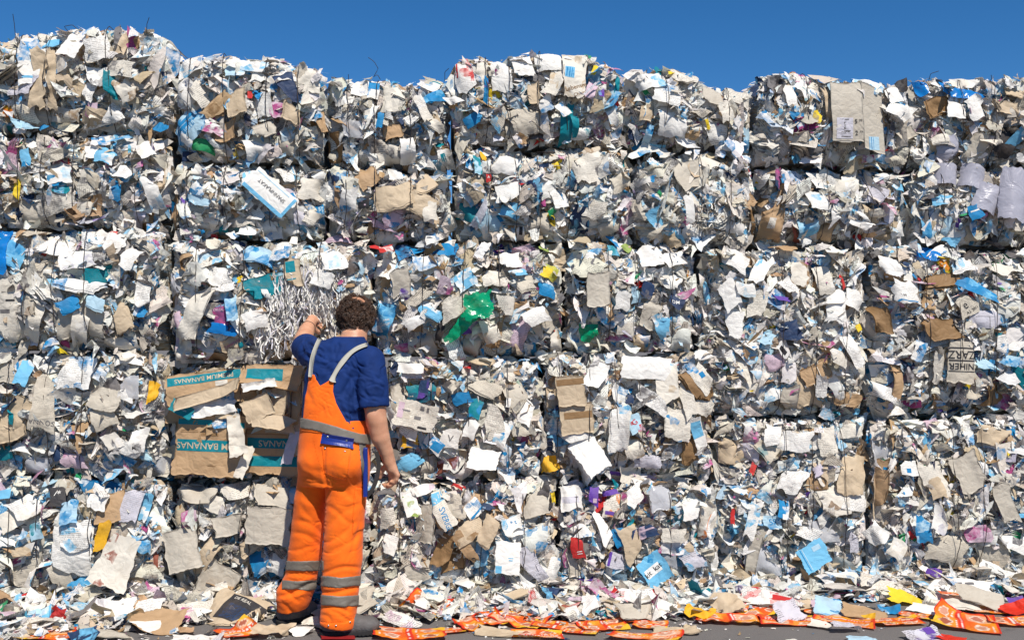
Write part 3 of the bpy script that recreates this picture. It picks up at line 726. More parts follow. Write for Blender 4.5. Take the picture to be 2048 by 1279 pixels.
    (268, 515, 34, 56, -20, 'W', 'O', dict(al=28, d=.12, cr=.3, lb='large white pointed flap', bend=(90, -40))),
    (205, 552, 60, 34, 14, 'T', 'W', dict(pr=.5, al=14, cr=.6)),
    (30, 510, 44, 50, -20, 'C', 'B', dict(cr=.3, d=.04, lb='sky blue sheet at the left border')),
    (8, 500, 26, 100, 4, 'B', 'D', dict(film='b', cr=2, d=.07, nm='plastic_bag')),
    (250, 635, 34, 54, 12, 'A', 'J', dict(lv=6, al=22, th=0, d=.08, cr=.8, lb='folded yellowed pages')),
    (290, 590, 30, 70, -12, 'W', 'C', dict(al=10, be=20, d=.08)),
    (285, 620, 24, 34, -30, 'B', 'W', dict(d=.06, pt=.3)),
    (120, 680, 30, 34, 0, 'M', 'M', dict(d=.04, cr=1)),
    (240, 690, 60, 30, 0, 'O', 'A', dict(cr=2, al=10)),
    # shredded bale
    (393, 625, 52, 130, -7, 'O', 'A', dict(al=12, be=-8, d=.13, cr=.25, th=.004, soil=.1, lb='long pale board strip hanging out', nm='cardboard_piece', taper=-.12)),
    (530, 575, 84, 46, 14, 'T', 'I', dict(al=6, d=.06, cr=.3, pt=.15, soil=.5, lb='faded teal printed board with dirt', th=.004)),
    (590, 548, 34, 60, 10, 'A', 'J', dict(al=8, d=.06, cr=.3, rc=[(-.15, .25, .6, .4, 'T'), (-.15, -.2, .55, .05, 'T')])),
    (468, 612, 26, 66, 14, 'I', 'B', dict(pt=.4, d=.1, bend=(0, 120), al=10, lb='rolled blue and white leaflet')),
    (440, 630, 50, 60, -4, 'D', 'M', dict(d=.04, cr=.6, pt=.2, lb='dark carton with coloured lettering', tx=[('BESOR', 0, .32, .13, 8, 'C'), ('OKOLA', .05, .18, .13, 8, 'Q')])),
    (452, 658, 60, 22, -6, 'C', 'B', dict(film='b', cr=1, d=.06, nm='plastic_film')),
    (515, 640, 46, 40, 25, 'W', 'W', dict(al=22, d=.1, cr=1.4, lb='crumpled bright white ball of paper')),
    (352, 640, 26, 40, 20, 'Q', 'M', dict(pt=.3, al=14)),
    (350, 600, 44, 60, 0, 'K', 'J', dict(be=-10, cr=.5, d=.02)),
    (362, 690, 40, 60, -10, 'O', 'Q', dict(al=20, d=.08, cr=.8)),
    (378, 725, 40, 16, 6, 'W', 'W', dict(al=20, d=.1, cr=.2)),
    (468, 690, 50, 36, 28, 'A', 'M', dict(al=8, d=.05, pt=.2, tx=[('BANANAS', 0, .1, .22, 2, 'M')], rc=[(.3, -.2, .2, .3, 'T')])),
    (430, 715, 90, 24, -12, 'K', 'J', dict(al=20, cr=.6, d=.06)),
    (560, 702, 110, 34, 18, 'A', 'J', dict(al=24, d=.08, cr=.4, bend=(90, -30), lb='long bowed cardboard under the shreds')),
    (520, 510, 60, 36, -14, 'I', 'B', dict(pt=.5, al=24, d=.08, cr=1, lv=3)),
    (560, 500, 44, 50, 15, 'W', 'B', dict(pt=.5, al=20, d=.09, cr=1.4)),
    (670, 520, 50, 46, 8, 'W', 'I', dict(al=22, d=.1, cr=.9)),
    (648, 560, 44, 34, -20, 'W', 'Z', dict(al=26, d=.1, cr=.8, lv=3, pr=.3)),
    (440, 555, 60, 40, -12, 'W', 'Z', dict(al=24, cr=1.6)),
    (420, 520, 54, 34, 14, 'O', 'C', dict(al=24, cr=1.4)),
    (455, 575, 40, 26, 8, 'W', 'I', dict(al=16, d=.08)),
    (345, 575, 60, 26, 10, 'Q', 'P', dict(film='c', cr=2, d=.08, nm='plastic_film')),
    (598, 665, 18, 50, 10, 'Z', 'R', dict(pt=.3, cr=1, d=.05)),
    (615, 590, 110, 120, 0, 'O', 'W', dict(al=2, d=.0, cr=.8, clear=.9)),  # added backing sheet, lightens the dark gaps between the shreds
    (555, 640, 90, 90, 0, 'O', 'W', dict(al=2, d=.0, cr=.8, clear=.9)),  # second added backing sheet, softens contrast behind the lower shreds
    # green bag bale
    (955, 612, 54, 52, 10, 'E', 'E', dict(film='g', cr=2.0, d=.13, al=12, nm='plastic_bag', clear=.95, lb='bright green plastic bag', torn=.04)),
    (918, 656, 26, 80, -42, 'E', 'E', dict(film='g', cr=1.6, d=.11, al=8, nm='plastic_bag', taper=.3, torn=.03)),
    (768, 628, 44, 92, -10, 'C', 'B', dict(pt=.5, d=.11, al=5, cr=.4, nm='plastic_bag', lb='glossy sky blue bag with white lettering', tx=[('mini Gour', -.05, -.28, .12, 24, 'W'), ('bites', .2, -.12, .08, 24, 'W')], rc=[(0, -.44, .9, .1, 'B'), (.0, .34, .5, .14, 'W')])),
    (1018, 610, 52, 40, -4, 'O', 'Z', dict(al=10, d=.09, bend=(0, -90), cr=.3, nm='paper_bowl', lb='white paper tub on its side', taper=.12)),
    (1070, 632, 52, 42, 24, 'W', 'W', dict(al=24, d=.12, cr=.4, lb='bright white torn card')),
    (1032, 665, 58, 66, -8, 'Q', 'Z', dict(al=6, cr=.3, d=.05, pr=.7, lb='greyish pink notched board', soil=.1)),
    (1062, 700, 26, 34, 0, 'B', 'W', dict(d=.07, rc=[(0, .2, .5, .3, 'W')])),
    (835, 640, 62, 26, 38, 'W', 'W', dict(al=28, d=.12, cr=.15, soil=.0, lb='bright white strip tilted up to the right')),
    (865, 625, 50, 26, -40, 'C', 'W', dict(al=26, lv=4, d=.10, pt=.3)),
    (905, 612, 56, 46, 28, 'O', 'A', dict(al=18, d=.08, cr=.5)),
    (838, 595, 50, 24, 52, 'N', 'Z', dict(pr=.8, al=12, d=.08, lv=3)),
    (802, 565, 40, 56, 10, 'G', 'J', dict(al=8, cr=.2, d=.06)),
    (768, 535, 46, 50, -14, 'W', 'C', dict(al=24, cr=.9, d=.09, pt=.1)),
    (812, 500, 44, 34, 24, 'B', 'D', dict(d=.07, cr=.5, lb='blue wedge shaped carton', taper=-.4)),
    (890, 495, 54, 30, -6, 'B', 'D', dict(bend=(0, -60), d=.06, pt=.2)),
    (850, 525, 44, 34, 14, 'B', 'W', dict(pt=.5, al=20, d=.1, cr=.6)),
    (930, 560, 44, 40, 35, 'C', 'W', dict(pt=.4, al=14, d=.09)),
    (878, 550, 26, 30, 0, 'R', 'L', dict(film='c', cr=1.6, d=.06, nm='plastic_film')),
    (880, 548, 18, 20, 10, 'R', 'W', dict(d=.04, pt=.2, lb='small red print under clear film')),
    (990, 555, 50, 40, -14, 'O', 'Z', dict(pr=.4, al=20, d=.08, lv=3)),
    (1020, 520, 44, 44, 6, 'W', 'L', dict(al=22, cr=.5, d=.09)),
    (1035, 545, 40, 16, 10, 'C', 'W', dict(al=24, d=.1)),
    (1050, 568, 34, 34, 14, 'N', 'Z', dict(lv=7, al=26, cr=.6)),
    (1100, 545, 44, 40, -30, 'Y', 'V', dict(pt=.5, al=16, cr=.6, lb='yellow green printed cover')),
    (1092, 580, 40, 26, -20, 'B', 'C', dict(pt=.3, al=12)),
    (1110, 490, 50, 34, -12, 'O', 'W', dict(al=26, bend=(0, -90), d=.08)),
    (1090, 496, 24, 8, -20, 'V', 'Y', dict(d=.1, lb='lime green sliver')),
    (880, 660, 16, 50, -14, 'S', 'S', dict(d=.07, lb='black strip', cr=.2)),
    (945, 690, 40, 60, 0, 'G', 'J', dict(al=10, d=.07, cr=.3)),
    (905, 705, 30, 26, 0, 'Q', 'R', dict(pr=.4, pt=.2, al=10)),
    (980, 660, 36, 54, 14, 'O', 'A', dict(cr=1.4, al=14, soil=.3, d=.08)),
    (815, 695, 50, 20, 3, 'Q', 'M', dict(pt=.5, al=10, d=.05)),
    (850, 690, 44, 60, 10, 'G', 'W', dict(al=14, cr=.3, d=.07)),
    (900, 715, 40, 26, 34, 'J', 'A', dict(lv=6, al=20, d=.09, cr=.4)),
    (960, 722, 60, 16, -4, 'A', 'W', dict(al=26, cr=1, d=.08)),
    (1115, 690, 30, 70, 8, 'O', 'J', dict(al=14, cr=1.4, d=.09, soil=.35)),
    (1100, 640, 46, 60, -10, 'G', 'J', dict(be=20, cr=.5)),
    # corrugated board bale
    (1192, 580, 46, 68, 1, 'G', 'J', dict(al=5, cr=.5, d=.07, th=.006, lb='square grey corrugated board', clear=.95)),
    (1180, 528, 56, 50, -2, 'W', 'B', dict(al=10, cr=.4, pt=.15, pr=.3)),
    (1178, 665, 40, 40, 4, 'E', 'D', dict(film='g', cr=2.2, d=.07, nm='plastic_bag', lb='dark green foil bag')),
    (1240, 602, 32, 40, -14, 'W', 'A', dict(al=22, d=.11, cr=.2, bend=(0, 40))),
    (1298, 510, 50, 50, 10, 'W', 'I', dict(al=16, cr=.5, pt=.1)),
    (1345, 520, 44, 34, 14, 'W', 'W', dict(al=22, d=.08, cr=.4)),
    (1322, 650, 32, 60, 12, 'C', 'W', dict(pt=.4, al=14, d=.1, lb='sky blue and white pointed leaflet', taper=.3)),
    (1300, 630, 40, 60, -14, 'G', 'W', dict(cr=.3, al=10, be=-14)),
    (1270, 590, 24, 40, 0, 'I', 'D', dict(pt=.4)),
    (1290, 580, 34, 34, -22, 'D', 'Z', dict(pt=.4, cr=.8)),
    (1350, 605, 34, 30, -40, 'D', 'W', dict(tx=[('DM', 0, 0, .4, 30, 'W')], d=.07, lb='dark blue packet with DM letters')),
    (1340, 560, 44, 40, -20, 'W', 'D', dict(al=20, cr=.8, lv=4)),
    (1228, 500, 26, 24, 10, 'C', 'T', dict(al=14)),
    (1258, 490, 22, 24, -40, 'V', 'E', dict(pt=.4, d=.07, lb='bright green printed scrap')),
    (1280, 690, 24, 50, 10, 'A', 'J', dict(al=20, d=.11, cr=.2, be=15)),
    (1185, 700, 40, 34, -20, 'N', 'Z', dict(pr=.6, lv=5, al=16)),
    (1250, 650, 40, 44, 0, 'O', 'X', dict(pt=.1, cr=.6)),
    (1400, 620, 18, 90, 2, 'D', 'B', dict(d=-.02, cr=.6, lb='dark blue sleeve in the seam')),
    (1418, 585, 12, 60, 4, 'C', 'I', dict(cr=1.2, d=.02)),
    # right tall bales
    (1470, 520, 60, 40, -28, 'W', 'W', dict(al=32, d=.07, cr=.5)),
    (1515, 545, 36, 60, -22, 'W', 'C', dict(al=20, d=.09, cr=.6)),
    (1455, 590, 40, 60, 25, 'W', 'W', dict(al=16, be=-14, d=.1, cr=.4)),
    (1485, 580, 44, 30, -14, 'W', 'I', dict(al=20, d=.11, cr=.5)),
    (1510, 610, 40, 60, 0, 'O', 'W', dict(al=10, d=.08, cr=.3)),
    (1465, 650, 34, 60, 6, 'W', 'W', dict(al=16, d=.1, cr=.4, taper=.3)),
    (1600, 550, 50, 54, -6, 'O', 'J', dict(al=12, soil=.4, cr=.6, d=.06)),
    (1570, 570, 26, 40, 28, 'W', 'W', dict(al=20, d=.11, cr=.2)),
    (1645, 560, 36, 70, 12, 'O', 'W', dict(al=14, be=20, d=.09, cr=.5)),
    (1665, 610, 46, 70, -4, 'W', 'L', dict(al=12, d=.09, cr=.3, lv=4)),
    (1685, 570, 12, 60, 4, 'R', 'M', dict(d=.06, be=20, lb='crimson page edge')),
    (1705, 600, 44, 50, -24, 'W', 'W', dict(al=20, d=.1, cr=.5)),
    (1760, 640, 34, 60, 16, 'J', 'K', dict(al=10, be=-10, d=.1, cr=.4, bend=(0, 70), lb='brown curled board')),
    (1720, 655, 20, 20, 30, 'Y', 'V', dict(d=.06)),
    (1700, 700, 36, 90, 12, 'W', 'O', dict(al=14, d=.10, cr=.3, bend=(0, 40))),
    (1670, 715, 56, 34, -24, 'O', 'W', dict(al=26, d=.12, cr=.3)),
    (1735, 740, 40, 70, 6, 'O', 'Z', dict(al=10, be=20, cr=.6)),
    (1630, 745, 60, 40, 22, 'K', 'J', dict(al=12, d=.06, lv=3, cr=.5, lb='brown stained board')),
    (1560, 700, 40, 20, -40, 'W', 'S', dict(d=.09, rc=[(0, 0, .6, .5, 'S')])),
    (1550, 725, 50, 40, 0, 'Q', 'F', dict(pr=.4, cr=.8)),
    (1560, 785, 70, 34, 6, 'W', 'C', dict(al=20, cr=1.4, d=.07)),
    (1580, 800, 40, 60, 0, 'G', 'W', dict(al=14, cr=.3, d=.08)),
    (1620, 780, 60, 70, 0, 'A', 'J', dict(al=8, d=.04, cr=.3)),
    (1700, 800, 60, 30, -12, 'K', 'W', dict(lv=4, al=14)),
    (1765, 785, 54, 30, -28, 'W', 'W', dict(al=26, d=.1, cr=.7)),
    (1790, 760, 26, 80, -10, 'K', 'J', dict(be=20, d=.07, cr=.5)),
    (1640, 770, 24, 50, 2, 'W', 'O', dict(al=20, d=.1, cr=.2)),
    (1575, 660, 44, 44, 10, 'D', 'Z', dict(pt=.4, d=.02, cr=1)),
    (1945, 580, 90, 30, -24, 'B', 'C', dict(al=30, d=.13, cr=.4, taper=-.2, lb='glossy bright blue sheet', nm='plastic_film')),
    (1922, 612, 50, 44, 30, 'N', 'S', dict(tx=[('e', -.1, .1, .6, 0, 'S'), ('A,L 2011', .1, -.3, .2, 0, 'S')], al=10, d=.08)),
    (1800, 585, 70, 50, -6, 'W', 'B', dict(al=16, d=.09, cr=.8, tx=[('7.99', -.2, -.2, .2, 5, 'Z')], rc=[(0, -.42, .8, .05, 'B')])),
    (1880, 560, 80, 30, 6, 'J', 'K', dict(lv=6, al=22, d=.07, cr=.6, lb='brown corrugated layers')),
    (1960, 640, 70, 40, 0, 'L', 'Z', dict(al=6, cr=.3, pr=.2, rc=[(0, .2, .7, .02, 'Z'), (.1, -.1, .02, .6, 'Z')])),
    (1870, 660, 70, 50, 16, 'J', 'A', dict(al=10, d=.07, cr=.6, lb='folded brown envelope')),
    (1825, 700, 26, 46, -20, 'W', 'B', dict(pt=.5, d=.1, al=12, tx=[('7II', 0, 0, .3, 70, 'D')])),
    (1908, 720, 56, 92, -2, 'N', 'S', dict(al=3, d=.06, cr=.15, clear=.95, th=.004, nm='carton', lb='pale grey carton lettered ZARZ NIHER upside down',
        rc=[(0, .0, .96, .03, 'S'), (0, .28, .96, .03, 'S'), (0, -.24, .96, .02, 'S'), (-.2, .46, .25, .05, 'S'), (.2, .46, .25, .05, 'S')], tx=[('ZARZ', 0, .14, .25, 180, 'S'), ('NIHER', 0, -.12, .2, 180, 'S')])),
    (1868, 735, 34, 70, 4, 'O', 'W', dict(al=12, d=.07, cr=1.0)),
    (1990, 690, 26, 40, -10, 'W', 'B', dict(pt=.5, d=.1, tx=[('nk', 0, 0, .3, 60, 'B')])),
    (2015, 690, 44, 26, -14, 'W', 'W', dict(al=20, d=.1, cr=.3)),
    (2005, 720, 40, 26, -24, 'I', 'B', dict(pt=.5, d=.09)),
    (1975, 730, 14, 26, 0, 'B', 'C', dict(d=.06)),
    (1860, 505, 50, 34, -10, 'C', 'I', dict(film='b', cr=1.2, d=.05, lb='sky blue dotted plastic', nm='plastic_film')),
    (1920, 530, 60, 34, 14, 'W', 'C', dict(al=24, d=.08, cr=1.0)),
    (1995, 540, 40, 30, -14, 'O', 'Z', dict(al=22, d=.07)),
    (1990, 790, 60, 50, 0, 'J', 'Z', dict(cr=1.4, d=.03, be=10)),
    (1935, 790, 50, 30, -20, 'N', 'Z', dict(pr=.6, al=20, d=.07)),
    (1775, 530, 50, 44, -14, 'W', 'L', dict(al=22, d=.08)),
    # SONNA bale
    (98, 805, 44, 110, -8, 'N', 'Z', dict(al=10, d=.12, cr=.9, pr=.35, taper=-.22, lb='crumpled newspaper lettered SONNA upside down', tx=[('SONNA', .05, -.36, .13, 178, 'Z')], lv=2)),
    (160, 745, 64, 66, -6, 'W', 'B', dict(pt=.35, al=12, d=.09, cr=.6, lb='white sheet printed with blue flowers')),
    (55, 745, 28, 50, -16, 'C', 'W', dict(pt=.3, d=.1, cr=1.2, al=14)),
    (20, 850, 80, 66, 14, 'A', 'J', dict(al=8, cr=.5, d=.06, th=.005)),
    (40, 825, 44, 70, -22, 'A', 'J', dict(al=6, cr=.6, d=.05)),
    (33, 830, 10, 36, -4, 'T', 'C', dict(d=.1)),
    (12, 905, 44, 30, 10, 'T', 'C', dict(d=.05)),
    (260, 716, 70, 24, -4, 'W', 'W', dict(al=26, d=.11, cr=.3, bend=(0, -40), lb='white curved card under the ledge')),
    (215, 795, 64, 50, -14, 'N', 'Z', dict(al=22, d=.1, cr=.7, pr=.3)),
    (265, 770, 36, 50, 8, 'L', 'W', dict(film='c', cr=1.5, d=.08, nm='plastic_film')),
    (258, 788, 34, 24, -30, 'W', 'B', dict(al=24, d=.1)),
    (215, 830, 50, 50, 20, 'N', 'Z', dict(al=20, d=.09, cr=.8, bend=(90, -80))),
    (210, 865, 40, 40, 0, 'Y', 'Z', dict(d=-.01, rc=[(-.3, .1, .3, .8, 'Z')])),
    (310, 785, 20, 50, -10, 'H', 'A', dict(cr=2, d=.06, lb='ochre crumpled sack')),
    (330, 790, 18, 26, 10, 'I', 'B', dict(d=.07)),
    (240, 885, 110, 24, -24, 'W', 'Z', dict(lv=8, al=16, d=.08, cr=.7, lb='sagging stack of magazines')),
    (282, 880, 34, 54, -8, 'W', 'C', dict(al=14, d=.1, cr=.5, tx=[('MM', -.1, -.3, .2, 0, 'S')], pt=.2)),
    (232, 880, 34, 34, 20, 'O', 'W', dict(al=24, d=.1, cr=.7)),
    (120, 905, 26, 34, 0, 'D', 'Z', dict(d=.03, tx=[('ELTERN', .2, 0, .2, 90, 'O')])),
    (148, 920, 50, 34, 4, 'Q', 'M', dict(pt=.3, pr=.2)),
    (30, 925, 26, 34, -14, 'W', 'B', dict(d=.08, rc=[(0, .3, .8, .3, 'C')], tx=[('D', .1, .0, .3, 0, 'Z')])),
    (130, 940, 60, 20, 12, 'T', 'Q', dict(pt=.4, pr=.3)),
    (75, 930, 50, 36, -14, 'G', 'L', dict(film='c', cr=1.4, d=.05, nm='plastic_film')),
    (250, 920, 50, 30, -34, 'I', 'B', dict(pt=.5, d=.07, cr=1.2)),
    (325, 930, 50, 40, 0, 'L', 'L', dict(film='c', cr=1.6, d=.04, nm='plastic_film')),
    (20, 745, 40, 40, 0, 'G', 'W', dict(al=8, cr=.4)),
    # banana cartons
    (424, 888, 128, 116, -3, 'K', 'J', dict(al=3, cr=.45, d=.07, bend=(90, 12), th=.006, soil=.12, clear=1.0, nm='banana_carton', lb='brown banana carton with teal bands, upside down',
        rc=[(0.02, .0, .98, .19, 'T'), (-.22, .385, .5, .09, 'T'), (.42, .36, .18, .09, 'T'), (.0, .19, .26, .055, 'J'), (-.30, .22, .26, .012, 'J'), (-.30, .25, .24, .012, 'J'), (-.22, .385, .07, .07, 'J'), (.06, -.33, .12, .012, 'J')],
        tx=[('MIUM BANANAS', .02, -.0, .15, 180, 'A')])),
    (546, 888, 118, 116, -2, 'K', 'J', dict(al=3, cr=.45, d=.06, bend=(0, -10), th=.006, soil=.12, clear=1.0, nm='banana_carton',
        rc=[(.05, .03, .9, .17, 'T'), (.05, -.27, .9, .17, 'T'), (-.38, .38, .2, .09, 'T'), (.28, .38, .4, .09, 'T'), (0, .18, .9, .01, 'J'), (-.42, .05, .012, .9, 'J')],
        tx=[('BANANAS', .12, .03, .15, 180, 'A')])),
    (414, 774, 146, 66, 8, 'K', 'J', dict(al=14, cr=.6, d=.085, th=.006, soil=.12, clear=.95, nm='banana_carton', bend=(90, -40),
        rc=[(0, .3, .96, .26, 'T'), (.22, .08, .16, .14, 'O')], tx=[('PREMIUM BANANAS', .0, .3, .19, 180, 'A')])),
    (425, 788, 130, 24, 17, 'A', 'J', dict(al=16, cr=.5, d=.135, clear=.95, th=.005, nm='cardboard_piece')),
    (545, 750, 124, 50, -2, 'K', 'J', dict(al=16, cr=.6, d=.09, th=.006, nm='banana_carton', rc=[(-.1, .05, .6, .5, 'T')], fold=[(-100, .1, 35)])),
    (594, 735, 40, 34, 24, 'K', 'J', dict(al=10, d=.09, rc=[(0, .1, .9, .4, 'T')])),
    (372, 815, 46, 24, -28, 'T', 'C', dict(al=14, d=.13, clear=.95, cr=.3, lb='small teal carton end', tx=[('premium', 0, 0, .25, 0, 'I')])),
    (364, 860, 34, 80, -4, 'K', 'J', dict(al=6, d=.07, cr=.4, be=-14)),
    (522, 812, 56, 44, 24, 'A', 'J', dict(al=18, d=.115, clear=.95, fold=[(40, .2, 30)], cr=.25, lb='pale torn carton flap')),
    (560, 800, 40, 60, -2, 'A', 'J', dict(al=10, d=.08, cr=.2)),
    (592, 835, 34, 170, 1, 'G', 'J', dict(al=4, d=.06, cr=.2, be=10)),
    (545, 836, 80, 32, -8, 'A', 'J', dict(al=28, d=.13, clear=.95, taper=.3, cr=.5)),
    (525, 768, 64, 18, 10, 'W', 'O', dict(al=14, d=.125, clear=.95, bend=(90, 150), cr=2.0, lb='rolled white paper')),
    (432, 808, 84, 40, 10, 'W', 'B', dict(al=18, d=.10, pt=.25, cr=1.5, clear=.95)),
    (480, 866, 30, 80, 12, 'O', 'W', dict(al=12, d=.145, clear=.95, cr=1.8, taper=-.2, bend=(0, 70), lb='crumpled cream paper hanging by the middle wire')),
    (494, 920, 20, 64, -20, 'O', 'W', dict(al=10, d=.135, cr=1.4, clear=.95, bend=(0, 60))),
    (440, 945, 70, 18, 8, 'W', 'B', dict(al=30, d=.11, cr=1.5, bend=(90, -60))),
    (586, 890, 20, 66, -14, 'L', 'W', dict(al=14, d=.13, clear=.95, cr=.3)),
    (455, 838, 50, 34, 10, 'W', 'B', dict(al=14, d=.11, pt=.2, cr=1.4)),
    (392, 830, 60, 26, -6, 'A', 'J', dict(al=20, d=.10, cr=1.4)),
    (565, 848, 60, 34, -14, 'A', 'J', dict(al=24, d=.12, cr=1.2)),
    (350, 915, 20, 60, 10, 'O', 'W', dict(al=10, d=.08, cr=1.4)),
    (415, 812, 150, 60, 2, 'K', 'J', dict(al=4, d=.0, cr=1.2, th=.005, nm='cardboard_piece', clear=.95)),
    (545, 800, 120, 90, -2, 'K', 'J', dict(al=4, d=.01, cr=1.2, th=.005, nm='cardboard_piece', clear=.95)),
    (385, 840, 40, 190, 0, 'K', 'J', dict(al=4, d=.0, cr=1.2, th=.005, nm='cardboard_piece', clear=.95)),
    (495, 845, 60, 22, 14, 'K', 'J', dict(al=26, d=.13, cr=1.2)),
    (452, 826, 60, 20, -8, 'A', 'J', dict(al=30, d=.12, cr=1.6)),
    # newspaper bale
    (832, 828, 82, 52, -12, 'O', 'Z', dict(al=8, d=.08, cr=.4, pr=.35, pt=.0, lb='newspaper page with a printed face', clear=.95,
        rc=[(-.22, -.05, .18, .26, 'N'), (-.25, .1, .2, .1, 'Z'), (-.12, -.08, .06, .10, 'O'), (.05, -.08, .16, .12, 'Z'), (-.38, .1, .14, .6, 'Q'), (.2, -.42, .22, .08, 'S'), (.12, .3, .1, .16, 'Z'), (.26, .28, .06, .18, 'Z')])),
    (842, 785, 60, 40, 8, 'T', 'D', dict(pt=.5, d=.06, cr=.6, lb='dark green photographic page')),
    (905, 770, 34, 34, -44, 'S', 'N', dict(pt=.2, d=.08, rc=[(.2, -.1, .4, .3, 'N'), (-.2, .2, .3, .2, 'N')])),
    (922, 795, 40, 26, 18, 'B', 'W', dict(pt=.15, d=.08, al=10)),
    (950, 815, 26, 40, -14, 'T', 'B', dict(pt=.3, d=.07)),
    (800, 805, 50, 80, 0, 'G', 'Z', dict(al=6, cr=.2, d=.05, tx=[('F-A', .3, -.1, .12, 0, 'Z')])),
    (792, 820, 50, 80, 20, 'W', 'W', dict(al=8, d=.08, cr=.2, rc=[(.0, .47, .9, .05, 'B')], lb='white board edged with a blue line')),
    (820, 855, 40, 40, -34, 'W', 'G', dict(al=8, d=.08, rc=[(0, .45, .9, .08, 'B')])),
    (848, 775, 20, 40, -14, 'D', 'P', dict(pt=.3, d=.06)),
    (848, 830, 12, 60, 0, 'P', 'Z', dict(d=.06, cr=1.5)),
    (820, 745, 46, 24, 3, 'L', 'W', dict(al=8, d=.07, cr=.1)),
    (820, 735, 54, 24, -6, 'W', 'I', dict(al=26, d=.11, cr=.2)),
    (965, 915, 60, 44, -12, 'W', 'W', dict(al=26, d=.13, cr=.25, soil=.0, clear=.95, fold=[(-30, .1, 18)], lb='large bright white folded sheet')),
    (930, 945, 26, 40, -26, 'W', 'Q', dict(al=20, d=.1, cr=.3)),
    (868, 885, 44, 30, -34, 'W', 'B', dict(al=18, d=.1, rc=[(.2, -.1, .5, .7, 'B')], cr=.6)),
    (820, 920, 60, 34, 30, 'C', 'D', dict(pt=.2, al=12, d=.08, cr=.4, lb='blue corrugated tray')),
    (855, 930, 26, 44, 4, 'G', 'J', dict(al=10, d=.07, cr=.3)),
    (900, 875, 40, 40, -10, 'W', 'S', dict(al=14, d=.09, tx=[('V', 0, 0, .5, 0, 'Z')], cr=.7)),
    (940, 855, 26, 40, -20, 'W', 'W', dict(al=22, d=.11, cr=.2)),
    (985, 840, 40, 70, 12, 'O', 'A', dict(al=14, d=.08, cr=.3)),
    (1000, 870, 30, 80, -24, 'W', 'C', dict(al=18, d=.1, cr=.5, rc=[(0, .1, .3, .06, 'B')], bend=(0, 60))),
    (970, 775, 60, 34, -28, 'N', 'Z', dict(lv=5, al=20, d=.08, cr=.5)),
    (1030, 790, 44, 60, 14, 'G', 'Q', dict(al=6, d=.05, cr=.4)),
    (1050, 820, 34, 60, -24, 'W', 'I', dict(al=16, d=.09, cr=.5, pt=.1)),
    (1035, 850, 34, 40, 10, 'N', 'B', dict(lv=5, al=18, d=.08)),
    (1015, 800, 10, 30, -5, 'W', 'C', dict(d=.09)),
    (895, 930, 60, 26, 20, 'F', 'Q', dict(pt=.3, cr=1, d=.04)),
    (1010, 905, 24, 50, -14, 'B', 'W', dict(pt=.4, cr=1.2, d=.07)),
    (820, 880, 34, 30, 0, 'H', 'B', dict(cr=1.6, d=.06, pt=.2)),
    # taped carton bale
    (1138, 780, 56, 60, 5, 'A', 'J', dict(al=4, cr=.25, d=.07, th=.006, lb='tan carton with brown tape bands', nm='carton', rc=[(0, .3, .98, .2, 'J')], clear=.95)),
    (1150, 835, 66, 60, 5, 'A', 'J', dict(al=4, cr=.3, d=.065, th=.006, nm='carton', rc=[(.05, .12, .85, .22, 'J')], clear=.95)),
    (1105, 785, 34, 70, 2, 'A', 'J', dict(al=4, cr=.8, d=.05, lb='bare corrugated side')),
    (1120, 822, 54, 26, -14, 'D', 'C', dict(pt=.35, d=.09, cr=.3, lb='blue printed tray corner')),
    (1290, 735, 100, 46, -3, 'W', 'W', dict(al=12, d=.08, cr=.35, soil=.05, bend=(90, -40), clear=.95, lb='wide sunlit white sheet under the row above')),
    (1188, 750, 44, 60, -18, 'W', 'W', dict(al=14, d=.11, cr=.7, soil=.05, lb='torn white sheet')),
    (1330, 770, 44, 70, -8, 'O', 'A', dict(al=10, d=.08, cr=.6)),
    (1175, 905, 54, 80, 34, 'W', 'T', dict(al=22, lv=10, fan=.4, d=.12, cr=.3, soil=0, lb='fanned glossy magazine, white cover', clear=.95)),
    (1235, 855, 40, 90, -3, 'W', 'C', dict(lv=6, al=12, d=.11, cr=.7, pt=.25, bend=(0, 50), lb='folded white and blue magazine')),
    (1262, 895, 40, 50, 18, 'O', 'A', dict(al=8, d=.08, cr=.15)),
    (1265, 845, 30, 40, 20, 'I', 'R', dict(pt=.4, d=.07, tx=[('G', 0, .1, .4, 20, 'R')])),
    (1345, 845, 50, 70, 8, 'O', 'B', dict(lv=4, al=16, d=.09, cr=.7, pt=.15, pr=.3)),
    (1300, 800, 80, 34, -28, 'W', 'Z', dict(al=18, d=.08, cr=.7)),
    (1295, 920, 60, 30, -4, 'L', 'W', dict(al=14, d=.09, cr=.2)),
    (1390, 770, 40, 80, 34, 'J', 'A', dict(lv=8, d=.09, al=8, cr=.3, lb='thick brown book on edge')),
    (1400, 755, 36, 70, 34, 'O', 'B', dict(d=.11, al=10, cr=.3, rc=[(.1, .1, .3, .2, 'B')])),
    (1400, 810, 50, 44, -18, 'O', 'W', dict(al=16, d=.11, cr=.4, bend=(0, -60))),
    (1370, 800, 30, 80, 24, 'O', 'W', dict(al=10, d=.1, cr=.5)),
    (1395, 875, 28, 110, 20, 'W', 'C', dict(al=12, d=.10, cr=.4, rc=[(0, .2, .9, .35, 'C')], lb='white and blue strip leaflet')),
    (1375, 890, 30, 70, 10, 'J', 'A', dict(lv=8, be=30, d=.06, lb='open brown paperback')),
    (1408, 880, 10, 20, 0, 'R', 'W', dict(d=.07)),
    (1235, 790, 34, 40, -20, 'W', 'B', dict(pt=.4, cr=1.2, al=10)),
    (1255, 800, 26, 26, 0, 'D', 'Z', dict(d=.02)),
    (1145, 870, 60, 26, 14, 'W', 'O', dict(al=26, d=.1, cr=.2)),
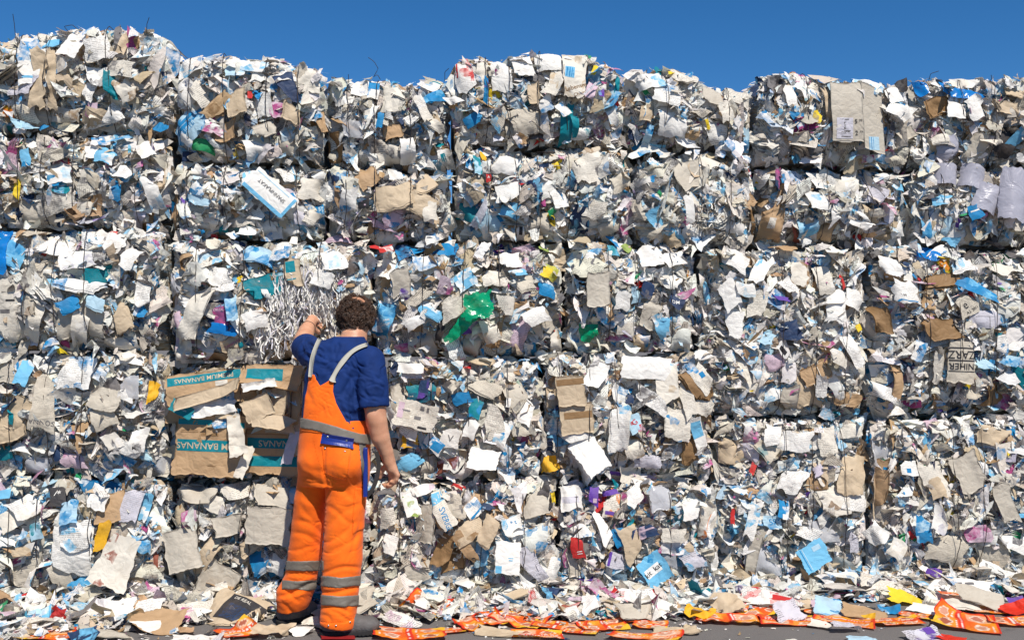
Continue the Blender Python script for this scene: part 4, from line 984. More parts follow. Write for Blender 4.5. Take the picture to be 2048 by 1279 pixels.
    (1100, 880, 40, 50, 0, 'D', 'T', dict(pt=.5, d=.02, lv=4)),
    (1090, 930, 60, 34, 4, 'H', 'J', dict(cr=1.5, d=.05, al=14, lb='crumpled ochre envelope')),
    # bottom left
    (180, 1180, 44, 66, 32, 'C', 'B', dict(pt=.4, d=.10, al=8, cr=.25, nm='brochure', lb='blue brochure photo panel', clear=.95)),
    (190, 1195, 52, 30, 30, 'S', 'S', dict(d=.13, al=10, cr=.15, nm='brochure', lb='black brochure foot lettered ABOUT SPACE', tx=[('ABOUT SPACE', .05, -.1, .3, 2, 'N')], clear=.95)),
    (250, 1110, 66, 100, -22, 'O', 'F', dict(al=14, d=.12, cr=.5, soil=.3, pt=.1, taper=-.2, lb='large sheet with rust stains', clear=.95)),
    (155, 1090, 80, 110, -14, 'W', 'B', dict(al=10, d=.06, cr=.6, pt=.12)),
    (50, 1140, 64, 60, 12, 'N', 'Z', dict(al=10, d=.07, pr=.6, cr=.3, rc=[(.15, .2, .2, .2, 'Z')])),
    (60, 1010, 60, 44, 22, 'W', 'O', dict(al=14, d=.09, cr=.4)),
    (35, 1030, 60, 40, 30, 'O', 'W', dict(al=12, d=.08)),
    (122, 990, 40, 40, -10, 'S', 'W', dict(d=.05, cr=.5, tx=[('/*', 0, .2, .4, 0, 'W')], lb='black card with white strokes')),
    (150, 1020, 34, 50, 8, 'I', 'B', dict(pt=.4, d=.08)),
    (160, 1065, 60, 60, 0, 'W', 'C', dict(pt=.25, al=10, d=.07)),
    (85, 1055, 30, 34, 24, 'I', 'T', dict(pt=.3, d=.1)),
    (195, 1140, 30, 34, -14, 'I', 'B', dict(pt=.5, d=.09, tx=[('GILL', -.2, .3, .2, -60, 'B')])),
    (215, 1065, 24, 60, -12, 'H', 'J', dict(cr=2, d=.08, soil=.4, lb='ochre torn paper tuft')),
    (228, 1010, 60, 60, 8, 'K', 'J', dict(d=.04, cr=.3)),
    (270, 1000, 40, 80, -18, 'L', 'W', dict(al=10, be=-12, d=.09, cr=.3)),
    (295, 1010, 22, 60, -8, 'C', 'W', dict(pt=.4, d=.07, cr=.6)),
    (205, 990, 40, 50, 0, 'W', 'I', dict(al=14, d=.1, cr=1.8)),
    (20, 985, 40, 20, 0, 'C', 'B', dict(pt=.4, d=.05)),
    (40, 1180, 70, 20, -12, 'O', 'N', dict(lv=7, al=20, d=.08)),
    (130, 1150, 40, 60, 20, 'N', 'I', dict(d=.08, al=10, bend=(0, 80))),
    (270, 1170, 40, 60, 4, 'A', 'W', dict(d=.08, lv=4, al=16, th=0)),
    (310, 1100, 20, 70, -6, 'F', 'Z', dict(d=.02, be=-30)),
    # bottom grey board
    (372, 1090, 66, 80, 14, 'G', 'J', dict(al=14, be=-8, d=.11, cr=.4, th=.006, clear=.95, bend=(0, -40), lb='corrugated grey board bent outward')),
    (440, 1160, 70, 80, -28, 'G', 'J', dict(al=8, d=.10, cr=.4, th=.006, soil=.5, lb='dirty grey board corner', clear=.95)),
    (470, 1040, 70, 40, 10, 'G', 'J', dict(al=10, d=.09, cr=.5, soil=.3)),
    (545, 1040, 84, 70, -5, 'G', 'W', dict(al=6, d=.085, cr=.3, soil=.1, clear=.95, lb='broad pale cardboard face with a crease')),
    (550, 985, 70, 50, 8, 'G', 'W', dict(al=14, d=.09, cr=.5)),
    (395, 985, 80, 34, -6, 'G', 'W', dict(al=26, d=.09, cr=.4)),
    (470, 980, 60, 34, 10, 'O', 'G', dict(al=24, d=.1, cr=.6)),
    (430, 1000, 50, 34, -30, 'O', 'W', dict(cr=1, al=14)),
    (365, 1150, 40, 60, 2, 'A', 'J', dict(al=4, d=.05, cr=.3, soil=.2)),
    (505, 1085, 60, 30, 34, 'A', 'G', dict(al=12, d=.1, cr=.6)),
    (525, 1115, 40, 50, 24, 'B', 'W', dict(pt=.3, lv=6, al=14, d=.07)),
    (560, 1120, 40, 44, -14, 'W', 'Z', dict(al=14, d=.09, pr=.2, cr=.6)),
    (590, 985, 30, 40, -20, 'I', 'W', dict(pt=.4, al=20, d=.08)),
    (420, 1100, 30, 110, -34, 'A', 'J', dict(be=14, d=.06, soil=.3)),
    (545, 1180, 90, 50, 22, 'J', 'K', dict(al=8, d=.05, cr=.5, soil=.5)),
    # torn bag bale
    (885, 1015, 34, 84, 30, 'O', 'C', dict(al=6, d=.10, cr=.2, bend=(90, 50), lb='pale strip lettered SVERIGE in blue', rc=[(.0, .36, .9, .2, 'C')], tx=[('SVERIGE', -.1, -.22, .2, -100, 'B')])),
    (900, 1005, 50, 50, 10, 'N', 'Z', dict(pr=.3, pt=.2, al=12, cr=.6, lv=3, d=.07)),
    (945, 1010, 34, 40, -44, 'W', 'B', dict(pt=.35, d=.08, rc=[(.3, 0, .12, .9, 'B')])),
    (935, 1050, 70, 40, 32, 'A', 'J', dict(al=16, d=.10, cr=.3, pr=.3, pt=.2, th=0, lb='brown paper bag with printed panels', nm='paper_bag')),
    (930, 1085, 24, 80, 36, 'K', 'J', dict(al=8, d=.11, cr=.4, th=0, nm='paper_bag', tx=[('CD', 0, -.4, .16, -70, 'S')])),
    (885, 1090, 40, 70, -14, 'J', 'K', dict(d=.07, cr=1.4, soil=.4, th=0, lb='stained brown bag')),
    (905, 1110, 50, 50, 4, 'J', 'K', dict(d=.03, cr=.8, soil=.3)),
    (972, 1050, 34, 60, -14, 'A', 'H', dict(lv=7, al=22, d=.13, bend=(0, -90), th=0, lb='tan book with curled pages')),
    (1010, 1100, 48, 62, -4, 'W', 'B', dict(al=12, d=.12, cr=.2, soil=0, clear=.95, lb='white leaflet with blue clouds', rc=[(-.35, -.36, .25, .22, 'C'), (.12, .0, .2, .02, 'C'), (.12, -.07, .16, .03, 'C')])),
    (962, 1095, 30, 60, 3, 'I', 'B', dict(pt=.4, d=.08, bend=(0, -40))),
    (1022, 1045, 44, 44, 14, 'W', 'C', dict(al=8, d=.08, cr=.4, pt=.25, tx=[('* t', .1, .2, .3, 5, 'B')])),
    (850, 1040, 54, 80, 0, 'G', 'A', dict(al=4, d=.05, cr=.3)),
    (835, 1125, 60, 60, 4, 'G', 'J', dict(al=6, d=.05, cr=.4)),
    (780, 1080, 30, 40, -20, 'W', 'Z', dict(al=22, d=.1, cr=.4)),
    (775, 1030, 34, 44, 10, 'O', 'W', dict(al=10, d=.08, cr=.6, bend=(0, -90), nm='paper_bowl')),
    (820, 1000, 30, 60, 18, 'W', 'V', dict(pt=.2, al=14, d=.08)),
    (845, 975, 50, 24, 24, 'W', 'Q', dict(al=24, d=.1, cr=.3)),
    (1070, 1000, 60, 60, 14, 'G', 'W', dict(al=14, d=.08, cr=.6, bend=(0, -70))),
    (1060, 1120, 34, 100, 24, 'L', 'I', dict(al=8, be=-15, d=.08, cr=.3, lb='pale lilac pointed sheet', taper=.3)),
    (1105, 1130, 30, 50, -22, 'W', 'B', dict(al=14, d=.1, pt=.15, cr=.3)),
    (860, 1170, 54, 50, -14, 'W', 'C', dict(al=18, d=.09, cr=.5, rc=[(-.4, 0, .12, .9, 'C')], lb='white sheet edged blue near the ground')),
    (805, 1150, 50, 60, 34, 'W', 'L', dict(al=14, d=.08, cr=.5)),
    (980, 1175, 40, 60, -4, 'O', 'Z', dict(al=12, d=.1, cr=.2, rc=[(0, .3, .6, .03, 'Z'), (0, .2, .6, .02, 'Z')])),
    (920, 1155, 22, 60, -34, 'O', 'G', dict(al=10, d=.1, cr=.2)),
    (945, 1165, 50, 30, 24, 'N', 'S', dict(pr=.8, al=14, d=.08, tx=[('PERI', .1, .1, .3, 40, 'S')])),
    # kit kat bale
    (1295, 1125, 56, 60, 36, 'C', 'B', dict(al=8, d=.12, cr=.35, clear=1.0, soil=0, nm='plastic_wrapper', lb='bright blue plastic wrapper lettered kit kat', pt=.06,
        rc=[(-.05, .02, .62, .30, 'W')], tx=[('kit  kat', -.05, .02, .24, 4, 'S')])),
    (1330, 1110, 30, 50, 24, 'L', 'W', dict(film='c', d=.10, cr=1, nm='plastic_film')),
    (1148, 1085, 34, 60, 14, 'R', 'F', dict(d=.10, be=-15, cr=.4, lb='red folder with white print', rc=[(.1, -.2, .4, .04, 'W'), (.1, -.3, .4, .04, 'W')])),
    (1182, 990, 26, 60, -4, 'P', 'Q', dict(d=.08, cr=.4, lb='purple box', rc=[(.1, -.1, .4, .2, 'Q')])),
    (1232, 958, 34, 34, -12, 'Q', 'P', dict(d=.11, al=16, rc=[(0, .35, .95, .28, 'P'), (0, .05, .9, .3, 'W')], tx=[('TOP', -.1, .05, .2, 0, 'P')])),
    (1215, 980, 50, 14, 10, 'P', 'D', dict(d=.09)),
    (1262, 985, 44, 34, 40, 'W', 'W', dict(al=16, d=.12, cr=.2, soil=0)),
    (1135, 990, 50, 54, 6, 'W', 'L', dict(al=10, d=.09, cr=.3, rc=[(0, -.1, .8, .25, 'L')])),
    (1105, 995, 12, 40, 8, 'Y', 'B', dict(d=.08)),
    (1118, 1005, 20, 60, 6, 'D', 'B', dict(d=.05, pt=.3)),
    (1200, 1050, 24, 80, 12, 'W', 'O', dict(al=12, d=.1, taper=-.3, cr=.3)),
    (1215, 1005, 34, 50, -10, 'O', 'X', dict(pt=.2, d=.08, rc=[(0, -.3, .6, .15, 'P')])),
    (1252, 1080, 38, 84, 14, 'A', 'H', dict(al=8, d=.11, cr=.3, taper=.12, lb='sunlit tan envelope', th=0)),
    (1280, 1055, 60, 26, 14, 'D', 'Q', dict(d=.08, pt=.3, rc=[(0, .2, .8, .15, 'Q')], lb='navy and pink wrapper')),
    (1232, 1065, 30, 40, 20, 'B', 'D', dict(d=.06, pt=.3)),
    (1310, 990, 50, 50, 10, 'A', 'W', dict(film='c', cr=1.6, d=.06, nm='plastic_film')),
    (1340, 960, 60, 34, 14, 'W', 'C', dict(al=24, d=.1, cr=.6, rc=[(-.3, -.1, .2, .5, 'C')])),
    (1372, 1010, 44, 40, 0, 'W', 'Q', dict(al=12, d=.1, cr=.5, bend=(0, -40))),
    (1335, 1060, 50, 30, 10, 'O', 'J', dict(al=20, cr=.8, d=.09)),
    (1372, 1105, 44, 60, 24, 'L', 'C', dict(pt=.3, al=8, d=.07, lb='lilac leaflet with blue print')),
    (1385, 1150, 44, 44, 0, 'G', 'W', dict(al=10, d=.06)),
    (1150, 1120, 40, 60, 4, 'G', 'W', dict(al=4, d=.04, cr=.3)),
    (1225, 1110, 40, 34, -14, 'L', 'P', dict(al=10, d=.07, rc=[(-.4, 0, .15, .9, 'P')])),
    (1400, 1040, 34, 60, -4, 'W', 'X', dict(al=8, d=.09, lv=3, cr=.2, lb='white book with a red line', rc=[(.2, .1, .05, .6, 'X')])),
    # right bottom bales
    (1612, 1102, 60, 50, 26, 'C', 'B', dict(al=16, d=.12, cr=.25, soil=0, clear=.95, lb='cyan sheet with white printed corner', rc=[(-.35, 0, .03, .9, 'B'), (-.28, 0, .03, .9, 'I'), (.2, .25, .3, .2, 'I')])),
    (1405, 1030, 40, 74, -4, 'O', 'X', dict(al=8, d=.1, cr=.2, lv=3)),
    (1460, 1030, 14, 44, -8, 'R', 'F', dict(d=.06, be=20)),
    (1500, 1030, 26, 90, -14, 'W', 'C', dict(al=10, d=.09, pt=.3, cr=.6)),
    (1560, 1015, 24, 44, -12, 'B', 'W', dict(d=.09, al=14, rc=[(.2, -.4, .5, .3, 'W')])),
    (1540, 1040, 40, 30, 0, 'I', 'B', dict(d=.06, pt=.3, tx=[('59', 0, 0, .6, 10, 'B')])),
    (1580, 955, 50, 70, -24, 'W', 'W', dict(al=14, d=.09, cr=.5)),
    (1700, 945, 60, 90, -6, 'A', 'J', dict(al=8, d=.07, cr=1.4, th=0, lb='cream crinkled sack', bend=(0, -40))),
    (1755, 960, 30, 100, -4, 'K', 'J', dict(be=-20, d=.06, cr=.4, rc=[(.2, .3, .3, .06, 'B')])),
    (1740, 990, 20, 110, -14, 'A', 'J', dict(be=20, d=.08, cr=.4)),
    (1660, 1000, 60, 70, 10, 'O', 'W', dict(al=12, d=.07, cr=1.0)),
    (1700, 1000, 60, 40, -14, 'W', 'Z', dict(al=20, d=.08, cr=.9)),
    (1745, 1065, 50, 44, -34, 'W', 'W', dict(al=20, d=.11, cr=.3, soil=0)),
    (1780, 1090, 34, 40, -20, 'O', 'W', dict(al=16, d=.11, cr=.3)),
    (1705, 1080, 22, 50, 4, 'L', 'W', dict(al=6, d=.09, cr=.2, bend=(0, -60))),
    (1640, 1060, 60, 50, 0, 'L', 'P', dict(film='c', cr=1.4, d=.06, nm='plastic_film')),
    (1610, 1060, 50, 30, -24, 'W', 'W', dict(al=26, d=.09, cr=.5)),
    (1520, 1120, 70, 80, 10, 'G', 'W', dict(film='c', cr=1.0, d=.05, nm='plastic_bag', lb='bulging clear bag of pale paper', bend=(0, -60))),
    (1500, 1110, 24, 90, -12, 'G', 'W', dict(al=8, d=.07, cr=.3)),
    (1432, 1120, 44, 50, -6, 'W', 'C', dict(pt=.3, d=.05)),
    (1830, 1050, 34, 60, 4, 'B', 'I', dict(pt=.4, d=.08, cr=.8)),
    (1862, 1030, 40, 60, -14, 'W', 'L', dict(al=14, d=.09, cr=.4)),
    (1850, 950, 60, 80, 8, 'O', 'Z', dict(al=8, d=.06, cr=.5, pr=.2)),
    (1858, 970, 34, 44, 14, 'A', 'H', dict(cr=2.4, d=.08, lb='ochre crumpled tissue', th=0)),
    (1920, 940, 60, 80, 24, 'G', 'W', dict(al=12, d=.09, cr=.2, lb='smooth grey white board', taper=.1)),
    (1950, 930, 26, 50, 6, 'W', 'I', dict(cr=1.8, d=.08)),
    (1925, 960, 50, 30, 14, 'F', 'Q', dict(pt=.3, d=.05)),
    (1990, 1000, 40, 90, 12, 'G', 'W', dict(al=12, d=.09, cr=.5)),
    (2010, 1080, 80, 34, -20, 'W', 'Z', dict(al=24, d=.09, cr=.5, pr=.2)),
    (1880, 1090, 80, 60, -14, 'N', 'Z', dict(pr=.3, lv=5, al=14, d=.06)),
    (1940, 1060, 60, 40, 10, 'Q', 'M', dict(pt=.4, d=.05)),
    (1970, 1110, 60, 60, 0, 'N', 'T', dict(lv=4, pr=.4, d=.06)),
    (2030, 1025, 34, 10, 0, 'B', 'C', dict(d=.07)),
    (1800, 930, 40, 34, 0, 'W', 'B', dict(rc=[(0, -.2, .3, .3, 'B')], al=12, d=.08)),
    (1465, 900, 60, 60, -10, 'A', 'W', dict(lv=6, be=20, cr=1.4, d=.04, th=0)),
    (1530, 900, 40, 50, 24, 'N', 'T', dict(lv=5, pt=.3, d=.06)),
    (1500, 935, 16, 34, -24, 'R', 'W', dict(d=.07, pr=.8, lb='red striped scrap')),
    (1650, 880, 40, 60, 4, 'O', 'A', dict(al=12, d=.08, cr=.6)),
    (1745, 910, 50, 50, -20, 'L', 'W', dict(film='c', cr=1.8, d=.07, nm='plastic_film')),
    (1540, 870, 40, 40, 8, 'W', 'W', dict(al=16, d=.08, cr=.6)),
    (1585, 880, 70, 44, -6, 'W', 'A', dict(al=14, d=.08, cr=.8)),
    (1700, 860, 60, 30, 6, 'O', 'J', dict(al=24, cr=1.2, d=.07)),
    (1850, 850, 80, 24, -4, 'W', 'Z', dict(al=30, cr=1.2, d=.07)),
    (1975, 870, 70, 40, -8, 'A', 'J', dict(al=14, cr=1.3, th=0)),
]


# pieces seen one by one in the photograph, and added backing sheets: px, py, w, h (photo pixels), turn (degrees), tint, ink, options
def text_tris(body, size, bold=False):
    cu = bpy.data.curves.new('t', 'FONT'); cu.body = body; cu.size = size; cu.align_x = 'CENTER'; cu.align_y = 'CENTER'
    if bold: cu.offset = size * 0.007
    cu.resolution_u = 3
    o = bpy.data.objects.new('t', cu); C.objects.link(o)
    dg = bpy.context.evaluated_depsgraph_get()
    me = o.evaluated_get(dg).to_mesh()
    V = np.zeros(len(me.vertices) * 3, np.float32); me.vertices.foreach_get('co', V)
    me.calc_loop_triangles()
    T = np.zeros(len(me.loop_triangles) * 3, np.int32); me.loop_triangles.foreach_get('vertices', T)
    bpy.data.objects.remove(o); bpy.data.curves.remove(cu)
    return V.reshape(-1, 3)[:, :2], T.reshape(-1, 3)

NAMES = {'K': 'cardboard_piece', 'A': 'cardboard_piece', 'G': 'cardboard_piece', 'J': 'cardboard_piece', 'N': 'newspaper_page'}

def one_sheet(w, h, tint, ink, pr, pt, soil, o, seed, texts=(), rects=(), paint=None, thick=0.0, leaves=1, res=0.011):
    """one hand-placed sheet in its own (x, y, z) frame; decals of print lie on it"""
    nu, nv = max(6, int(w / res)), max(6, int(h / res))
    nu, nv = min(nu, 44), min(nv, 44)
    r0 = np.random.default_rng(seed)
    p = {}
    A = lambda a: np.array([[a]], float)
    cr = o.get('cr', 1.0); sz = math.sqrt(w * h)
    p['c_dir'] = [A(r0.uniform(0, math.pi)) for _ in range(7)]
    p['c_frq'] = [A(r0.uniform(1.2, 5.0) / sz) for _ in range(4)] + [A(r0.uniform(5, 10) / sz) for _ in range(3)]
    p['c_sh'] = [A(r0.uniform(0, 2)) for _ in range(7)]
    p['c_amp'] = [A(sz * a_ * cr * r0.uniform(.3, 1)) for a_ in (.045, .045, .04, .04, .014, .014, .014)]
    stiff = 0.4 if o.get('lay') else 0.3 if (o.get('clear', 0) >= .95 or o.get('nm') in ('carton', 'banana_carton')) else 1.0
    bd, ba = o.get('bend', (r0.uniform(0, 180), r0.normal(0, 30)))
    p['b_dir'] = A(R(bd)); p['b_k'] = A(R(ba) / sz)
    fl = list(o.get('fold', []))
    if stiff == 1.0:
        for _ in range(r0.integers(1, 4)):
            fl.append((r0.uniform(0, 360), r0.uniform(.05, .45), r0.normal(0, 17)))
        if r0.random() < .45: fl.append((r0.choice([45, 135, 225, 315]) + r0.normal(0, 14), r0.uniform(.38, .52), r0.uniform(60, 160) * r0.choice([-1, 1])))
    wob = [r0.uniform(0, 6), r0.uniform(0, 6), r0.normal(0, .12) * stiff, r0.normal(0, .10) * stiff, .05 * stiff, r0.uniform(3, 7)]
    p['f_dir'] = [A(R(f[0])) for f in fl]; p['f_off'] = [A(f[1] * sz) for f in fl]; p['f_ang'] = [A(R(f[2])) for f in fl]
    u, v = np.meshgrid(np.linspace(-.5, .5, nu + 1), np.linspace(-.5, .5, nv + 1), indexing='ij')
    u, v = u.ravel(), v.ravel()
    edge = (np.abs(u) > .49) | (np.abs(v) > .49)
    tp = o.get('taper', 0.0)
    ew = [r0.uniform(9, 16), r0.uniform(22, 40), r0.uniform(0, 6), r0.uniform(0, 6), r0.uniform(9, 16), r0.uniform(22, 40)]
    rag_u = np.sin(v * ew[0] + ew[2]) + .6 * np.sin(v * ew[1] + ew[3]) + .5 * r0.normal(0, 1, len(u)) * (r0.random(len(u)) < .25)
    rag_v = np.sin(u * ew[4] + ew[3]) + .6 * np.sin(u * ew[5] + ew[2]) + .5 * r0.normal(0, 1, len(u)) * (r0.random(len(u)) < .25)
    torn = o.get('torn', 0.018)
    out_V, out_F, out_T, out_I, out_P, out_U = [], [], [], [], [], []
    off = 0
    def put(x, y, z, faces, tint_, ink_, par_):
        nonlocal off
        X, Y, Z = deform(x[None], y[None], z[None], p)
        V = np.stack([X[0], Y[0], Z[0]], -1)
        n = len(V)
        out_V.append(V); out_F.append(np.asarray(faces) + off)
        out_T.append(np.broadcast_to(tint_, (n, 3))); out_I.append(np.broadcast_to(ink_, (n, 3))); out_P.append(np.broadcast_to(par_, (n, 3)))
        out_U.append(np.stack([x + seed * 1.37 % 50, y, np.full(n, seed * 0.77 % 50)], -1))
        off += n
    for L in range(leaves):
        a = r0.normal(0, 0.07) * (L > 0); sh = r0.normal(0, 0.035, 2) * sz * (L > 0)
        x = u * w * (1 + tp * 2 * v) + edge * rag_u * torn * w + w * (wob[2] * v + wob[4] * np.sin(v * wob[5] + wob[0]))
        y = v * h + edge * rag_v * torn * h + h * (wob[3] * u + wob[4] * np.sin(u * wob[5] + wob[1]))
        x, y = x * math.cos(a) - y * math.sin(a) + sh[0], x * math.sin(a) + y * math.cos(a) + sh[1]
        z = np.full(len(u), -L * (0.004 + 0.02 * o.get('fan', 0)) ) - (L * o.get('fan', 0)) * 0.05 * (0.5 - v) * sz * 3
        tt = paint(u, v) if paint is not None else np.array(tint)
        put(x, y, z, grid_faces(nu, nv), tt, np.array(ink), np.array([pr, pt, soil]))
    if thick:
        x = u * w * (1 + tp * 2 * v) + w * (wob[2] * v + wob[4] * np.sin(v * wob[5] + wob[0])); y = v * h + h * (wob[3] * u + wob[4] * np.sin(u * wob[5] + wob[1]))
        put(x, y, np.full(len(u), -thick), grid_faces(nu, nv)[:, ::-1], np.array(tint) * 0.9, np.array(ink), np.array([0, 0, soil]))
        i, j = np.meshgrid(np.arange(nu + 1), np.arange(nv + 1), indexing='ij'); idx = (i * (nv + 1) + j)
        ring = np.concatenate([idx[:, 0], idx[-1, 1:], idx[::-1, -1][1:], idx[0, ::-1][1:-1]])
        nb = len(u)
        q = np.stack([ring, np.roll(ring, -1), np.roll(ring, -1) + nb * leaves, ring + nb * leaves], -1)
        out_F.append(q)
    tris = []
    def put_tris(x, y, T, c):
        nonlocal off
        X, Y, Z = deform(x[None], y[None], np.full((1, len(x)), 0.0028), p)
        n = len(x)
        out_V.append(np.stack([X[0], Y[0], Z[0]], -1)); tris.append(np.asarray(T) + off)
        out_T.append(np.broadcast_to(np.array(COL[c]), (n, 3))); out_I.append(np.broadcast_to(np.array(COL[c]), (n, 3))); out_P.append(np.zeros((n, 3)))
        out_U.append(np.stack([x, y, np.zeros(n)], -1)); off += n
    for (cu, cv, rw, rh, c) in rects:                       # printed bars, in parts of the sheet
        a, b_ = max(2, int(rw * nu)), max(2, int(rh * nv) + 1)
        uu, vv = np.meshgrid(np.linspace(-.5, .5, a + 1), np.linspace(-.5, .5, b_ + 1), indexing='ij')
        x = (cu + uu.ravel() * rw) * w; y = (cv + vv.ravel() * rh) * h
        X, Y, Z = deform(x[None], y[None], np.full((1, len(x)), 0.0016), p)
        n = len(x)
        out_V.append(np.stack([X[0], Y[0], Z[0]], -1)); out_F.append(grid_faces(a, b_) + off)
        cc = np.array(COL[c])
        out_T.append(np.broadcast_to(cc, (n, 3))); out_I.append(np.broadcast_to(cc, (n, 3))); out_P.append(np.broadcast_to(np.array([0, 0, soil * .6]), (n, 3)))
        out_U.append(np.stack([x + 3.1, y, np.full(n, seed % 31)], -1)); off += n
    for (body, cu, cv, size, rot, c) in texts:
        tv, tt = text_tris(body, size * h, True)
        a = R(rot); x = cu * w + tv[:, 0] * math.cos(a) - tv[:, 1] * math.sin(a); y = cv * h + tv[:, 0] * math.sin(a) + tv[:, 1] * math.cos(a)
        put_tris(x, y, tt, c)
    V = np.concatenate(out_V)
    f4 = np.concatenate(out_F)
    c4 = lambda a: np.concatenate([np.concatenate(a), np.ones((len(V), 1))], 1)
    att = dict(tint=('FLOAT_COLOR', c4(out_T)), ink=('FLOAT_COLOR', c4(out_I)), par=('FLOAT_VECTOR', np.concatenate(out_P)), uvw=('FLOAT_VECTOR', np.concatenate(out_U)))
    return V, [f4] + ([np.concatenate(tris)] if tris else []), att

def press(b, V, lim):
    """what the baler did: sheets flattened against the face and folded in at the bale's edges; lim (n,1) = how far each stands out"""
    q, z, d = V[..., 0], V[..., 1], V[..., 2]
    tuck = np.where(lim > .09, .9, .22 + .40 * np.mod(lim * 977, 1.0) ** 2)
    q = np.where(q < b.s0, b.s0 + (q - b.s0) * tuck, np.where(q > b.s1, b.s1 + (q - b.s1) * tuck, q))
    top = b.zt(q)
    z = np.where(z < b.zb + .01, b.zb + .01 + (z - b.zb - .01) * np.where(lim > .09, .6, .15), np.where(z > top, top + (z - top) * np.minimum(tuck, .3), z))
    z = np.maximum(z, .004)
    f = b.face(q, z); e = d - f
    d = f + np.where(e > 0, lim * np.tanh(e / lim), -.075 * np.tanh(-e / .075))
    return np.stack([q, z, d], -1)
def capped(b, V):
    top = b.zt(V[..., 0])
    return np.stack([V[..., 0], np.where(V[..., 1] > top, top + (V[..., 1] - top) * .4, V[..., 1]), V[..., 2]], -1)
def limits(n, loose=.14):
    return np.where(rng.random(n) < loose, rng.uniform(.095, .17, n), rng.uniform(.014, .075, n))[:, None]

keep_clear = []                                            # (s, z, half w, half h) of the hand-placed pieces
fcount = {}
for k, f in enumerate(FEATURES):
    px, py, fw, fh, rot, tk, ik, o = f
    b = bale_at(px, py)
    q, z = wall_sz(px, py)
    if tk in 'YRPX' and not o.get('clear'): fw, fh = fw * .78, fh * .78
    W_, H_ = fw * PXM * (1 if o.get('clear') else .94), fh * PXM * (1 if o.get('clear') else .94)
    if o.get('film'):
        mat = {'c': M_FILM, 'g': M_GREENBAG, 'b': M_BLUEBAG, 'l': M_GREYBAG}[o['film']]
    else:
        mat = M_PAPER
    V, F, att = one_sheet(W_, H_, COL[tk], COL[ik], o.get('pr', 0.0 if (o.get('clear') or o.get('film') or tk not in 'WONL') else float(rng.choice([0, .3, .6]))), o.get('pt', 0.0 if (o.get('clear') or tk not in 'WOIBC') else (.45 if tk in 'BC' else float(rng.choice([0, .1, .22])))), o.get('soil', 0.2), o, 100 + k * 7,
                          o.get('tx', ()), o.get('rc', ()), None, o.get('th', 0.004 if tk in 'KAGJ' else 0.0), o.get('lv', 1))
    lo_ = o.get('clear', 0) >= .95 or o.get('nm') in ('carton', 'banana_carton')
    ja, jb = (0, 0) if lo_ else (rng.normal(4, 9), rng.normal(0, 14))
    Rm = rot_mats(np.array([R(rot)]), np.array([R(o.get('al', 8) + ja)]), np.array([R(o.get('be', 0) + jb)]))[0]
    V = V @ Rm.T
    dd = float(b.face(np.array(q), np.clip(np.array(z), b.zb + .03, float(b.zt(q)) - .03)))
    V = V + np.array([q, z, max(dd, b.off - 0.06) + o.get('d', 0.055) * (1.0 if lo_ else 0.8)])
    if not lo_:
        V = press(b, V[None], np.array([[0.035 + o.get('d', .055) * .6]]))[0]
    nm = o.get('nm') or ('magazine' if o.get('lv', 1) > 2 else NAMES.get(tk, 'paper_sheet'))
    ob = mesh(nm, b.loc(V), F, mat, b.root, o.get('sm', True), att)
    if o.get('lb'): ob['label'] = o['lb']
    c_, s_ = abs(math.cos(R(rot))), abs(math.sin(R(rot)))
    keep_clear.append((q, z, (W_ * c_ + H_ * s_) / 2, (W_ * s_ + H_ * c_) / 2, o.get('clear', 0.85)))
    fcount[b.k] = fcount.get(b.k, 0) + 1
KC = np.array([kk[:4] for kk in keep_clear]); KCF = np.array([kk[4] for kk in keep_clear])

def covers(q, z, g=0.0):                                          # is (q, z) in front of a hand-placed piece?
    a = ((q[:, None] - KC[None, :, 0]) / (KC[None, :, 2] * KCF[None] + g)) ** 2 + ((z[:, None] - KC[None, :, 1]) / (KC[None, :, 3] * KCF[None] + g)) ** 2
    return (a < 1).any(1)

SHR = [wall_sz(*p) for p in ((600, 590), (545, 640))]
def tube(pts, r, n=5):
    pts = np.asarray(pts, float); m = len(pts)
    t = np.gradient(pts, axis=0); t /= np.linalg.norm(t, axis=1, keepdims=True) + 1e-9
    up = np.where(np.abs(t[:, 1:2]) < .9, np.array([[0, 1.0, 0]]), np.array([[1.0, 0, 0]]))
    a = np.cross(t, up); a /= np.linalg.norm(a, axis=1, keepdims=True) + 1e-9
    b = np.cross(t, a)
    an = np.linspace(0, 2 * math.pi, n, endpoint=False)
    r = np.broadcast_to(np.asarray(r, float), (m,))
    V = pts[:, None] + r[:, None, None] * (np.cos(an)[None, :, None] * a[:, None] + np.sin(an)[None, :, None] * b[:, None])
    i, j = np.meshgrid(np.arange(m - 1), np.arange(n), indexing='ij')
    F = np.stack([i * n + j, i * n + (j + 1) % n, (i + 1) * n + (j + 1) % n, (i + 1) * n + j], -1).reshape(-1, 4)
    return V.reshape(-1, 3), F

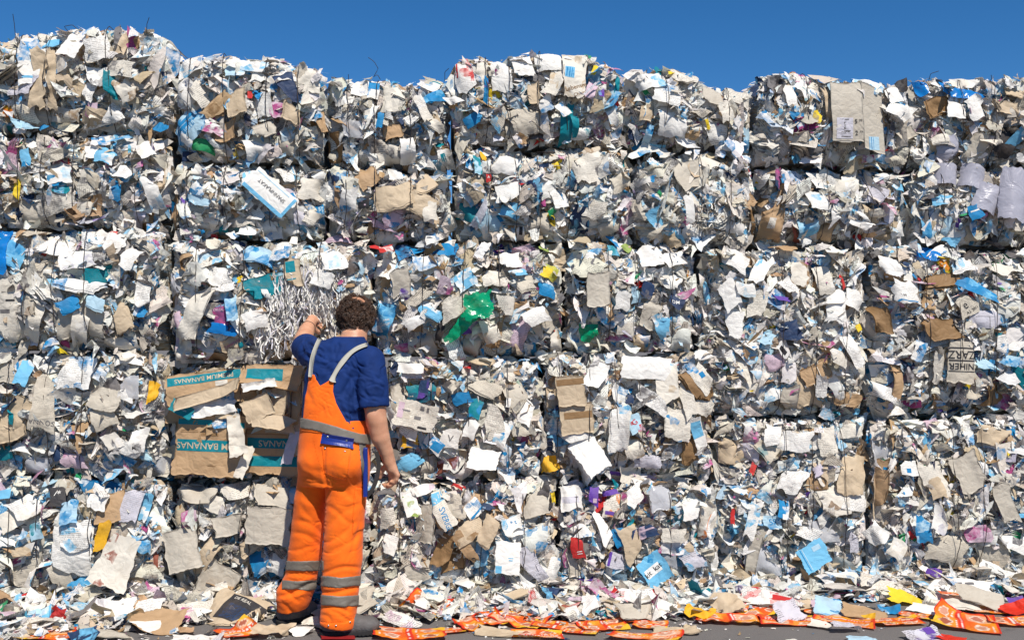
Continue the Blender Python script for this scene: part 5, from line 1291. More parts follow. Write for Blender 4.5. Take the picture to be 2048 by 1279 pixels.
def fill_bale(b):
    wdt = b.s1 - b.s0
    # pressed core: a box with a rough rounded front, 1.1 m deep
    nu, nv = 30, 20
    u, v = np.meshgrid(np.linspace(0, 1, nu + 1), np.linspace(0, 1, nv + 1), indexing='ij')
    q = b.s0 + u * wdt; z = b.zb + v * (b.zt(q) - 0.045 - b.zb)
    d = b.face(q, z) - 0.062 + rng.normal(0, 0.008, q.shape)
    fr = np.stack([q, z, d], -1).reshape(-1, 3)
    bk = np.stack([q, z, np.full_like(q, -1.1)], -1).reshape(-1, 3)
    N = len(fr); i, j = np.meshgrid(np.arange(nu + 1), np.arange(nv + 1), indexing='ij'); idx = i * (nv + 1) + j
    ring = np.concatenate([idx[:, 0], idx[-1, 1:], idx[::-1, -1][1:], idx[0, ::-1][1:-1]])
    gfz = grid_faces(nu, nv)
    mesh('pressed_core', b.loc(np.concatenate([fr, bk])), [gfz[:, ::-1], gfz + N, np.stack([ring, np.roll(ring, -1), np.roll(ring, -1) + N, ring + N], -1)], M_CORE, b.root, True)
    hgt = float(np.mean(b.zt(np.linspace(b.s0, b.s1, 9)))) - b.zb
    area = wdt * hgt
    vis = max(0.0, (min(b.s1, 3.12) - max(b.s0, -2.98)) / wdt)
    def place(n, smin, smax, lay, asp=(0.28, 0.95), tilt=1.0, top=False, leak=0.0, low=False):
        sz = smin + (smax - smin) * rng.random(n) ** 1.6
        ar = rng.uniform(*asp, n); w_, h_ = sz, sz * ar
        q = rng.uniform(b.s0 + 0.01, b.s1 - 0.01, n)
        t = rng.uniform(0.0, 1.0, n)
        tz = b.zt(q)
        m_ = np.minimum(sz * .36, .13)
        q = np.clip(q, b.s0 + m_ * .8, b.s1 - m_ * .8)
        tz = b.zt(q)
        if top: z = tz - rng.uniform(0.0, 0.06, n)
        else: z = b.zb + m_ * .8 + 0.01 + t * (tz - b.zb - 0.025 - m_ * 1.75)
        d = b.face(q, z) + rng.uniform(*lay, n)
        cv = covers(q, z, (sz * .30)[:, None]) if len(KC) else np.zeros(n, bool)
        cv &= rng.random(n) > leak
        d = np.where(cv, np.minimum(d, b.face(q, z) - 0.035), d)
        th = rng.uniform(0, 2 * math.pi, n)
        al = rng.normal(0.22, 0.42, n) * tilt; be = rng.normal(0, 0.46, n) * tilt
        ed = rng.random(n) < 0.12                          # some stand edge-on
        be = np.where(ed & (rng.random(n) < .5), rng.uniform(.9, 1.5, n) * rng.choice([-1, 1], n), be)
        al = np.where(ed & (np.abs(be) < .9), rng.uniform(.8, 1.4, n), al)
        al = np.where(cv, al * .25, al); be = np.where(cv, be * .25, be)
        if low:                                            # flaps drooping over the joint below
            z = b.zb + rng.uniform(0.0, .06, n); d = b.face(q, z + .07) + rng.uniform(-.01, .05, n); al = rng.normal(.35, .35, n)
        elif top:
            d = d + rng.uniform(-0.25, 0.08, n); al = rng.normal(0.95, 0.28, n); be = rng.normal(0, .25, n)
        return w_, h_, np.stack([q, z, d], -1), th, al, be
    # sheets one can tell apart
    n1 = int(min(94, max(12, 92 * area / 0.80)) * (0.35 + 0.65 * vis))
    for (n, s0, s1, g_) in ((int(n1 * .30), 0.17, 0.36, (15, 11)), (n1 - int(n1 * .30), 0.10, 0.20, (10, 7))):
        w_, h_, pos, th, al, be = place(n, s0, s1, (-0.03, 0.045) if s0 > .15 else (-0.01, 0.07), tilt=.62 if s0 > .15 else .9, leak=0.0 if s0 > .15 else .12)
        tint, ink, par, key = mixed(n, **b.look)
        V, F, att = sheets(w_, h_, g_[0], g_[1], pos, th, al, be, tint, ink, par, crumple=1.25, curl=1.5, fold=1.25, torn=.035)
        V = b.loc(press(b, V, limits(n, .30)))
        for i in range(n):
            mesh(NAMES.get(key[i], 'paper_sheet'), V[i], [F], M_PAPER, b.root, rng.random() < .55, pack(att, i))
    # the mass of small scraps between them
    parts = []
    for (n, s0, s1, lay, top) in ((int(380 * area), 0.11, 0.26, (-0.05, 0.01), False), (int(640 * area), 0.05, 0.14, (-0.04, 0.055), False), (int(480 * area), 0.022, 0.07, (-0.03, 0.065), False), (int(17 * wdt) if b.zb > .05 else 4, 0.05, 0.15, (0, .05), 2),
                                  (int((110 if b.flat is None else 90) * wdt), 0.05, 0.15, (-0.02, 0.02), True)):
        n = max(n, 4)
        w_, h_, pos, th, al, be = place(n, s0, s1, lay, (0.18, 0.9), 1.15, top, .15, top == 2)
        tint, ink, par, key = mixed(n, **b.look)
        V, F, att = sheets(w_, h_, 5, 4, pos, th, al, be, tint, ink, par, crumple=1.3, curl=1.3)
        parts.append((press(b, V, limits(n, .22)) if not top else capped(b, V), F, att))
    # layered page edges: sheaves of a few sheets pressed together
    n = int(64 * area)
    w_, h_, pos, th, al, be = place(n, .10, .26, (-.03, .04), (.3, .8), .9, False, .0)
    tint, ink, par, key = mixed(n, **b.look)
    par[:, 0] *= 1.2
    V, F, att = sheets(w_, h_, 8, 6, pos, th, al, be, tint, ink, par, crumple=.6, curl=1.1, fold=.8, torn=.02)
    nn = rot_mats(th, al, be)[:, :, 2]; lm = np.maximum(limits(n, .25), .03)
    for k in range(6):
        a2 = {q: v for q, v in att.items()}
        a2['tint'] = np.clip(att['tint'] * rng.uniform(.8, 1.1, (n, 1, 1)), 0, .84)
        ce = V.mean(1, keepdims=True)
        parts.append((press(b, ce + (V - ce) * (1 + .035 * k) + rng.normal(0, .006, (n, 1, 3)) - nn[:, None, :] * (.0075 * k), lm - .004 * k), F, a2))
    Vs, Fs, off, A_ = [], [], 0, {k: [] for k in ('tint', 'ink', 'par', 'uvw')}
    for V, F, att in parts:
        n, m = V.shape[:2]
        Vs.append(V.reshape(-1, 3)); Fs.append(all_faces(F, n, m) + off); off += n * m
        for k in A_: A_[k].append(att[k].reshape(-1, 3))
    att = {k: np.concatenate(a)[None] for k, a in A_.items()}
    ob = mesh('paper_scraps', b.loc(np.concatenate(Vs)), Fs, M_PAPER, b.root, False, pack(att, 0))
    ob['kind'] = 'stuff'
    # baling wires, drawn tight round the bale
    for wx in b.wires:
        q0 = wall_sz(wx, 600)[0]
        zt = float(b.zt(q0)); n = 26
        z = np.linspace(b.zb + 0.01, zt - 0.015, n)
        qq = q0 + np.cumsum(rng.normal(0, 0.0025, n)); qq += q0 - qq.mean()
        dd = b.face(qq, z) + 0.068 + np.convolve(rng.normal(0, 0.012, n + 4), np.ones(5) / 5, 'valid')
        pts = np.stack([qq, z, dd], -1)
        tail = np.stack([np.full(6, qq[-1]), np.full(6, zt + .0), np.linspace(dd[-1] - .03, -0.9, 6)], -1)
        tail0 = np.stack([np.full(4, qq[0]), np.full(4, b.zb + .004), np.linspace(-0.9, dd[0] - .03, 4)], -1)
        Vt, Ft = tube(np.concatenate([tail0, pts, tail]), 0.0023)
        mesh('wire', b.loc(Vt), [Ft], M_WIRE, b.root)

for b in bales:
    fill_bale(b)

# loose wire ends above the top row
for px, py, path in ((20, 55, [(0, 0), (0, -22), (-1, -40)]), (128, 48, [(0, 0), (-8, -10), (10, -12), (22, -2)]), (286, 48, [(0, 0), (2, -14), (8, -26)]), (696, 152, [(0, 0), (0, -14)]),
                     (760, 146, [(0, 0), (-6, -10), (-14, -4), (-4, -20), (-12, -34), (-24, -42)]), (890, 150, [(0, 0), (0, -18), (8, -24)]), (1722, 156, [(0, 0), (-10, 2), (-18, -6)]),
                     (1866, 150, [(0, 0), (2, -14), (16, -18)]), (1985, 156, [(0, 0), (6, -10), (2, -16)])):
    b = bale_at(px, py + 30)
    pts = np.array([(*wall_sz(px + a, py + c + 8), 0.0) for a, c in path])
    t = np.linspace(0, len(pts) - 1, 14)
    pp = np.stack([np.interp(t, np.arange(len(pts)), pts[:, i]) for i in range(3)], -1)
    pp[:, 2] = b.off + 0.0 + np.linspace(0, 0.03, 14)
    Vt, Ft = tube(pp, 0.0019)
    mesh('wire', b.loc(Vt), [Ft], M_WIRE, b.root)

# shredded paper hanging out of two bales
def shreds(b, spots, n, lmin, lmax, cols):
    Vs, Fs, A_, off = [], [], {k: [] for k in ('tint', 'ink', 'par', 'uvw')}, 0
    for i in range(n):
        cx, cy, rx, ry = spots[rng.integers(len(spots))]
        q, z = wall_sz(cx + rng.normal(0, .5) * rx, cy + rng.normal(0, .5) * ry)
        z = max(z, b.zb + .05)
        L = rng.uniform(lmin, lmax); m = 9
        t = np.linspace(0, 1, m)
        dirx = rng.normal(0, 0.18)
        amp = rng.uniform(.002, .014)
        amp = amp * (.35 + 1.4 * t)
        xx = q + dirx * L * t + amp * np.sin(t * rng.uniform(4, 11) + rng.uniform(0, 6))
        zz = z - L * t * rng.uniform(.75, 1.0) + amp * .5 * np.sin(t * 9 + rng.uniform(0, 6))
        d0 = float(b.face(np.array(q), np.array(z))) + rng.uniform(-.01, .045)
        dd = d0 + rng.uniform(-.02, .035) * t + amp * np.cos(t * rng.uniform(4, 10) + rng.uniform(0, 6))
        wv = rng.uniform(.0026, .0046)
        tw = rng.normal(0, .9) + t * rng.normal(0, 1.4)
        o = np.stack([np.cos(tw) * wv, np.zeros(m), np.sin(tw) * wv], -1)
        c = np.stack([xx, zz, dd], -1)
        V = np.stack([c - o, c + o], 1).reshape(-1, 3)
        j = np.arange(m - 1)
        Fs.append(np.stack([j * 2, j * 2 + 1, j * 2 + 3, j * 2 + 2], -1) + off); off += len(V)
        Vs.append(V)
        col = np.array(COL[cols[rng.integers(len(cols))]]) * rng.uniform(.85, 1.05)
        A_['tint'].append(np.broadcast_to(np.clip(col, 0, .84), (len(V), 3))); A_['ink'].append(np.zeros((len(V), 3)) + .2)
        A_['par'].append(np.zeros((len(V), 3))); A_['uvw'].append(V + i)
    att = {k: np.concatenate(a)[None] for k, a in A_.items()}
    ob = mesh('shredded_paper', b.loc(np.concatenate(Vs)), Fs, M_PAPER, b.root, True, pack(att, 0))
    ob['kind'] = 'stuff'; ob['label'] = 'white shredded paper strips hanging out in a tangle'
b = bale_at(560, 600)
shreds(b, [(645, 545, 44, 40), (668, 575, 34, 60), (605, 560, 44, 34), (570, 610, 30, 46), (552, 650, 34, 34), (640, 525, 50, 24), (575, 580, 30, 40)], 760, .07, .20, 'WWWWLW')
b = bale_at(1430, 430)
shreds(b, [(1430, 410, 44, 30), (1410, 440, 34, 24)], 60, .05, .13, 'WWWO')

# ------------------------------------------------------------------ litter on the ground
def ground_px(px, py, z=0.0):
    Y = FPX * (CAMH - z) / (py - HZ)
    return at(px, py, Y)

def wall_y(X): return WY + WK * X

def mound(x, y):
    """height of the litter heaped against the foot of the stack"""
    g = wall_y(x) - 0.05 - y
    return 0.085 * np.exp(-np.clip(g, 0, None) / 0.17) * (0.75 + 0.35 * np.sin(x * 5.1) * np.sin(x * 2.3 + 1))

def flat_rot(V, yaw, pitch, roll):
    """sheet frame -> lying on the ground: x right, y away, z up; then yaw, pitch (far edge up), roll"""
    cy, sy, cp, sp, cr, sr = math.cos(yaw), math.sin(yaw), math.cos(pitch), math.sin(pitch), math.cos(roll), math.sin(roll)
    Rz = np.array([[cy, -sy, 0], [sy, cy, 0], [0, 0, 1]])
    Rx = np.array([[1, 0, 0], [0, cp, -sp], [0, sp, cp]])
    Ry = np.array([[cr, 0, sr], [0, 1, 0], [-sr, 0, cr]])
    return V @ (Rx @ Ry @ Rz).T

def leaflet_paint(seed):
    r = np.random.default_rng(seed)
    ph = r.uniform(0, 6, 6)
    ext = r.uniform(.5, 1)
    fu, fv, sw = r.choice([-1, 1]), r.choice([-1, 1]), r.random() < .3
    def f(u, v):
        u, v = (v * fv, u * fu) if sw else (u * fu, v * fv)
        n = len(u)
        c = np.tile(np.array((.72, .10, .012)), (n, 1))
        g = np.clip(.5 + .6 * np.sin(u * 5 + v * 7 + ph[0]), 0, 1)[:, None]
        c = c * (1 - g) + np.array((.78, .26, .015)) * g
        hd = .02 + r.uniform(-.02, .05)
        for k in range(4):                                  # product panels, meat on pale plates
            cx, cy = (-.25, .22)[k % 2], (-.24, .28)[k // 2]
            pn = (np.abs(u - cx) < .20) & (np.abs(v - cy) < .16)
            c[pn] = c[pn] * .55 + np.array(((.80, .45, .05), (.70, .10, .015), (.78, .62, .42))[(k + seed) % 3]) * .45
            q = ((u - cx - .02) / .15) ** 2 + ((v - cy) / .10) ** 2 + .35 * np.sin(u * 40 + ph[k]) * np.sin(v * 33 + ph[k])
            c[q < 1.1] = np.array((.74, .60, .47))
            c[q < .62] = np.array(((.46, .16, .10), (.36, .10, .055), (.55, .26, .17))[(k + seed // 2) % 3])
            c[(np.abs(v - cy + .17) < .016) & (np.abs(u - cx) < .17) & (np.mod(u * 31 + k, 1) > .3)] = np.array((.72, .68, .6))
        bd = np.abs(v - hd) < .045
        c[bd] = np.array(COL['U'])
        c[bd & (np.abs(v - hd) < .018) & (np.mod(u * 23 + ph[2], 1) > .32) & (np.abs(u) < .42)] = np.array([.75, .70, .62])
        c[(np.abs(u) > .475) | (np.abs(v) > .465)] = np.array(COL['U'])
        w_ = (u * fu * .8 + v * 1.1 + ph[3] * .04) > .78
        c[w_] = np.array((.80, .46, .03))
        return c
    return f

# px, py, size across, size away (metres), yaw, pitch, roll (degrees), lift, options, label
LEAFLETS = [
    (162, 1242, .26, .24, -22, 12, 6, .02, dict(bend=(0, 20)), 'orange food leaflet at the far left, pitched like a low tent'),
    (92, 1273, .30, .15, 8, 2, 0, .005, {}, 'orange food leaflet cut off by the lower left corner of the picture'),
    (482, 1264, .22, .20, 35, 6, -6, .01, dict(fold=[(20, .1, 50)]), 'folded yellow orange leaflet just left of the worker\'s rear boot'),
    (845, 1213, .30, .24, -20, 20, -8, .05, dict(fold=[(160, .15, 70)]), 'red and yellow leaflet with one folded red flap, right of the front boot'),
    (818, 1270, .38, .17, -4, 2, 4, .008, dict(bend=(0, 25)), 'yellow and red leaflet spread flat before the front boot toe'),
    (960, 1243, .26, .20, 24, 14, -10, .03, dict(cr=2.5), 'crumpled red leaflet, peaked in the middle, left end of the long orange row'),
    (1040, 1240, .30, .22, -24, 10, 10, .025, dict(cr=2.0), 'creased orange striped leaflet next to the peaked red one'),
    (1118, 1250, .28, .16, -10, 4, 4, .012, dict(cr=1.2), 'mostly red leaflet lying flat in the middle of the orange row'),
    (1075, 1270, .26, .13, -8, 4, 0, .012, dict(bend=(90, 120)), 'rolled orange and red leaflet in front of the torn brown cardboard'),
    (1205, 1252, .26, .16, 12, 5, 4, .012, dict(cr=1.5), 'orange leaflet half covered by cream scraps'),
    (1300, 1248, .18, .14, -14, 4, 3, .02, dict(cr=1.2), 'small red leaflet beside the rolled brown card'),
    (1292, 1274, .36, .13, -6, 1, 0, .006, {}, 'flat orange leaflet at the bottom edge, centre right'),
    (1455, 1238, .34, .16, -4, 6, 4, .02, dict(bend=(90, 110)), 'long rolled orange leaflet with red underside on bare asphalt'),
    (1512, 1212, .28, .26, 18, 34, -6, .045, dict(cr=.6), 'upright tilted orange leaflet leaning on the litter heap'),
    (1582, 1242, .34, .19, -2, 3, 4, .01, dict(bend=(0, 20)), 'wide flat orange leaflet beneath the leaning one'),
    (1690, 1240, .32, .18, -26, 7, 6, .02, dict(fold=[(30, .2, 20)]), 'orange leaflet with a red corner touching a lilac sheet'),
    (1925, 1244, .34, .30, -24, 10, 10, .02, dict(fold=[(150, .25, 50)]), 'biggest orange leaflet, red header band and turned up left corner'),
    (1975, 1217, .26, .16, -8, 6, 2, .02, dict(cr=1.4), 'yellow orange leaflet lying behind the biggest one'),
    (2035, 1219, .18, .14, 10, 14, -10, .04, dict(fold=[(60, .0, 40)], red=1), 'plain red folded leaflet back at the right border'),
    (2022, 1243, .24, .16, -4, 5, 3, .015, {}, 'yellow framed leaflet at the right border below the red fold'),
    (1904, 1187, .14, .08, -6, 14, 6, .075, {}, 'small orange card lying on the big white sheet'),
    (1902, 1276, .12, .10, -34, 10, 10, .02, dict(red=1), 'plain red leaflet corner at the bottom edge'),
    (676, 1277, .17, .07, 0, 0, 0, .004, dict(red=2, cr=.3), 'dark red leaflet under the front boot'),
    (905, 1262, .13, .08, 20, 3, 0, .008, {}, 'torn orange leaflet fragment alone on asphalt before the crumpled peak'),
    (1160, 1264, .18, .08, -10, 3, 0, .008, {}, 'thin orange leaflet strip right of the rolled one'),
    (1242, 1238, .20, .12, 16, 6, 0, .02, dict(cr=2), 'orange leaflet crushed into the cream litter left of the small red one'),
    (1640, 1222, .16, .10, -20, 8, 0, .03, dict(cr=2), 'yellow orange leaflet corner under the clear plastic peak'),
    (1795, 1244, .26, .13, 10, 3, 0, .01, dict(cr=1.6), 'flat torn orange leaflet left of the biggest one'),
    (1830, 1230, .16, .10, -30, 8, 0, .02, dict(cr=2), 'brown orange leaflet scrap behind the biggest leaflet\'s turned up corner'),
    (25, 1262, .18, .10, 14, 4, 0, .012, dict(cr=2), 'red orange leaflet scrap by the pale board at the left border'),
]
for k, (px, py, a, d_, yaw, pit, rol, lift, o, lb) in enumerate(LEAFLETS):
    c = ground_px(px, py, lift * .6)
    paint = (lambda u, v: np.tile(np.array(COL['U' if o['red'] == 1 else 'R']) * (1 if o['red'] == 1 else .5), (len(u), 1))) if o.get('red') else leaflet_paint(60 + k)
    V, F, att = one_sheet(a, d_, COL['X'], COL['H'], 0.0, 0.0, 0.05, dict(torn=.004, lay=1, **{q: v for q, v in dict({'cr': 1.5, 'bend': (30, 25)}, **o).items() if q != 'red'}), 900 + k, (), (), paint, 0.0, 1, 0.0065)
    V = flat_rot(V, R(yaw), R(pit * .6), R(rol * .6)); lift *= .6
    V[:, 2] *= .6
    V[:, 2] += max(lift, .004 - V[:, 2].min())
    V[:, 2] = np.maximum(V[:, 2], 0.004 + 0.0004 * k)
    ob = mesh('food_leaflet', V, F, M_PAPER, None, True, att)
    ob.location = (c[0], c[1], 0)
    tag(ob, lb, 'leaflet', 'orange food leaflets strewn on the asphalt')

# single sheets and cards on the ground
GROUND = [
    (60, 1254, .30, .20, 22, 8, -6, .02, 'W', 'Z', {}, 'paper_sheet', 'smooth white curled sheet at the far left foreground'),
    (18, 1250, .24, .20, -10, 6, 4, .03, 'A', 'J', {}, 'cardboard_scrap', 'pale green tan board cut by the left border'),
    (80, 1222, .26, .16, 10, 18, 0, .06, 'I', 'B', dict(pt=.4, cr=1.6), 'paper_sheet', 'crumpled blue and white pages below the ABOUT SPACE brochure, left end'),
    (240, 1222, .16, .20, 20, 36, 10, .07, 'W', 'Q', dict(cr=.4), 'paper_sheet', 'pinkish white pointed card between the bales and the tented leaflet'),
    (292, 1222, .16, .18, -14, 34, -10, .06, 'W', 'L', dict(cr=.4), 'paper_sheet', 'bluish white pointed card left of the brown paper bag'),
    (235, 1248, .16, .12, 24, 14, 0, .03, 'S', 'W', dict(cr=1.6, pt=.25), 'paper_scrap', 'crumpled black and grey printed scrap beside the tented leaflet'),
    (318, 1243, .28, .22, -16, 22, 6, .04, 'K', 'J', dict(cr=1.3, soil=.3), 'paper_bag', 'flattened brown paper bag on the ground left of the worker'),
    (385, 1214, .36, .16, 20, 26, 8, .06, 'O', 'J', dict(cr=1.2, bend=(90, 60)), 'paper_sheet', 'long cream sheet rolled over behind the brown bag'),
    (470, 1222, .34, .26, -26, 26, 0, .05, 'A', 'Z', dict(cr=.5, lv=2, rc=[(.1, .0, .72, .78, 'S'), (.12, -.12, .55, .45, 'D')], tx=[('DE REAL', .0, .28, .12, 0, 'O')]), 'magazine', 'newspaper magazine with a black headed blue photo left of the rear boot'),
    (595, 1262, .15, .12, -30, 3, 3, .012, 'W', 'Q', dict(cr=.3), 'paper_sheet', 'pinkish white square card between the worker\'s boots'),
    (690, 1220, .40, .22, 30, 18, -6, .05, 'G', 'Z', dict(cr=.7, bend=(90, 40)), 'cardboard_scrap', 'grey bowed cardboard behind the front boot'),
    (805, 1240, .24, .12, -30, 14, 8, .03, 'W', 'Q', dict(cr=.4), 'paper_sheet', 'white pointed sheet between the front boot and the folded red flap'),
    (780, 1215, .34, .16, 10, 12, 0, .05, 'G', 'Z', dict(cr=2.0), 'paper_sheet', 'grey matted pages behind the red and yellow leaflet'),
    (965, 1207, .28, .08, -4, 12, 2, .06, 'A', 'J', dict(cr=.5), 'cardboard_scrap', 'narrow tan strip at the foot of the torn bag bale'),
    (1012, 1190, .30, .07, 34, 30, 0, .08, 'A', 'H', dict(cr=.4), 'cardboard_scrap', 'tan folded strip slanting up against the bale'),
    (1000, 1261, .26, .10, -10, 6, 0, .02, 'A', 'J', dict(cr=.8, th=.005), 'cardboard_scrap', 'torn brown cardboard piece on the asphalt in front of the peaked leaflet'),
    (950, 1220, .24, .10, -14, 12, 6, .05, 'O', 'W', dict(cr=1.0), 'paper_sheet', 'cream twisted paper above the crumpled red leaflet'),
    (1105, 1208, .34, .12, -12, 16, 0, .05, 'W', 'R', dict(pt=.5, cr=1.2), 'paper_sheet', 'red and white patterned page in the heap, right of the tan strips'),
    (1140, 1206, .12, .08, -8, 26, 0, .07, 'F', 'M', dict(cr=.3), 'paper_scrap', 'dark red card on the heap'),
    (1172, 1190, .24, .09, 4, 30, 0, .08, 'Z', 'Q', dict(pt=.4, cr=.5, pr=.4), 'paper_sheet', 'dark striped shiny strip on top of the heap'),
    (1215, 1224, .05, .04, 0, 8, 0, .03, 'Y', 'Y', dict(cr=1), 'paper_scrap', 'small bright yellow scrap on the heap'),
    (1325, 1207, .24, .18, 10, 20, 4, .06, 'W', 'L', dict(cr=2.6), 'paper_sheet', 'crumpled bright white tissue in the middle of the heap'),
    (1268, 1222, .26, .14, 24, 24, 8, .05, 'G', 'L', dict(cr=.6, bend=(0, 60)), 'cardboard_scrap', 'grey curled card in front of the crumpled tissue'),
    (1290, 1190, .34, .14, -6, 18, 0, .08, 'W', 'R', dict(pt=.4, cr=1.0), 'paper_sheet', 'white page with red and blue print below the kit kat wrapper'),
    (1360, 1190, .44, .10, -10, 16, 0, .08, 'A', 'J', dict(cr=.5), 'cardboard_scrap', 'long tan cardboard strip slanting across the heap'),
    (1455, 1205, .18, .16, 14, 30, 0, .06, 'A', 'Q', dict(cr=1.4), 'paper_sheet', 'beige crumpled page left of the leaning leaflet'),
    (1400, 1222, .18, .12, 0, 14, 6, .04, 'H', 'J', dict(cr=2.4), 'paper_scrap', 'ochre crumpled paper above the rolled leaflet'),
    (1350, 1256, .26, .11, -8, 6, 4, .02, 'A', 'X', dict(cr=.8), 'cardboard_scrap', 'beige card rolled with an orange edge on the asphalt'),
    (1385, 1255, .08, .02, 0, 2, 0, .006, 'W', 'W', dict(cr=.2), 'paper_scrap', 'narrow white slip alone on the asphalt'),
    (1545, 1190, .40, .16, -14, 16, 0, .08, 'W', 'R', dict(cr=.4, rc=[(.15, -.1, .3, .4, 'R')]), 'paper_sheet', 'white sheet with a red figure behind the leaning leaflet'),
    (1500, 1186, .30, .10, -24, 18, 0, .085, 'O', 'A', dict(cr=.4), 'cardboard_scrap', 'cream board pointing down behind the leaning leaflet'),
    (1565, 1217, .10, .07, 0, 20, 0, .05, 'E', 'E', dict(cr=2), 'plastic_scrap', 'crumpled green plastic scrap right of the leaning leaflet'),
    (1575, 1226, .18, .14, 30, 40, 10, .04, 'L', 'L', dict(cr=1.5), 'plastic_scrap', 'greyish clear plastic peak beside the leaning leaflet'),
    (1680, 1172, .36, .08, 8, 14, 0, .08, 'S', 'F', dict(cr=.4, rc=[(.1, 0, .4, .1, 'M')]), 'cardboard_scrap', 'long black card with a dark pink line'),
    (1760, 1172, .26, .20, -10, 34, 0, .07, 'O', 'A', dict(cr=.8), 'cardboard_scrap', 'cream and tan opened carton flap'),
    (1812, 1176, .22, .14, -12, 26, 4, .09, 'Y', 'H', dict(cr=1.0, torn=.05), 'paper_sheet', 'bright yellow torn paper on the cream carton flap'),
    (1915, 1172, .44, .22, -8, 24, -4, .07, 'W', 'Z', dict(cr=.3, soil=0, rc=[(-.28, -.12, .08, .14, 'Z'), (.02, .32, .16, .10, 'Z'), (.2, .30, .12, .10, 'Z')]), 'paper_sheet', 'big white printed sheet tilted at the right'),
    (1965, 1200, .28, .15, -24, 28, 0, .05, 'G', 'J', dict(cr=.4), 'cardboard_scrap', 'grey board resting below the big white sheet'),
    (1862, 1209, .24, .17, -20, 8, 0, .04, 'W', 'W', dict(cr=.15, soil=0), 'paper_sheet', 'blank white sheet flat on the litter left of the big printed sheet'),
    (1905, 1205, .30, .12, -6, 10, 0, .04, 'O', 'A', dict(cr=.5, lv=3), 'paper_sheet', 'cream stacked pages under the big printed sheet'),
    (1775, 1212, .15, .07, -8, 20, 4, .04, 'B', 'I', dict(cr=1.8, pt=.6), 'plastic_scrap', 'shiny blue wrapper on the heap'),
    (1665, 1214, .20, .18, -20, 28, 6, .05, 'I', 'B', dict(pt=.4, cr=.6, lv=2), 'paper_sheet', 'blue printed white pages above the orange red cornered leaflet'),
    (1640, 1243, .12, .08, -30, 12, 0, .03, 'O', 'Z', dict(cr=.3), 'paper_scrap', 'cream slip on top of the wide flat leaflet'),
    (1694, 1257, .17, .08, 4, 4, 4, .015, 'L', 'P', dict(cr=.6), 'paper_sheet', 'pale lilac torn sheet on bare asphalt'),
    (1855, 1268, .22, .16, 24, 10, 4, .03, 'L', 'P', dict(cr=.8, rc=[(.25, .3, .3, .3, 'P')]), 'paper_sheet', 'white and purple page at the lower right of centre'),
    (1725, 1275, .16, .08, -20, 8, 0, .02, 'I', 'W', dict(cr=.6), 'paper_sheet', 'pale mint torn sheet at the bottom edge'),
    (1585, 1277, .06, .04, 10, 4, 0, .01, 'O', 'W', dict(cr=.6), 'paper_scrap', 'tiny cream scrap at the bottom edge, right of centre'),
    (1950, 1145, .07, .40, 28, 55, 0, .06, 'K', 'J', dict(cr=.2), 'cardboard_scrap', 'upright tan cardboard strip leaning on the right end bale'),
    (2000, 1160, .26, .20, -30, 40, 0, .06, 'W', 'Z', dict(cr=.5, pr=.3), 'paper_sheet', 'white drooping page near the right border'),
    (1985, 1162, .05, .08, 0, 50, 0, .08, 'B', 'B', dict(cr=1), 'plastic_scrap', 'small vivid blue scrap beside the leaning tan strip'),
    (2035, 1195, .10, .09, 10, 24, 0, .05, 'P', 'B', dict(cr=1.4), 'plastic_scrap', 'dark violet crumpled scrap at the right border'),
    (1590, 1200, .20, .10, 6, 20, 0, .06, 'A', 'Z', dict(cr=1.4), 'paper_scrap', 'beige creased scrap above the green plastic'),
    (1730, 1222, .26, .14, -12, 12, 0, .04, 'K', 'A', dict(cr=.6), 'cardboard_scrap', 'tan cardboard below the shiny blue wrapper'),
    (545, 1262, .22, .10, 16, 12, 4, .03, 'A', 'J', dict(cr=1.6, soil=.4), 'paper_scrap', 'wrinkled tan paper before the rear boot'),
    (622, 1236, .10, .08, 20, 20, 0, .04, 'O', 'A', dict(cr=2), 'paper_scrap', 'cream crumpled scrap between boot and trouser leg'),
    (925, 1172, .20, .10, 0, 26, 0, .09, 'N', 'Z', dict(cr=.8, pr=.8), 'newspaper_page', 'newsprint page at the foot of the torn bag bale'),
    (210, 1270, .30, .10, -4, 6, 3, .02, 'G', 'Z', dict(cr=.8), 'cardboard_scrap', 'grey flattened card along the lower left edge'),
    (400, 1272, .30, .08, 4, 4, 3, .015, 'W', 'O', dict(cr=.8), 'paper_sheet', 'torn white strip along the bottom edge left of the yellow leaflet'),
    (1640, 1190, .24, .10, 8, 18, 0, .07, 'Q', 'A', dict(cr=1.4), 'paper_scrap', 'pinkish crumpled scrap left of the black card'),
]
for k, (px, py, a, d_, yaw, pit, rol, lift, tk, ik, o, nm, lb) in enumerate(GROUND):
    X, Yw, _ = ground_px(px, py, lift)
    Yw = min(Yw, wall_y(X) - 0.06)
    V, F, att = one_sheet(a * .9, d_ * .9, COL[tk], COL[ik], o.get('pr', (0, .5, .8)[k % 3] if tk in 'WOLN' and o.get('soil', 1) else 0), o.get('pt', (0, .15, .3)[k % 3] if tk in 'WOLI' and o.get('soil', 1) else 0), o.get('soil', .3), o, 1300 + 3 * k, o.get('tx', ()), o.get('rc', ()), None, o.get('th', .003 if 'card' in nm else 0), o.get('lv', 1), 0.009)
    V = flat_rot(V, R(yaw), R(pit), R(rol))
    V[:, 2] += lift * 0.5 - min(0, V[:, 2].min() + lift * .5) * .8
    V[:, 2] = np.maximum(V[:, 2], 0.003 + .0003 * (k % 9))
    ob = mesh(nm, V, F, M_PAPER, None, True, att)
    ob.location = (X, Yw, 0)
    tag(ob, lb, 'plastic scrap' if 'plastic' in nm else ('cardboard' if 'card' in nm else 'paper'), 'loose waste paper on the ground')

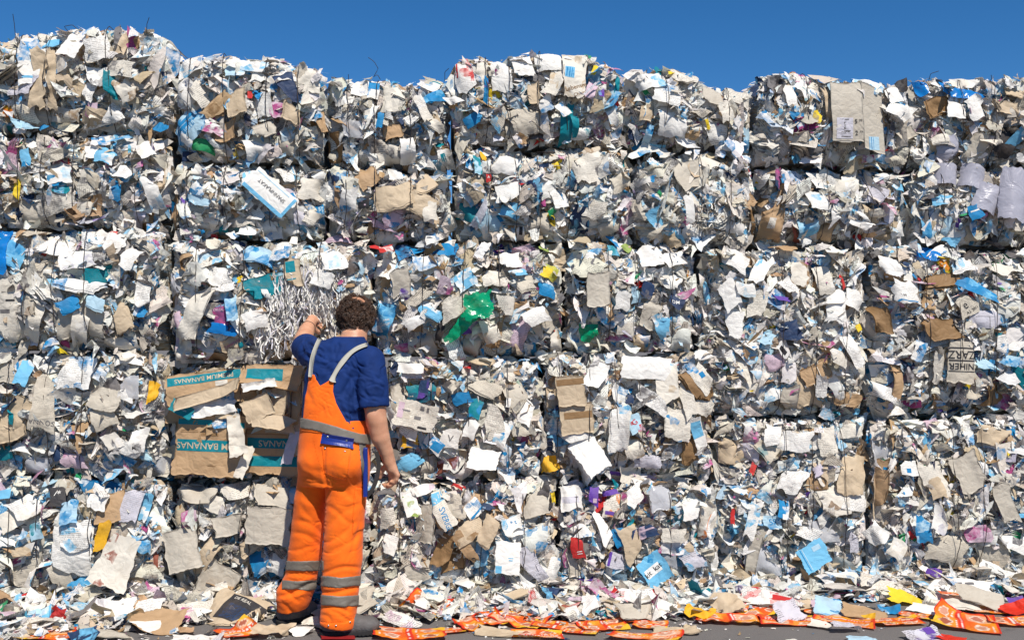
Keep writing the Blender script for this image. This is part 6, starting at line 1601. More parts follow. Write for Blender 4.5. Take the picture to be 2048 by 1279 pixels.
def litter(n, y_of, smin, smax, tilt, lift, look):
    x = rng.uniform(-3.25, 3.4, n)
    g = y_of(x)
    y = wall_y(x) - 0.03 - g
    sz = smin + (smax - smin) * rng.random(n) ** 1.7
    w_, h_ = sz, sz * rng.uniform(.35, 1, n)
    for (ax, ay), (bx, by) in (((-1.245, 5.40), (-1.10, 5.68)), ((-.97, 5.22), (-.66, 5.30))):   # trodden flat round the boots
        t = np.clip(((x - ax) * (bx - ax) + (y - ay) * (by - ay)) / ((bx - ax) ** 2 + (by - ay) ** 2), 0, 1)
        near = np.hypot(x - ax - t * (bx - ax), y - ay - t * (by - ay)) < .15
        y = np.where(near, y + 40, y)
    z = mound(x, y) * rng.uniform(.2, 1.1, n) + rng.uniform(.002, lift, n)
    k_ = y < 20; x, y, z, w_, h_ = x[k_], y[k_], z[k_], w_[k_], h_[k_]; n = len(x)
    tint, ink, par, key = mixed(n, **look)
    V, F, att = sheets(w_, h_, 4, 4, np.zeros((n, 3)), rng.uniform(0, 6.28, n), np.zeros(n), np.zeros(n), tint, ink, par, crumple=1.3, curl=1.0)
    # (s, z, d) with d up -> lay flat, then tip a little
    a, b_ = rng.normal(0.12, tilt, n)[:, None], rng.normal(0, tilt, n)[:, None]
    X, Yv, Z = V[..., 0], V[..., 1], V[..., 2]
    Yv, Z = Yv * np.cos(a) - Z * np.sin(a), Yv * np.sin(a) + Z * np.cos(a)
    X, Z = X * np.cos(b_) + Z * np.sin(b_), -X * np.sin(b_) + Z * np.cos(b_)
    V = np.stack([X + x[:, None], Yv + y[:, None], np.maximum(Z - Z.min(1, keepdims=True) * .55 + z[:, None], .002)], -1)
    return V, F, att
edge_g = lambda x: 0.50 + 0.12 * np.sin(x * 1.7 + .6) - 0.05 * x
sets = [litter(1900, lambda x: rng.random(len(x)) ** 1.2 * edge_g(x), .06, .20, .18, .02, dict(kraft=1.4, colour=1.3)),
        litter(3200, lambda x: rng.random(len(x)) * (edge_g(x) + .08), .02, .08, .40, .03, dict(kraft=1.6, colour=1.6)),
        litter(420, lambda x: edge_g(x) + rng.random(len(x)) ** 1.5 * .35, .012, .05, .18, .006, dict(kraft=1.5, colour=2)),
        litter(420, lambda x: edge_g(x) + rng.random(len(x)) * .6, .006, .028, .15, .003, dict(kraft=2, colour=3)),
        litter(230, lambda x: rng.random(len(x)) * .9 * (x < -1.2) + 5 * (x >= -1.2) * 0 + edge_g(x) * (x >= -1.2) * rng.random(len(x)), .03, .16, .22, .02, dict(kraft=1.5))]
Vs, Fs, off, A_ = [], [], 0, {k: [] for k in ('tint', 'ink', 'par', 'uvw')}
for V, F, att in sets:
    n, m = V.shape[:2]
    Vs.append(V.reshape(-1, 3)); Fs.append(all_faces(F, n, m) + off); off += n * m
    for k in A_: A_[k].append(att[k].reshape(-1, 3))
ob = mesh('paper_litter', np.concatenate(Vs), Fs, M_PAPER, None, False, pack({k: np.concatenate(a)[None] for k, a in A_.items()}, 0))
tag(ob, 'low heap of small torn paper along the foot of the bale wall', 'paper litter', kind='stuff')


# ------------------------------------------------------------------ the worker
# a signed distance field on a grid, meshed by surface nets, so the body is one smooth surface
class Field:
    def __init__(s, lo, hi, h):
        s.lo, s.h = np.array(lo, float), h
        s.n = np.ceil((np.array(hi) - s.lo) / h).astype(int) + 1
        s.D = np.full(tuple(s.n), 0.2, np.float32)
    def block(s, lo, hi):
        a = np.clip(np.floor((np.array(lo) - s.lo) / s.h).astype(int), 0, s.n - 1)
        b = np.clip(np.ceil((np.array(hi) - s.lo) / s.h).astype(int) + 1, 1, s.n)
        sl = tuple(slice(i, j) for i, j in zip(a, b))
        ax = [s.lo[i] + s.h * np.arange(a[i], b[i]) for i in range(3)]
        return sl, np.meshgrid(*ax, indexing='ij', sparse=True)
    def add(s, f, lo, hi, k=0.02, op='u'):
        sl, (X, Y, Z) = s.block(lo, hi)
        if min(x.stop - x.start for x in sl) <= 0: return
        d = f(X, Y, Z); D = s.D[sl]
        if op == 'u':
            h = np.maximum(k - np.abs(D - d), 0) / k if k > 0 else 0
            s.D[sl] = np.minimum(D, d) - h * h * k * 0.25
        elif op == 'sub':
            s.D[sl] = np.maximum(D, -d)
    def cone(s, a, b, ra, rb, k=0.02, op='u'):
        a, b = np.array(a, float), np.array(b, float); m = max(ra, rb) + max(k, .02) + 0.03
        ab = b - a; L = max(ab @ ab, 1e-9)
        def f(X, Y, Z):
            t = np.clip(((X - a[0]) * ab[0] + (Y - a[1]) * ab[1] + (Z - a[2]) * ab[2]) / L, 0, 1)
            return np.sqrt((X - a[0] - t * ab[0]) ** 2 + (Y - a[1] - t * ab[1]) ** 2 + (Z - a[2] - t * ab[2]) ** 2) - (ra + (rb - ra) * t)
        s.add(f, np.minimum(a, b) - m, np.maximum(a, b) + m, k, op)
    def chain(s, pts, k=0.02):
        for p, q in zip(pts[:-1], pts[1:]): s.cone(p[:3], q[:3], p[3], q[3], k)
    def ell(s, c, r, k=0.02, yaw=0.0, pitch=0.0, op='u'):
        c, r = np.array(c, float), np.array(r, float); m = r.max() + k + 0.03
        cy, sy, cp, sp = math.cos(yaw), math.sin(yaw), math.cos(pitch), math.sin(pitch)
        def f(X, Y, Z):
            x, y, z = X - c[0], Y - c[1], Z - c[2]
            x, y = x * cy + y * sy, -x * sy + y * cy
            y, z = y * cp + z * sp, -y * sp + z * cp
            q = np.sqrt((x / r[0]) ** 2 + (y / r[1]) ** 2 + (z / r[2]) ** 2)
            return (q - 1) * r.min() * np.clip(0.4 + 0.6 * q, .4, 1)
        s.add(f, c - m, c + m, k, op)
    def box(s, c, r, rd, k=0.0, yaw=0.0, op='u'):
        c, r = np.array(c, float), np.array(r, float); m = np.linalg.norm(r) + k + 0.03
        cy, sy = math.cos(yaw), math.sin(yaw)
        def f(X, Y, Z):
            x, y, z = X - c[0], Y - c[1], Z - c[2]
            x, y = x * cy + y * sy, -x * sy + y * cy
            qx, qy, qz = np.abs(x) - r[0] + rd, np.abs(y) - r[1] + rd, np.abs(z) - r[2] + rd
            return np.sqrt(np.maximum(qx, 0) ** 2 + np.maximum(qy, 0) ** 2 + np.maximum(qz, 0) ** 2) + np.minimum(np.maximum(qx, np.maximum(qy, qz)), 0) - rd
        s.add(f, c - m, c + m, k, op)

def surface_nets(D, lo, h):
    S = D < 0
    nx, ny, nz = D.shape
    c = [S[i:nx - 1 + i, j:ny - 1 + j, k:nz - 1 + k] for i in (0, 1) for j in (0, 1) for k in (0, 1)]
    any_, all_ = c[0].copy(), c[0].copy()
    for x in c[1:]: any_ |= x; all_ &= x
    mixed_ = any_ & ~all_
    idx = np.argwhere(mixed_)
    vid = np.full(mixed_.shape, -1, np.int32); vid[mixed_] = np.arange(len(idx))
    acc = np.zeros((len(idx), 3)); cnt = np.zeros(len(idx))
    offs = np.array([(i, j, k) for i in (0, 1) for j in (0, 1) for k in (0, 1)])
    val = [D[idx[:, 0] + o[0], idx[:, 1] + o[1], idx[:, 2] + o[2]].astype(float) for o in offs]
    for a in range(8):
        for b in range(a + 1, 8):
            if np.abs(offs[a] - offs[b]).sum() != 1: continue
            m = (val[a] < 0) != (val[b] < 0)
            t = np.where(m, val[a] / np.where(m, val[a] - val[b], 1), 0)
            acc += m[:, None] * (offs[a] + t[:, None] * (offs[b] - offs[a])); cnt += m
    V = lo + h * (idx + acc / cnt[:, None])
    F = []
    for ax in range(3):
        o1, o2 = [(1, 2), (2, 0), (0, 1)][ax]
        A = np.take(S, range(D.shape[ax] - 1), ax); B = np.take(S, range(1, D.shape[ax]), ax)
        e = np.argwhere(A != B)
        e = e[(e[:, o1] > 0) & (e[:, o2] > 0) & (e[:, o1] < D.shape[o1] - 1) & (e[:, o2] < D.shape[o2] - 1)]
        d1, d2 = np.zeros(3, int), np.zeros(3, int); d1[o1] = 1; d2[o2] = 1
        g = lambda q: vid[q[:, 0], q[:, 1], q[:, 2]]
        quad = np.stack([g(e - d1 - d2), g(e - d2), g(e), g(e - d1)], -1)
        ins = A[e[:, 0], e[:, 1], e[:, 2]]
        quad[~ins] = quad[~ins][:, ::-1]
        F.append(quad)
    return V, np.concatenate(F)

def normals(V, F):
    n = np.cross(V[F[:, 2]] - V[F[:, 0]], V[F[:, 3]] - V[F[:, 1]])
    N = np.zeros_like(V)
    for i in range(4): np.add.at(N, F[:, i], n)
    return N / (np.linalg.norm(N, axis=1, keepdims=True) + 1e-12)

def relax(V, F, it=2, k=.5):
    E = np.concatenate([F[:, [0, 1]], F[:, [1, 2]], F[:, [2, 3]], F[:, [3, 0]]])
    for _ in range(it):
        A = np.zeros_like(V); c = np.zeros(len(V))
        np.add.at(A, E[:, 0], V[E[:, 1]]); np.add.at(c, E[:, 0], 1)
        np.add.at(A, E[:, 1], V[E[:, 0]]); np.add.at(c, E[:, 1], 1)
        V = V + k * (A / c[:, None] - V)
    return V

BX, BY = (655 - 1024) * 5.38 / FPX, 5.38
ORG = np.array([BX, BY, 0.0])
def B3(px, py, Y, r=None):                                  # photo pixel at distance Y -> worker's own coordinates (r in pixels)
    p = at(px, py, Y) - ORG
    return (*p, r * Y / FPX) if r is not None else tuple(p)

def to_px(V):
    Yw = V[..., 1] + BY
    return 1024 + (V[..., 0] + BX) * FPX / Yw, HZ - (V[..., 2] - CAMH) * FPX / Yw

# torso cross-sections: row, left and right edge in pixels, depth, half depth
TOR = [(985, 606, 730, 5.40, .105), (955, 602, 734, 5.40, .130), (920, 600, 736, 5.40, .140), (885, 603, 735, 5.41, .142), (850, 607, 734, 5.425, .142), (815, 609, 733, 5.44, .138),
       (780, 611, 733, 5.455, .132), (745, 613, 735, 5.465, .122), (720, 617, 740, 5.475, .110), (702, 626, 744, 5.485, .092), (690, 640, 736, 5.495, .078), (678, 662, 728, 5.505, .062), (668, 680, 724, 5.51, .045)]
TZ = np.array([B3(650, t[0], t[3])[2] for t in TOR])
TCX = np.array([B3((t[1] + t[2]) / 2, t[0], t[3])[0] for t in TOR])
TCY = np.array([t[3] - BY for t in TOR])
TA = np.array([(t[2] - t[1]) / 2 * t[3] / FPX for t in TOR])
TB = np.array([t[4] for t in TOR])
def torso(off, zmin, zmax, yaw=-0.30):
    cyw, syw = math.cos(yaw), math.sin(yaw)
    def f(X, Y, Z):
        z = Z.ravel()
        it = lambda q: np.interp(z, TZ, q).reshape(Z.shape)
        x, y = X - it(TCX), Y - it(TCY)
        a, b = it(TA) + off, it(TB) + off
        a = a * 1.0
        # turned a little to the right, kept to the outline's width
        x2, y2 = x * cyw + y * syw, -x * syw + y * cyw
        q = (np.abs(x2 / a) ** 2.3 + np.abs(y2 / b) ** 2.3) ** (1 / 2.3)
        d = (q - 1) * np.minimum(a, b) * np.clip(.5 + .5 * q, .5, 1)
        return np.maximum(np.maximum(d, zmin - Z), Z - zmax)
    return f
LO, HI = np.array([-.36, -.36, -.01]), np.array([.42, .80, 1.82])
TLO, THI = np.array([-.30, -.30, .50]), np.array([.36, .42, 1.60])

def poly_sdf(poly, X, Z):
    """signed distance to a polygon in photo pixels, returned in metres (at the worker's distance)"""
    P = np.array(poly, float); Q = np.roll(P, -1, 0)
    d = np.full(X.shape, 1e9); ins = np.zeros(X.shape, bool)
    for (ax, ay), (bx, by) in zip(P, Q):
        ex, ey = bx - ax, by - ay
        t = np.clip(((X - ax) * ex + (Z - ay) * ey) / (ex * ex + ey * ey + 1e-9), 0, 1)
        d = np.minimum(d, (X - ax - t * ex) ** 2 + (Z - ay - t * ey) ** 2)
        c = ((ay > Z) != (by > Z)) & (X < ex * (Z - ay) / (ey if abs(ey) > 1e-9 else 1e-9) + ax)
        ins ^= c
    d = np.sqrt(d) * (5.38 / FPX)
    return np.where(ins, -d, d)

CRE_T = [((596, 1036), (648, 1066), 5, .009), ((590, 1062), (642, 1086), 5, .008), ((600, 1004), (632, 1050), 5, .006), ((582, 1098), (640, 1092), 4, .006), ((556, 1192), (634, 1163), 5, .016),
         ((560, 1205), (596, 1228), 4, .007), ((572, 1150), (634, 1146), 4, .008), ((604, 952), (650, 966), 6, .010), ((652, 962), (712, 1000), 6, .009), ((606, 930), (650, 946), 6, .006),
         ((654, 1012), (706, 1046), 5, .008), ((652, 1050), (722, 1004), 6, .009), ((650, 1086), (716, 1044), 5, .008), ((655, 1110), (724, 1064), 5, .008), ((704, 1118), (718, 1040), 4, .008),
         ((646, 1142), (716, 1132), 4, .010), ((644, 1183), (714, 1178), 4, .012), ((646, 1212), (700, 1222), 4, .008), ((660, 1222), (706, 1240), 4, .006), ((690, 1222), (712, 1200), 4, .007),
         ((646, 1225), (664, 1244), 4, .005), ((625, 880), (632, 960), 7, .004), ((700, 920), (718, 1000), 6, .005), ((566, 1180), (600, 1200), 4, .007), ((606, 985), (626, 1010), 5, .006),
         ((664, 930), (690, 950), 5, .003), ((650, 890), (651, 985), 3.5, .012), ((620, 800), (650, 826), 6, .004), ((640, 790), (650, 830), 6, .003), ((660, 790), (640, 835), 6, .003)]
CRE_S = [((622, 690), (612, 745), 5, .010), ((630, 700), (690, 706), 6, .007), ((640, 712), (690, 735), 6, .006), ((645, 742), (700, 705), 7, .007), ((628, 725), (676, 752), 6, .006), ((690, 772), (728, 726), 6, .009),
         ((676, 790), (722, 745), 6, .008), ((700, 790), (716, 862), 5, .009), ((688, 775), (704, 838), 5, .007), ((712, 745), (716, 820), 5, .010), ((722, 740), (765, 806), 6, .005), ((742, 722), (738, 800), 6, .005),
         ((606, 690), (622, 726), 4, .007), ((612, 684), (636, 706), 4, .006), ((612, 760), (620, 800), 5, .006), ((640, 762), (668, 748), 5, .006), ((716, 800), (770, 790), 5, .004), ((724, 770), (764, 752), 6, .005),
         ((655, 690), (700, 690), 5, .004), ((676, 812), (716, 838), 5, .006), ((684, 830), (722, 858), 5, .006), ((660, 720), (640, 745), 5, .005)]
def auto(n, seed, areas, wr, ar):
    r = np.random.default_rng(seed); out = []
    for _ in range(n):
        x0, x1, y0, y1, an, sp = areas[r.integers(len(areas))]
        cx, cy = r.uniform(x0, x1), r.uniform(y0, y1); a = math.radians(an + r.normal(0, sp)); L = r.uniform(7, 22)
        out.append(((cx - L * math.cos(a), cy - L * math.sin(a)), (cx + L * math.cos(a), cy + L * math.sin(a)), r.uniform(*wr), r.uniform(*ar)))
    return out
CRE_T = [(a_, b2, w2, m2 * (.75 if a_[1] < 1140 else .95)) for a_, b2, w2, m2 in CRE_T]
CRE_T += auto(85, 5, [(580, 648, 1010, 1110, 12, 26), (566, 640, 1100, 1210, 0, 18), (652, 722, 1000, 1110, -28, 24), (645, 716, 1110, 1235, -4, 22), (604, 648, 950, 1010, 25, 25), (654, 730, 955, 1010, 20, 30), (608, 690, 770, 835, 20, 40)], (1.3, 2.3), (.0012, .0032))
CRE_S += auto(75, 6, [(690, 732, 760, 860, 68, 18), (640, 700, 690, 750, -25, 25), (700, 730, 720, 780, 60, 22), (735, 772, 730, 808, 40, 40), (612, 640, 690, 760, 75, 25), (675, 715, 790, 860, 40, 18), (605, 640, 680, 715, 40, 30)], (1.8, 3.4), (.0022, .0050))
def folds(V, cre, seed, noise):
    px, py = to_px(V)
    o = np.zeros(len(V))
    for (x1, y1), (x2, y2), w_, a in cre:
        ex, ey = x2 - x1, y2 - y1; L = math.hypot(ex, ey)
        t = ((px - x1) * ex + (py - y1) * ey) / (L * L)
        n = ((px - x1) * -ey + (py - y1) * ex) / L + 3 * np.sin(t * 5 + x1)
        e = np.exp(-np.clip(np.abs(t - .5) - .38, 0, None) ** 2 / .02)
        w_ = w_ * 1.0
        o += .60 * a * e * (-np.exp(-(n / w_) ** 2) + .4 * np.exp(-((n - 1.9 * w_) / (1.3 * w_)) ** 2) + .2 * np.exp(-((n + 2.0 * w_) / (1.4 * w_)) ** 2))
    r = np.random.default_rng(seed)
    for _ in range(14):
        k = r.normal(0, 1, 3); k /= np.linalg.norm(k); f = r.uniform(14, 60)
        o += noise * .7 / f * 14 * np.sin(V @ k * f + 1.5 * np.sin(V @ k[[1, 2, 0]] * f * .6) + r.uniform(0, 6)) / 14 * 4
    return o

def band_field(base, off, poly, back=None):
    """the base garment swollen by off, cut to a polygon seen from the camera"""
    f = Field.__new__(Field); f.lo, f.h, f.n = base.lo, base.h, base.n
    P = np.array(poly)
    xs_ = [B3(P[:, 0].min() - 12, 700, 5.6)[0], B3(P[:, 0].max() + 12, 700, 5.6)[0]]
    zs_ = [B3(650, P[:, 1].max() + 12, 5.6)[2], B3(650, P[:, 1].min() - 12, 5.1)[2]]
    xs_ = [min(xs_[0], B3(P[:, 0].min() - 12, 700, 5.1)[0]), max(xs_[1], B3(P[:, 0].max() + 12, 700, 5.1)[0])]
    zs_ = [min(zs_[0], B3(650, P[:, 1].max() + 12, 5.1)[2]) - .02, max(zs_[1], B3(650, P[:, 1].min() - 12, 5.6)[2]) + .02]
    sl, (X, Y, Z) = base.block((xs_[0], LO[1], zs_[0]), (xs_[1], HI[1], zs_[1]))
    lo = np.array([X.ravel()[0], Y.ravel()[0], Z.ravel()[0]])
    D = base.D[sl] - off
    Yw = Y + BY
    px = 1024 + (X + BX) * FPX / Yw + 0 * Z; py = HZ - (Z - CAMH) * FPX / Yw + 0 * X
    D = np.maximum(D, poly_sdf(poly, px, py))
    if back is not None: D = np.maximum(D, Y - back + 0 * X)
    D = np.pad(D, 1, constant_values=.05)
    return D, lo - base.h, base.h

man = empty('person', ORG, 0)
tag(man, 'worker seen from behind in navy shirt and orange bib overalls, reaching up to shredded paper', 'person')

b_ = NB('skin')
tc = b_.n('ShaderNodeTexCoord').outputs['Object']
c_ = b_.mix(b_.ramp(b_.noise(tc, 16, 4, .6), .35, .7), (0.50, 0.235, 0.135), (0.60, 0.32, 0.195))
c_ = b_.mix(b_.math('MULTIPLY', b_.ramp(b_.noise(tc, 150, 2, .6), .55, .75), .35), c_, (0.34, 0.14, 0.085))
b_.l(c_, b_.p.inputs['Base Color']); b_.p.inputs['Roughness'].default_value = .5
b_.p.inputs['Subsurface Weight'].default_value = .08; b_.p.inputs['Subsurface Radius'].default_value = (.012, .005, .003)
b_.bump(b_.noise(tc, 190, 3, .6), .35, .003)
M_SKIN = b_.m
M_LIP = simple('lips', (0.42, 0.15, 0.12), .45)
M_EYE = simple('eye_white', (0.7, 0.68, 0.65), .2)

def cloth(name, col, col2, weave=620, rough=.82, spec=.2, sheen=.10, wr=.22):
    b = NB(name)
    tc = b.n('ShaderNodeTexCoord').outputs['Object']
    f = b.ramp(b.noise(tc, 13, 5, .65), .32, .68)
    b.l(b.mix(f, col2, col), b.p.inputs['Base Color'])
    b.p.inputs['Roughness'].default_value = rough; b.p.inputs['Specular IOR Level'].default_value = spec
    b.p.inputs['Sheen Weight'].default_value = sheen
    h = b.math('ADD', b.math('MULTIPLY', b.noise(tc, weave, 1), .12), b.noise(tc, 30, 3, .55, .8))
    b.bump(h, wr, .008)
    return b.m
M_ORANGE = cloth('orange_cloth', (0.90, 0.155, 0.007), (0.78, 0.115, 0.005))
M_NAVY = cloth('navy_cloth', (0.006, 0.028, 0.135), (0.0035, 0.018, 0.088), sheen=.0)
M_GREYB = cloth('reflective_tape', (0.185, 0.160, 0.128), (0.14, 0.12, 0.096), rough=.5, spec=.5, sheen=0, wr=.25)
M_STRAP = cloth('strap_webbing', (0.42, 0.40, 0.335), (0.36, 0.34, 0.285), rough=.8, sheen=0, wr=.2)
M_WALLET = simple('blue_wallet', (0.010, 0.030, 0.24), .4, .45, bscale=60, var=.3)
M_BOOT = cloth('boot_leather', (0.125, 0.115, 0.11), (0.08, 0.073, 0.069), weave=300, rough=.7, spec=.3, sheen=0, wr=.7)
M_SOLE = simple('boot_sole', (0.030, 0.028, 0.028), .85, .2, bscale=80, var=.3)
M_HAIR = simple('brown_hair', (0.115, 0.058, 0.032), .42, .5, var=.6, vscale=60, var2=(0.030, 0.015, 0.009))
M_BELT = simple('dark_strap', (0.045, 0.038, 0.034), .6, .35, bscale=50, var=.4)
M_STUD = simple('rivet_metal', (0.55, 0.53, 0.50), .3, .5, metallic=1.0)
M_THREAD = simple('seam_thread', (0.62, 0.10, 0.004), .9, .1)

# --- body (skin): head, neck, trunk, arms, hands, legs as one surface
F_ = Field(LO, HI, 0.0045)
F_.add(torso(-.034, B3(650, 960, 5.4)[2], B3(650, 668, 5.5)[2]), TLO, THI, .02)
F_.chain([B3(704, 700, 5.52, 25), B3(708, 676, 5.55, 23), B3(711, 652, 5.575, 23)], .03)
HC = np.array(B3(711.5, 633, 5.60))
F_.ell(HC, (.081, .099, .106), .03, pitch=.18)
F_.ell(HC + (0, .055, -.055), (.060, .062, .066), .03)                    # jaw and face
F_.ell(HC + (0, .088, -.098), (.030, .028, .022), .02)                    # chin
F_.cone(HC + (0, .100, .000), HC + (0, .131, -.040), .008, .0125, .010)   # nose
F_.ell(HC + (-.012, .120, -.044), (.009, .011, .008), .006); F_.ell(HC + (.012, .120, -.044), (.009, .011, .008), .006)
F_.ell(HC + (0, .113, -.068), (.023, .010, .0055), .004); F_.ell(HC + (0, .110, -.079), (.020, .010, .0065), .004)   # lips
F_.cone(HC + (-.042, .086, .016), HC + (.042, .086, .016), .010, .010, .014)                                       # brow
for sx in (-1, 1):
    F_.ell(HC + (sx * .031, .092, -.004), (.016, .010, .011), .006, op='sub')
    F_.ell(HC + (sx * .031, .088, -.004), (.0125, .0125, .0125), .003)     # eyes, lids
    ec = HC + np.array((sx * .083, .010, -.012))
    F_.ell(ec, (.011, .020, .033), .008, yaw=sx * .35, pitch=.15)           # ears
    F_.ell(ec + (sx * .009, .004, .004), (.006, .012, .021), .004, yaw=sx * .35, pitch=.15, op='sub')
    F_.ell(ec + (0, .004, -.026), (.008, .010, .010), .006)
# right arm hanging, slightly bent
RA = [B3(733, 720, 5.41, 20), B3(742, 760, 5.37, 21), B3(750, 812, 5.345, 22), B3(753, 842, 5.34, 21), B3(761, 875, 5.345, 18.5), B3(772, 902, 5.36, 14), B3(778, 922, 5.37, 12.5)]
F_.chain(RA, .006)
F_.ell(B3(744, 832, 5.305), (.018, .018, .022), .03)
# left arm forward to the shreds
LA = [B3(645, 714, 5.50, 20), B3(624, 706, 5.62, 19), B3(609, 694, 5.735, 21), B3(607, 680, 5.80, 19), B3(613, 662, 5.90, 15.5), B3(618, 651, 5.955, 12.5)]
F_.chain(LA, .006)
def finger(pts, r): F_.chain([(*p, rr) for p, rr in zip(pts, r)], .004)
# right hand: back of the hand towards the camera's right, fingers curled in
w0 = np.array(B3(778, 922, 5.37)); kn = np.array(B3(789, 950, 5.375))
F_.cone(w0, w0 * .5 + kn * .5, .026, .028, .015)
for dx, dy, dz in ((-.022, .018, -.004), (-.008, .008, -.008), (.007, -.004, -.006), (.018, -.014, .004)):
    F_.cone(w0 * .6 + kn * .4 + np.array((dx * .6, dy * .6, 0)), kn + np.array((dx, dy, dz)), .0155, .0125, .012)
FR = [((-.022, .018, -.004), .040, .026, .020), ((-.008, .008, -.008), .044, .029, .021), ((.007, -.004, -.006), .040, .027, .020), ((.018, -.014, .004), .032, .021, .018)]
for i, (o_, l1, l2, l3) in enumerate(FR):
    p0 = kn + np.array(o_)
    d1 = np.array((-.10 - .04 * i, .10, -1.0)); d2 = np.array((-.75, .30, -.62)); d3 = np.array((-.92, .30, .10))
    n_1 = lambda v: v / np.linalg.norm(v)
    p1 = p0 + n_1(d1) * l1 * .82; p2 = p1 + n_1(d2) * l2; p3 = p2 + n_1(d3) * l3
    finger([p0, p1, p2, p3], (.0110, .0098, .0088, .0076))
t0 = w0 + np.array((-.016, .012, -.022)); t1 = t0 + np.array((-.026, .014, -.034)); t2 = t1 + np.array((-.008, .006, -.032))
F_.chain([(*t0, .0155), (*t1, .0125), (*t2, .0095)], .008)
# left hand: knuckles up, fingers closed on the strips
w1 = np.array(B3(618, 651, 5.955)); k1 = np.array(B3(626, 636, 6.01))
F_.cone(w1, w1 * .45 + k1 * .55, .026, .029, .015)
for i, (dx, dz) in enumerate(((.022, -.012), (.010, .002), (-.004, .008), (-.017, .004))):
    p0 = k1 + np.array((dx, 0, dz)); F_.cone(w1 * .6 + k1 * .4 + np.array((dx * .5, 0, dz * .5)), p0, .015, .0125, .012)
    p1 = p0 + np.array((.012, .030, -.012 - .002 * i)); p2 = p1 + np.array((.008, .002, -.026)); p3 = p2 + np.array((.002, -.020, -.006))
    finger([p0, p1, p2, p3], (.0115, .0100, .0090, .0078))
t0 = w1 + np.array((.022, .016, -.012)); t1 = t0 + np.array((.020, .026, -.022)); t2 = t1 + np.array((.004, .030, -.008))
F_.chain([(*t0, .0150), (*t1, .0125), (*t2, .0092)], .008)
# legs inside the trousers
F_.chain([B3(632, 940, 5.42, 33), B3(614, 1076, 5.46, 22), B3(590, 1180, 5.49, 15), B3(580, 1208, 5.50, 10)], .03)
F_.chain([B3(692, 940, 5.37, 34), B3(688, 1086, 5.33, 23), B3(680, 1190, 5.30, 18), B3(675, 1232, 5.29, 11)], .03)
V, F = surface_nets(F_.D, LO, .0045)
V = relax(V, F, 2, .45)
body = mesh('body', V, [F], [M_SKIN, M_LIP, M_EYE, simple('iris', (0.03, 0.02, 0.015), .2)], man, True)
cen = V[F].mean(1)
mi = np.zeros(len(F), np.int32)
q = (cen - HC)
mi[((q[:, 0] / .023) ** 2 + ((q[:, 2] + .0735) / .0105) ** 2 < 1) & (q[:, 1] > .104)] = 1
for sx in (-1, 1):
    mi[((q[:, 0] - sx * .031) ** 2 / .013 ** 2 + (q[:, 2] + .004) ** 2 / .006 ** 2 < 1) & (q[:, 1] > .08)] = 2
    mi[((q[:, 0] - sx * .031) ** 2 + (q[:, 2] + .004) ** 2 < .0055 ** 2) & (q[:, 1] > .08)] = 3
body.data.polygons.foreach_set('material_index', mi)

# --- hair: short curls round a bald crown
def bald_at(d):
    return np.linalg.norm(d - np.array((.28, -.22, .93)), axis=-1)
def curls():
    r = np.random.default_rng(3)
    Vs, Fs, off = [], [], 0
    n = 0
    RAD = np.array((.081, .099, .106))
    while n < 7000:
        d = r.normal(0, 1, 3); d /= np.linalg.norm(d)
        if d[1] > .45 and d[2] < .55: continue                 # face
        if d[2] < -.74 or (d[2] < -.34 and d[1] > -.1): continue   # neck, below the ears
        bl = bald_at(d)
        if bl < .46 and r.random() < .96: continue
        if bl < .64 and r.random() < .5: continue
        if abs(d[0]) > .9 and -.35 < d[2] < .15 and d[1] > -.05: continue
        p = HC + d * RAD
        cl = np.floor(d * 9 + .5); rc = np.random.default_rng(int(abs(cl @ np.array((73, 151, 283)))) % 99991)   # locks share a bend
        low = d[2] < -.45
        L = (r.uniform(.022, .045) if not low else r.uniform(.010, .022)) * (0.6 if d[2] > .6 else 1.0)
        m = 8; t = np.linspace(0, 1, m)
        dr = np.array((rc.normal(0, .7), rc.normal(0, .7), -.55 + rc.normal(0, .6))) + r.normal(0, .22, 3); dr -= d * (dr @ d)
        dr /= np.linalg.norm(dr) + 1e-9; sd = np.cross(d, dr)
        ph, tu, cr = rc.uniform(0, 6) + r.normal(0, .4), rc.uniform(2.5, 6.5), rc.uniform(.005, .013) * (.4 if low else 1)
        lift = (.004 + .014 * rc.uniform(.4, 1.2)) * (.4 if low else 1)
        pts = p + d * (.001 + lift * np.sin(t * 2.3))[:, None] + dr * (t * L * .85)[:, None] + cr * t[:, None] * (np.cos(tu * t + ph)[:, None] * sd + np.sin(tu * t + ph)[:, None] * d * .7)
        Vt, Ft = tube(pts, np.linspace(.0014, .0007, m), 3)
        Vs.append(Vt); Fs.append(Ft + off); off += len(Vt); n += 1
    # the dense undercoat close to the scalp
    a, c = np.meshgrid(np.linspace(0, 2 * math.pi, 97), np.linspace(.02, 2.45, 60), indexing='ij')
    d = np.stack([np.sin(c) * np.cos(a), np.sin(c) * np.sin(a), np.cos(c)], -1)
    wob_ = .05 * np.sin(a * 9) + .04 * np.sin(a * 23 + 1)
    keep = (bald_at(d) > .55 + wob_) & ~((d[..., 1] > .40 + wob_) & (d[..., 2] < .55)) & ~((d[..., 2] < -.30 + wob_) & (d[..., 1] > -.12)) & (d[..., 2] > -.70 + wob_) & ~((np.abs(d[..., 0]) > .88) & (d[..., 2] < .15) & (d[..., 1] > -.08))
    P_ = HC + d * (RAD + .0035 + .002 * np.sin(a * 31)[..., None] * np.sin(c * 37)[..., None])
    g = grid_faces(96, 59); kf = keep.ravel()
    g = g[kf[g].all(1)]
    Vs.append(P_.reshape(-1, 3)); Fs.append(g + off)
    return np.concatenate(Vs), np.concatenate(Fs)
V, F = curls()
mesh('hair', V, [F], M_HAIR, man, True)

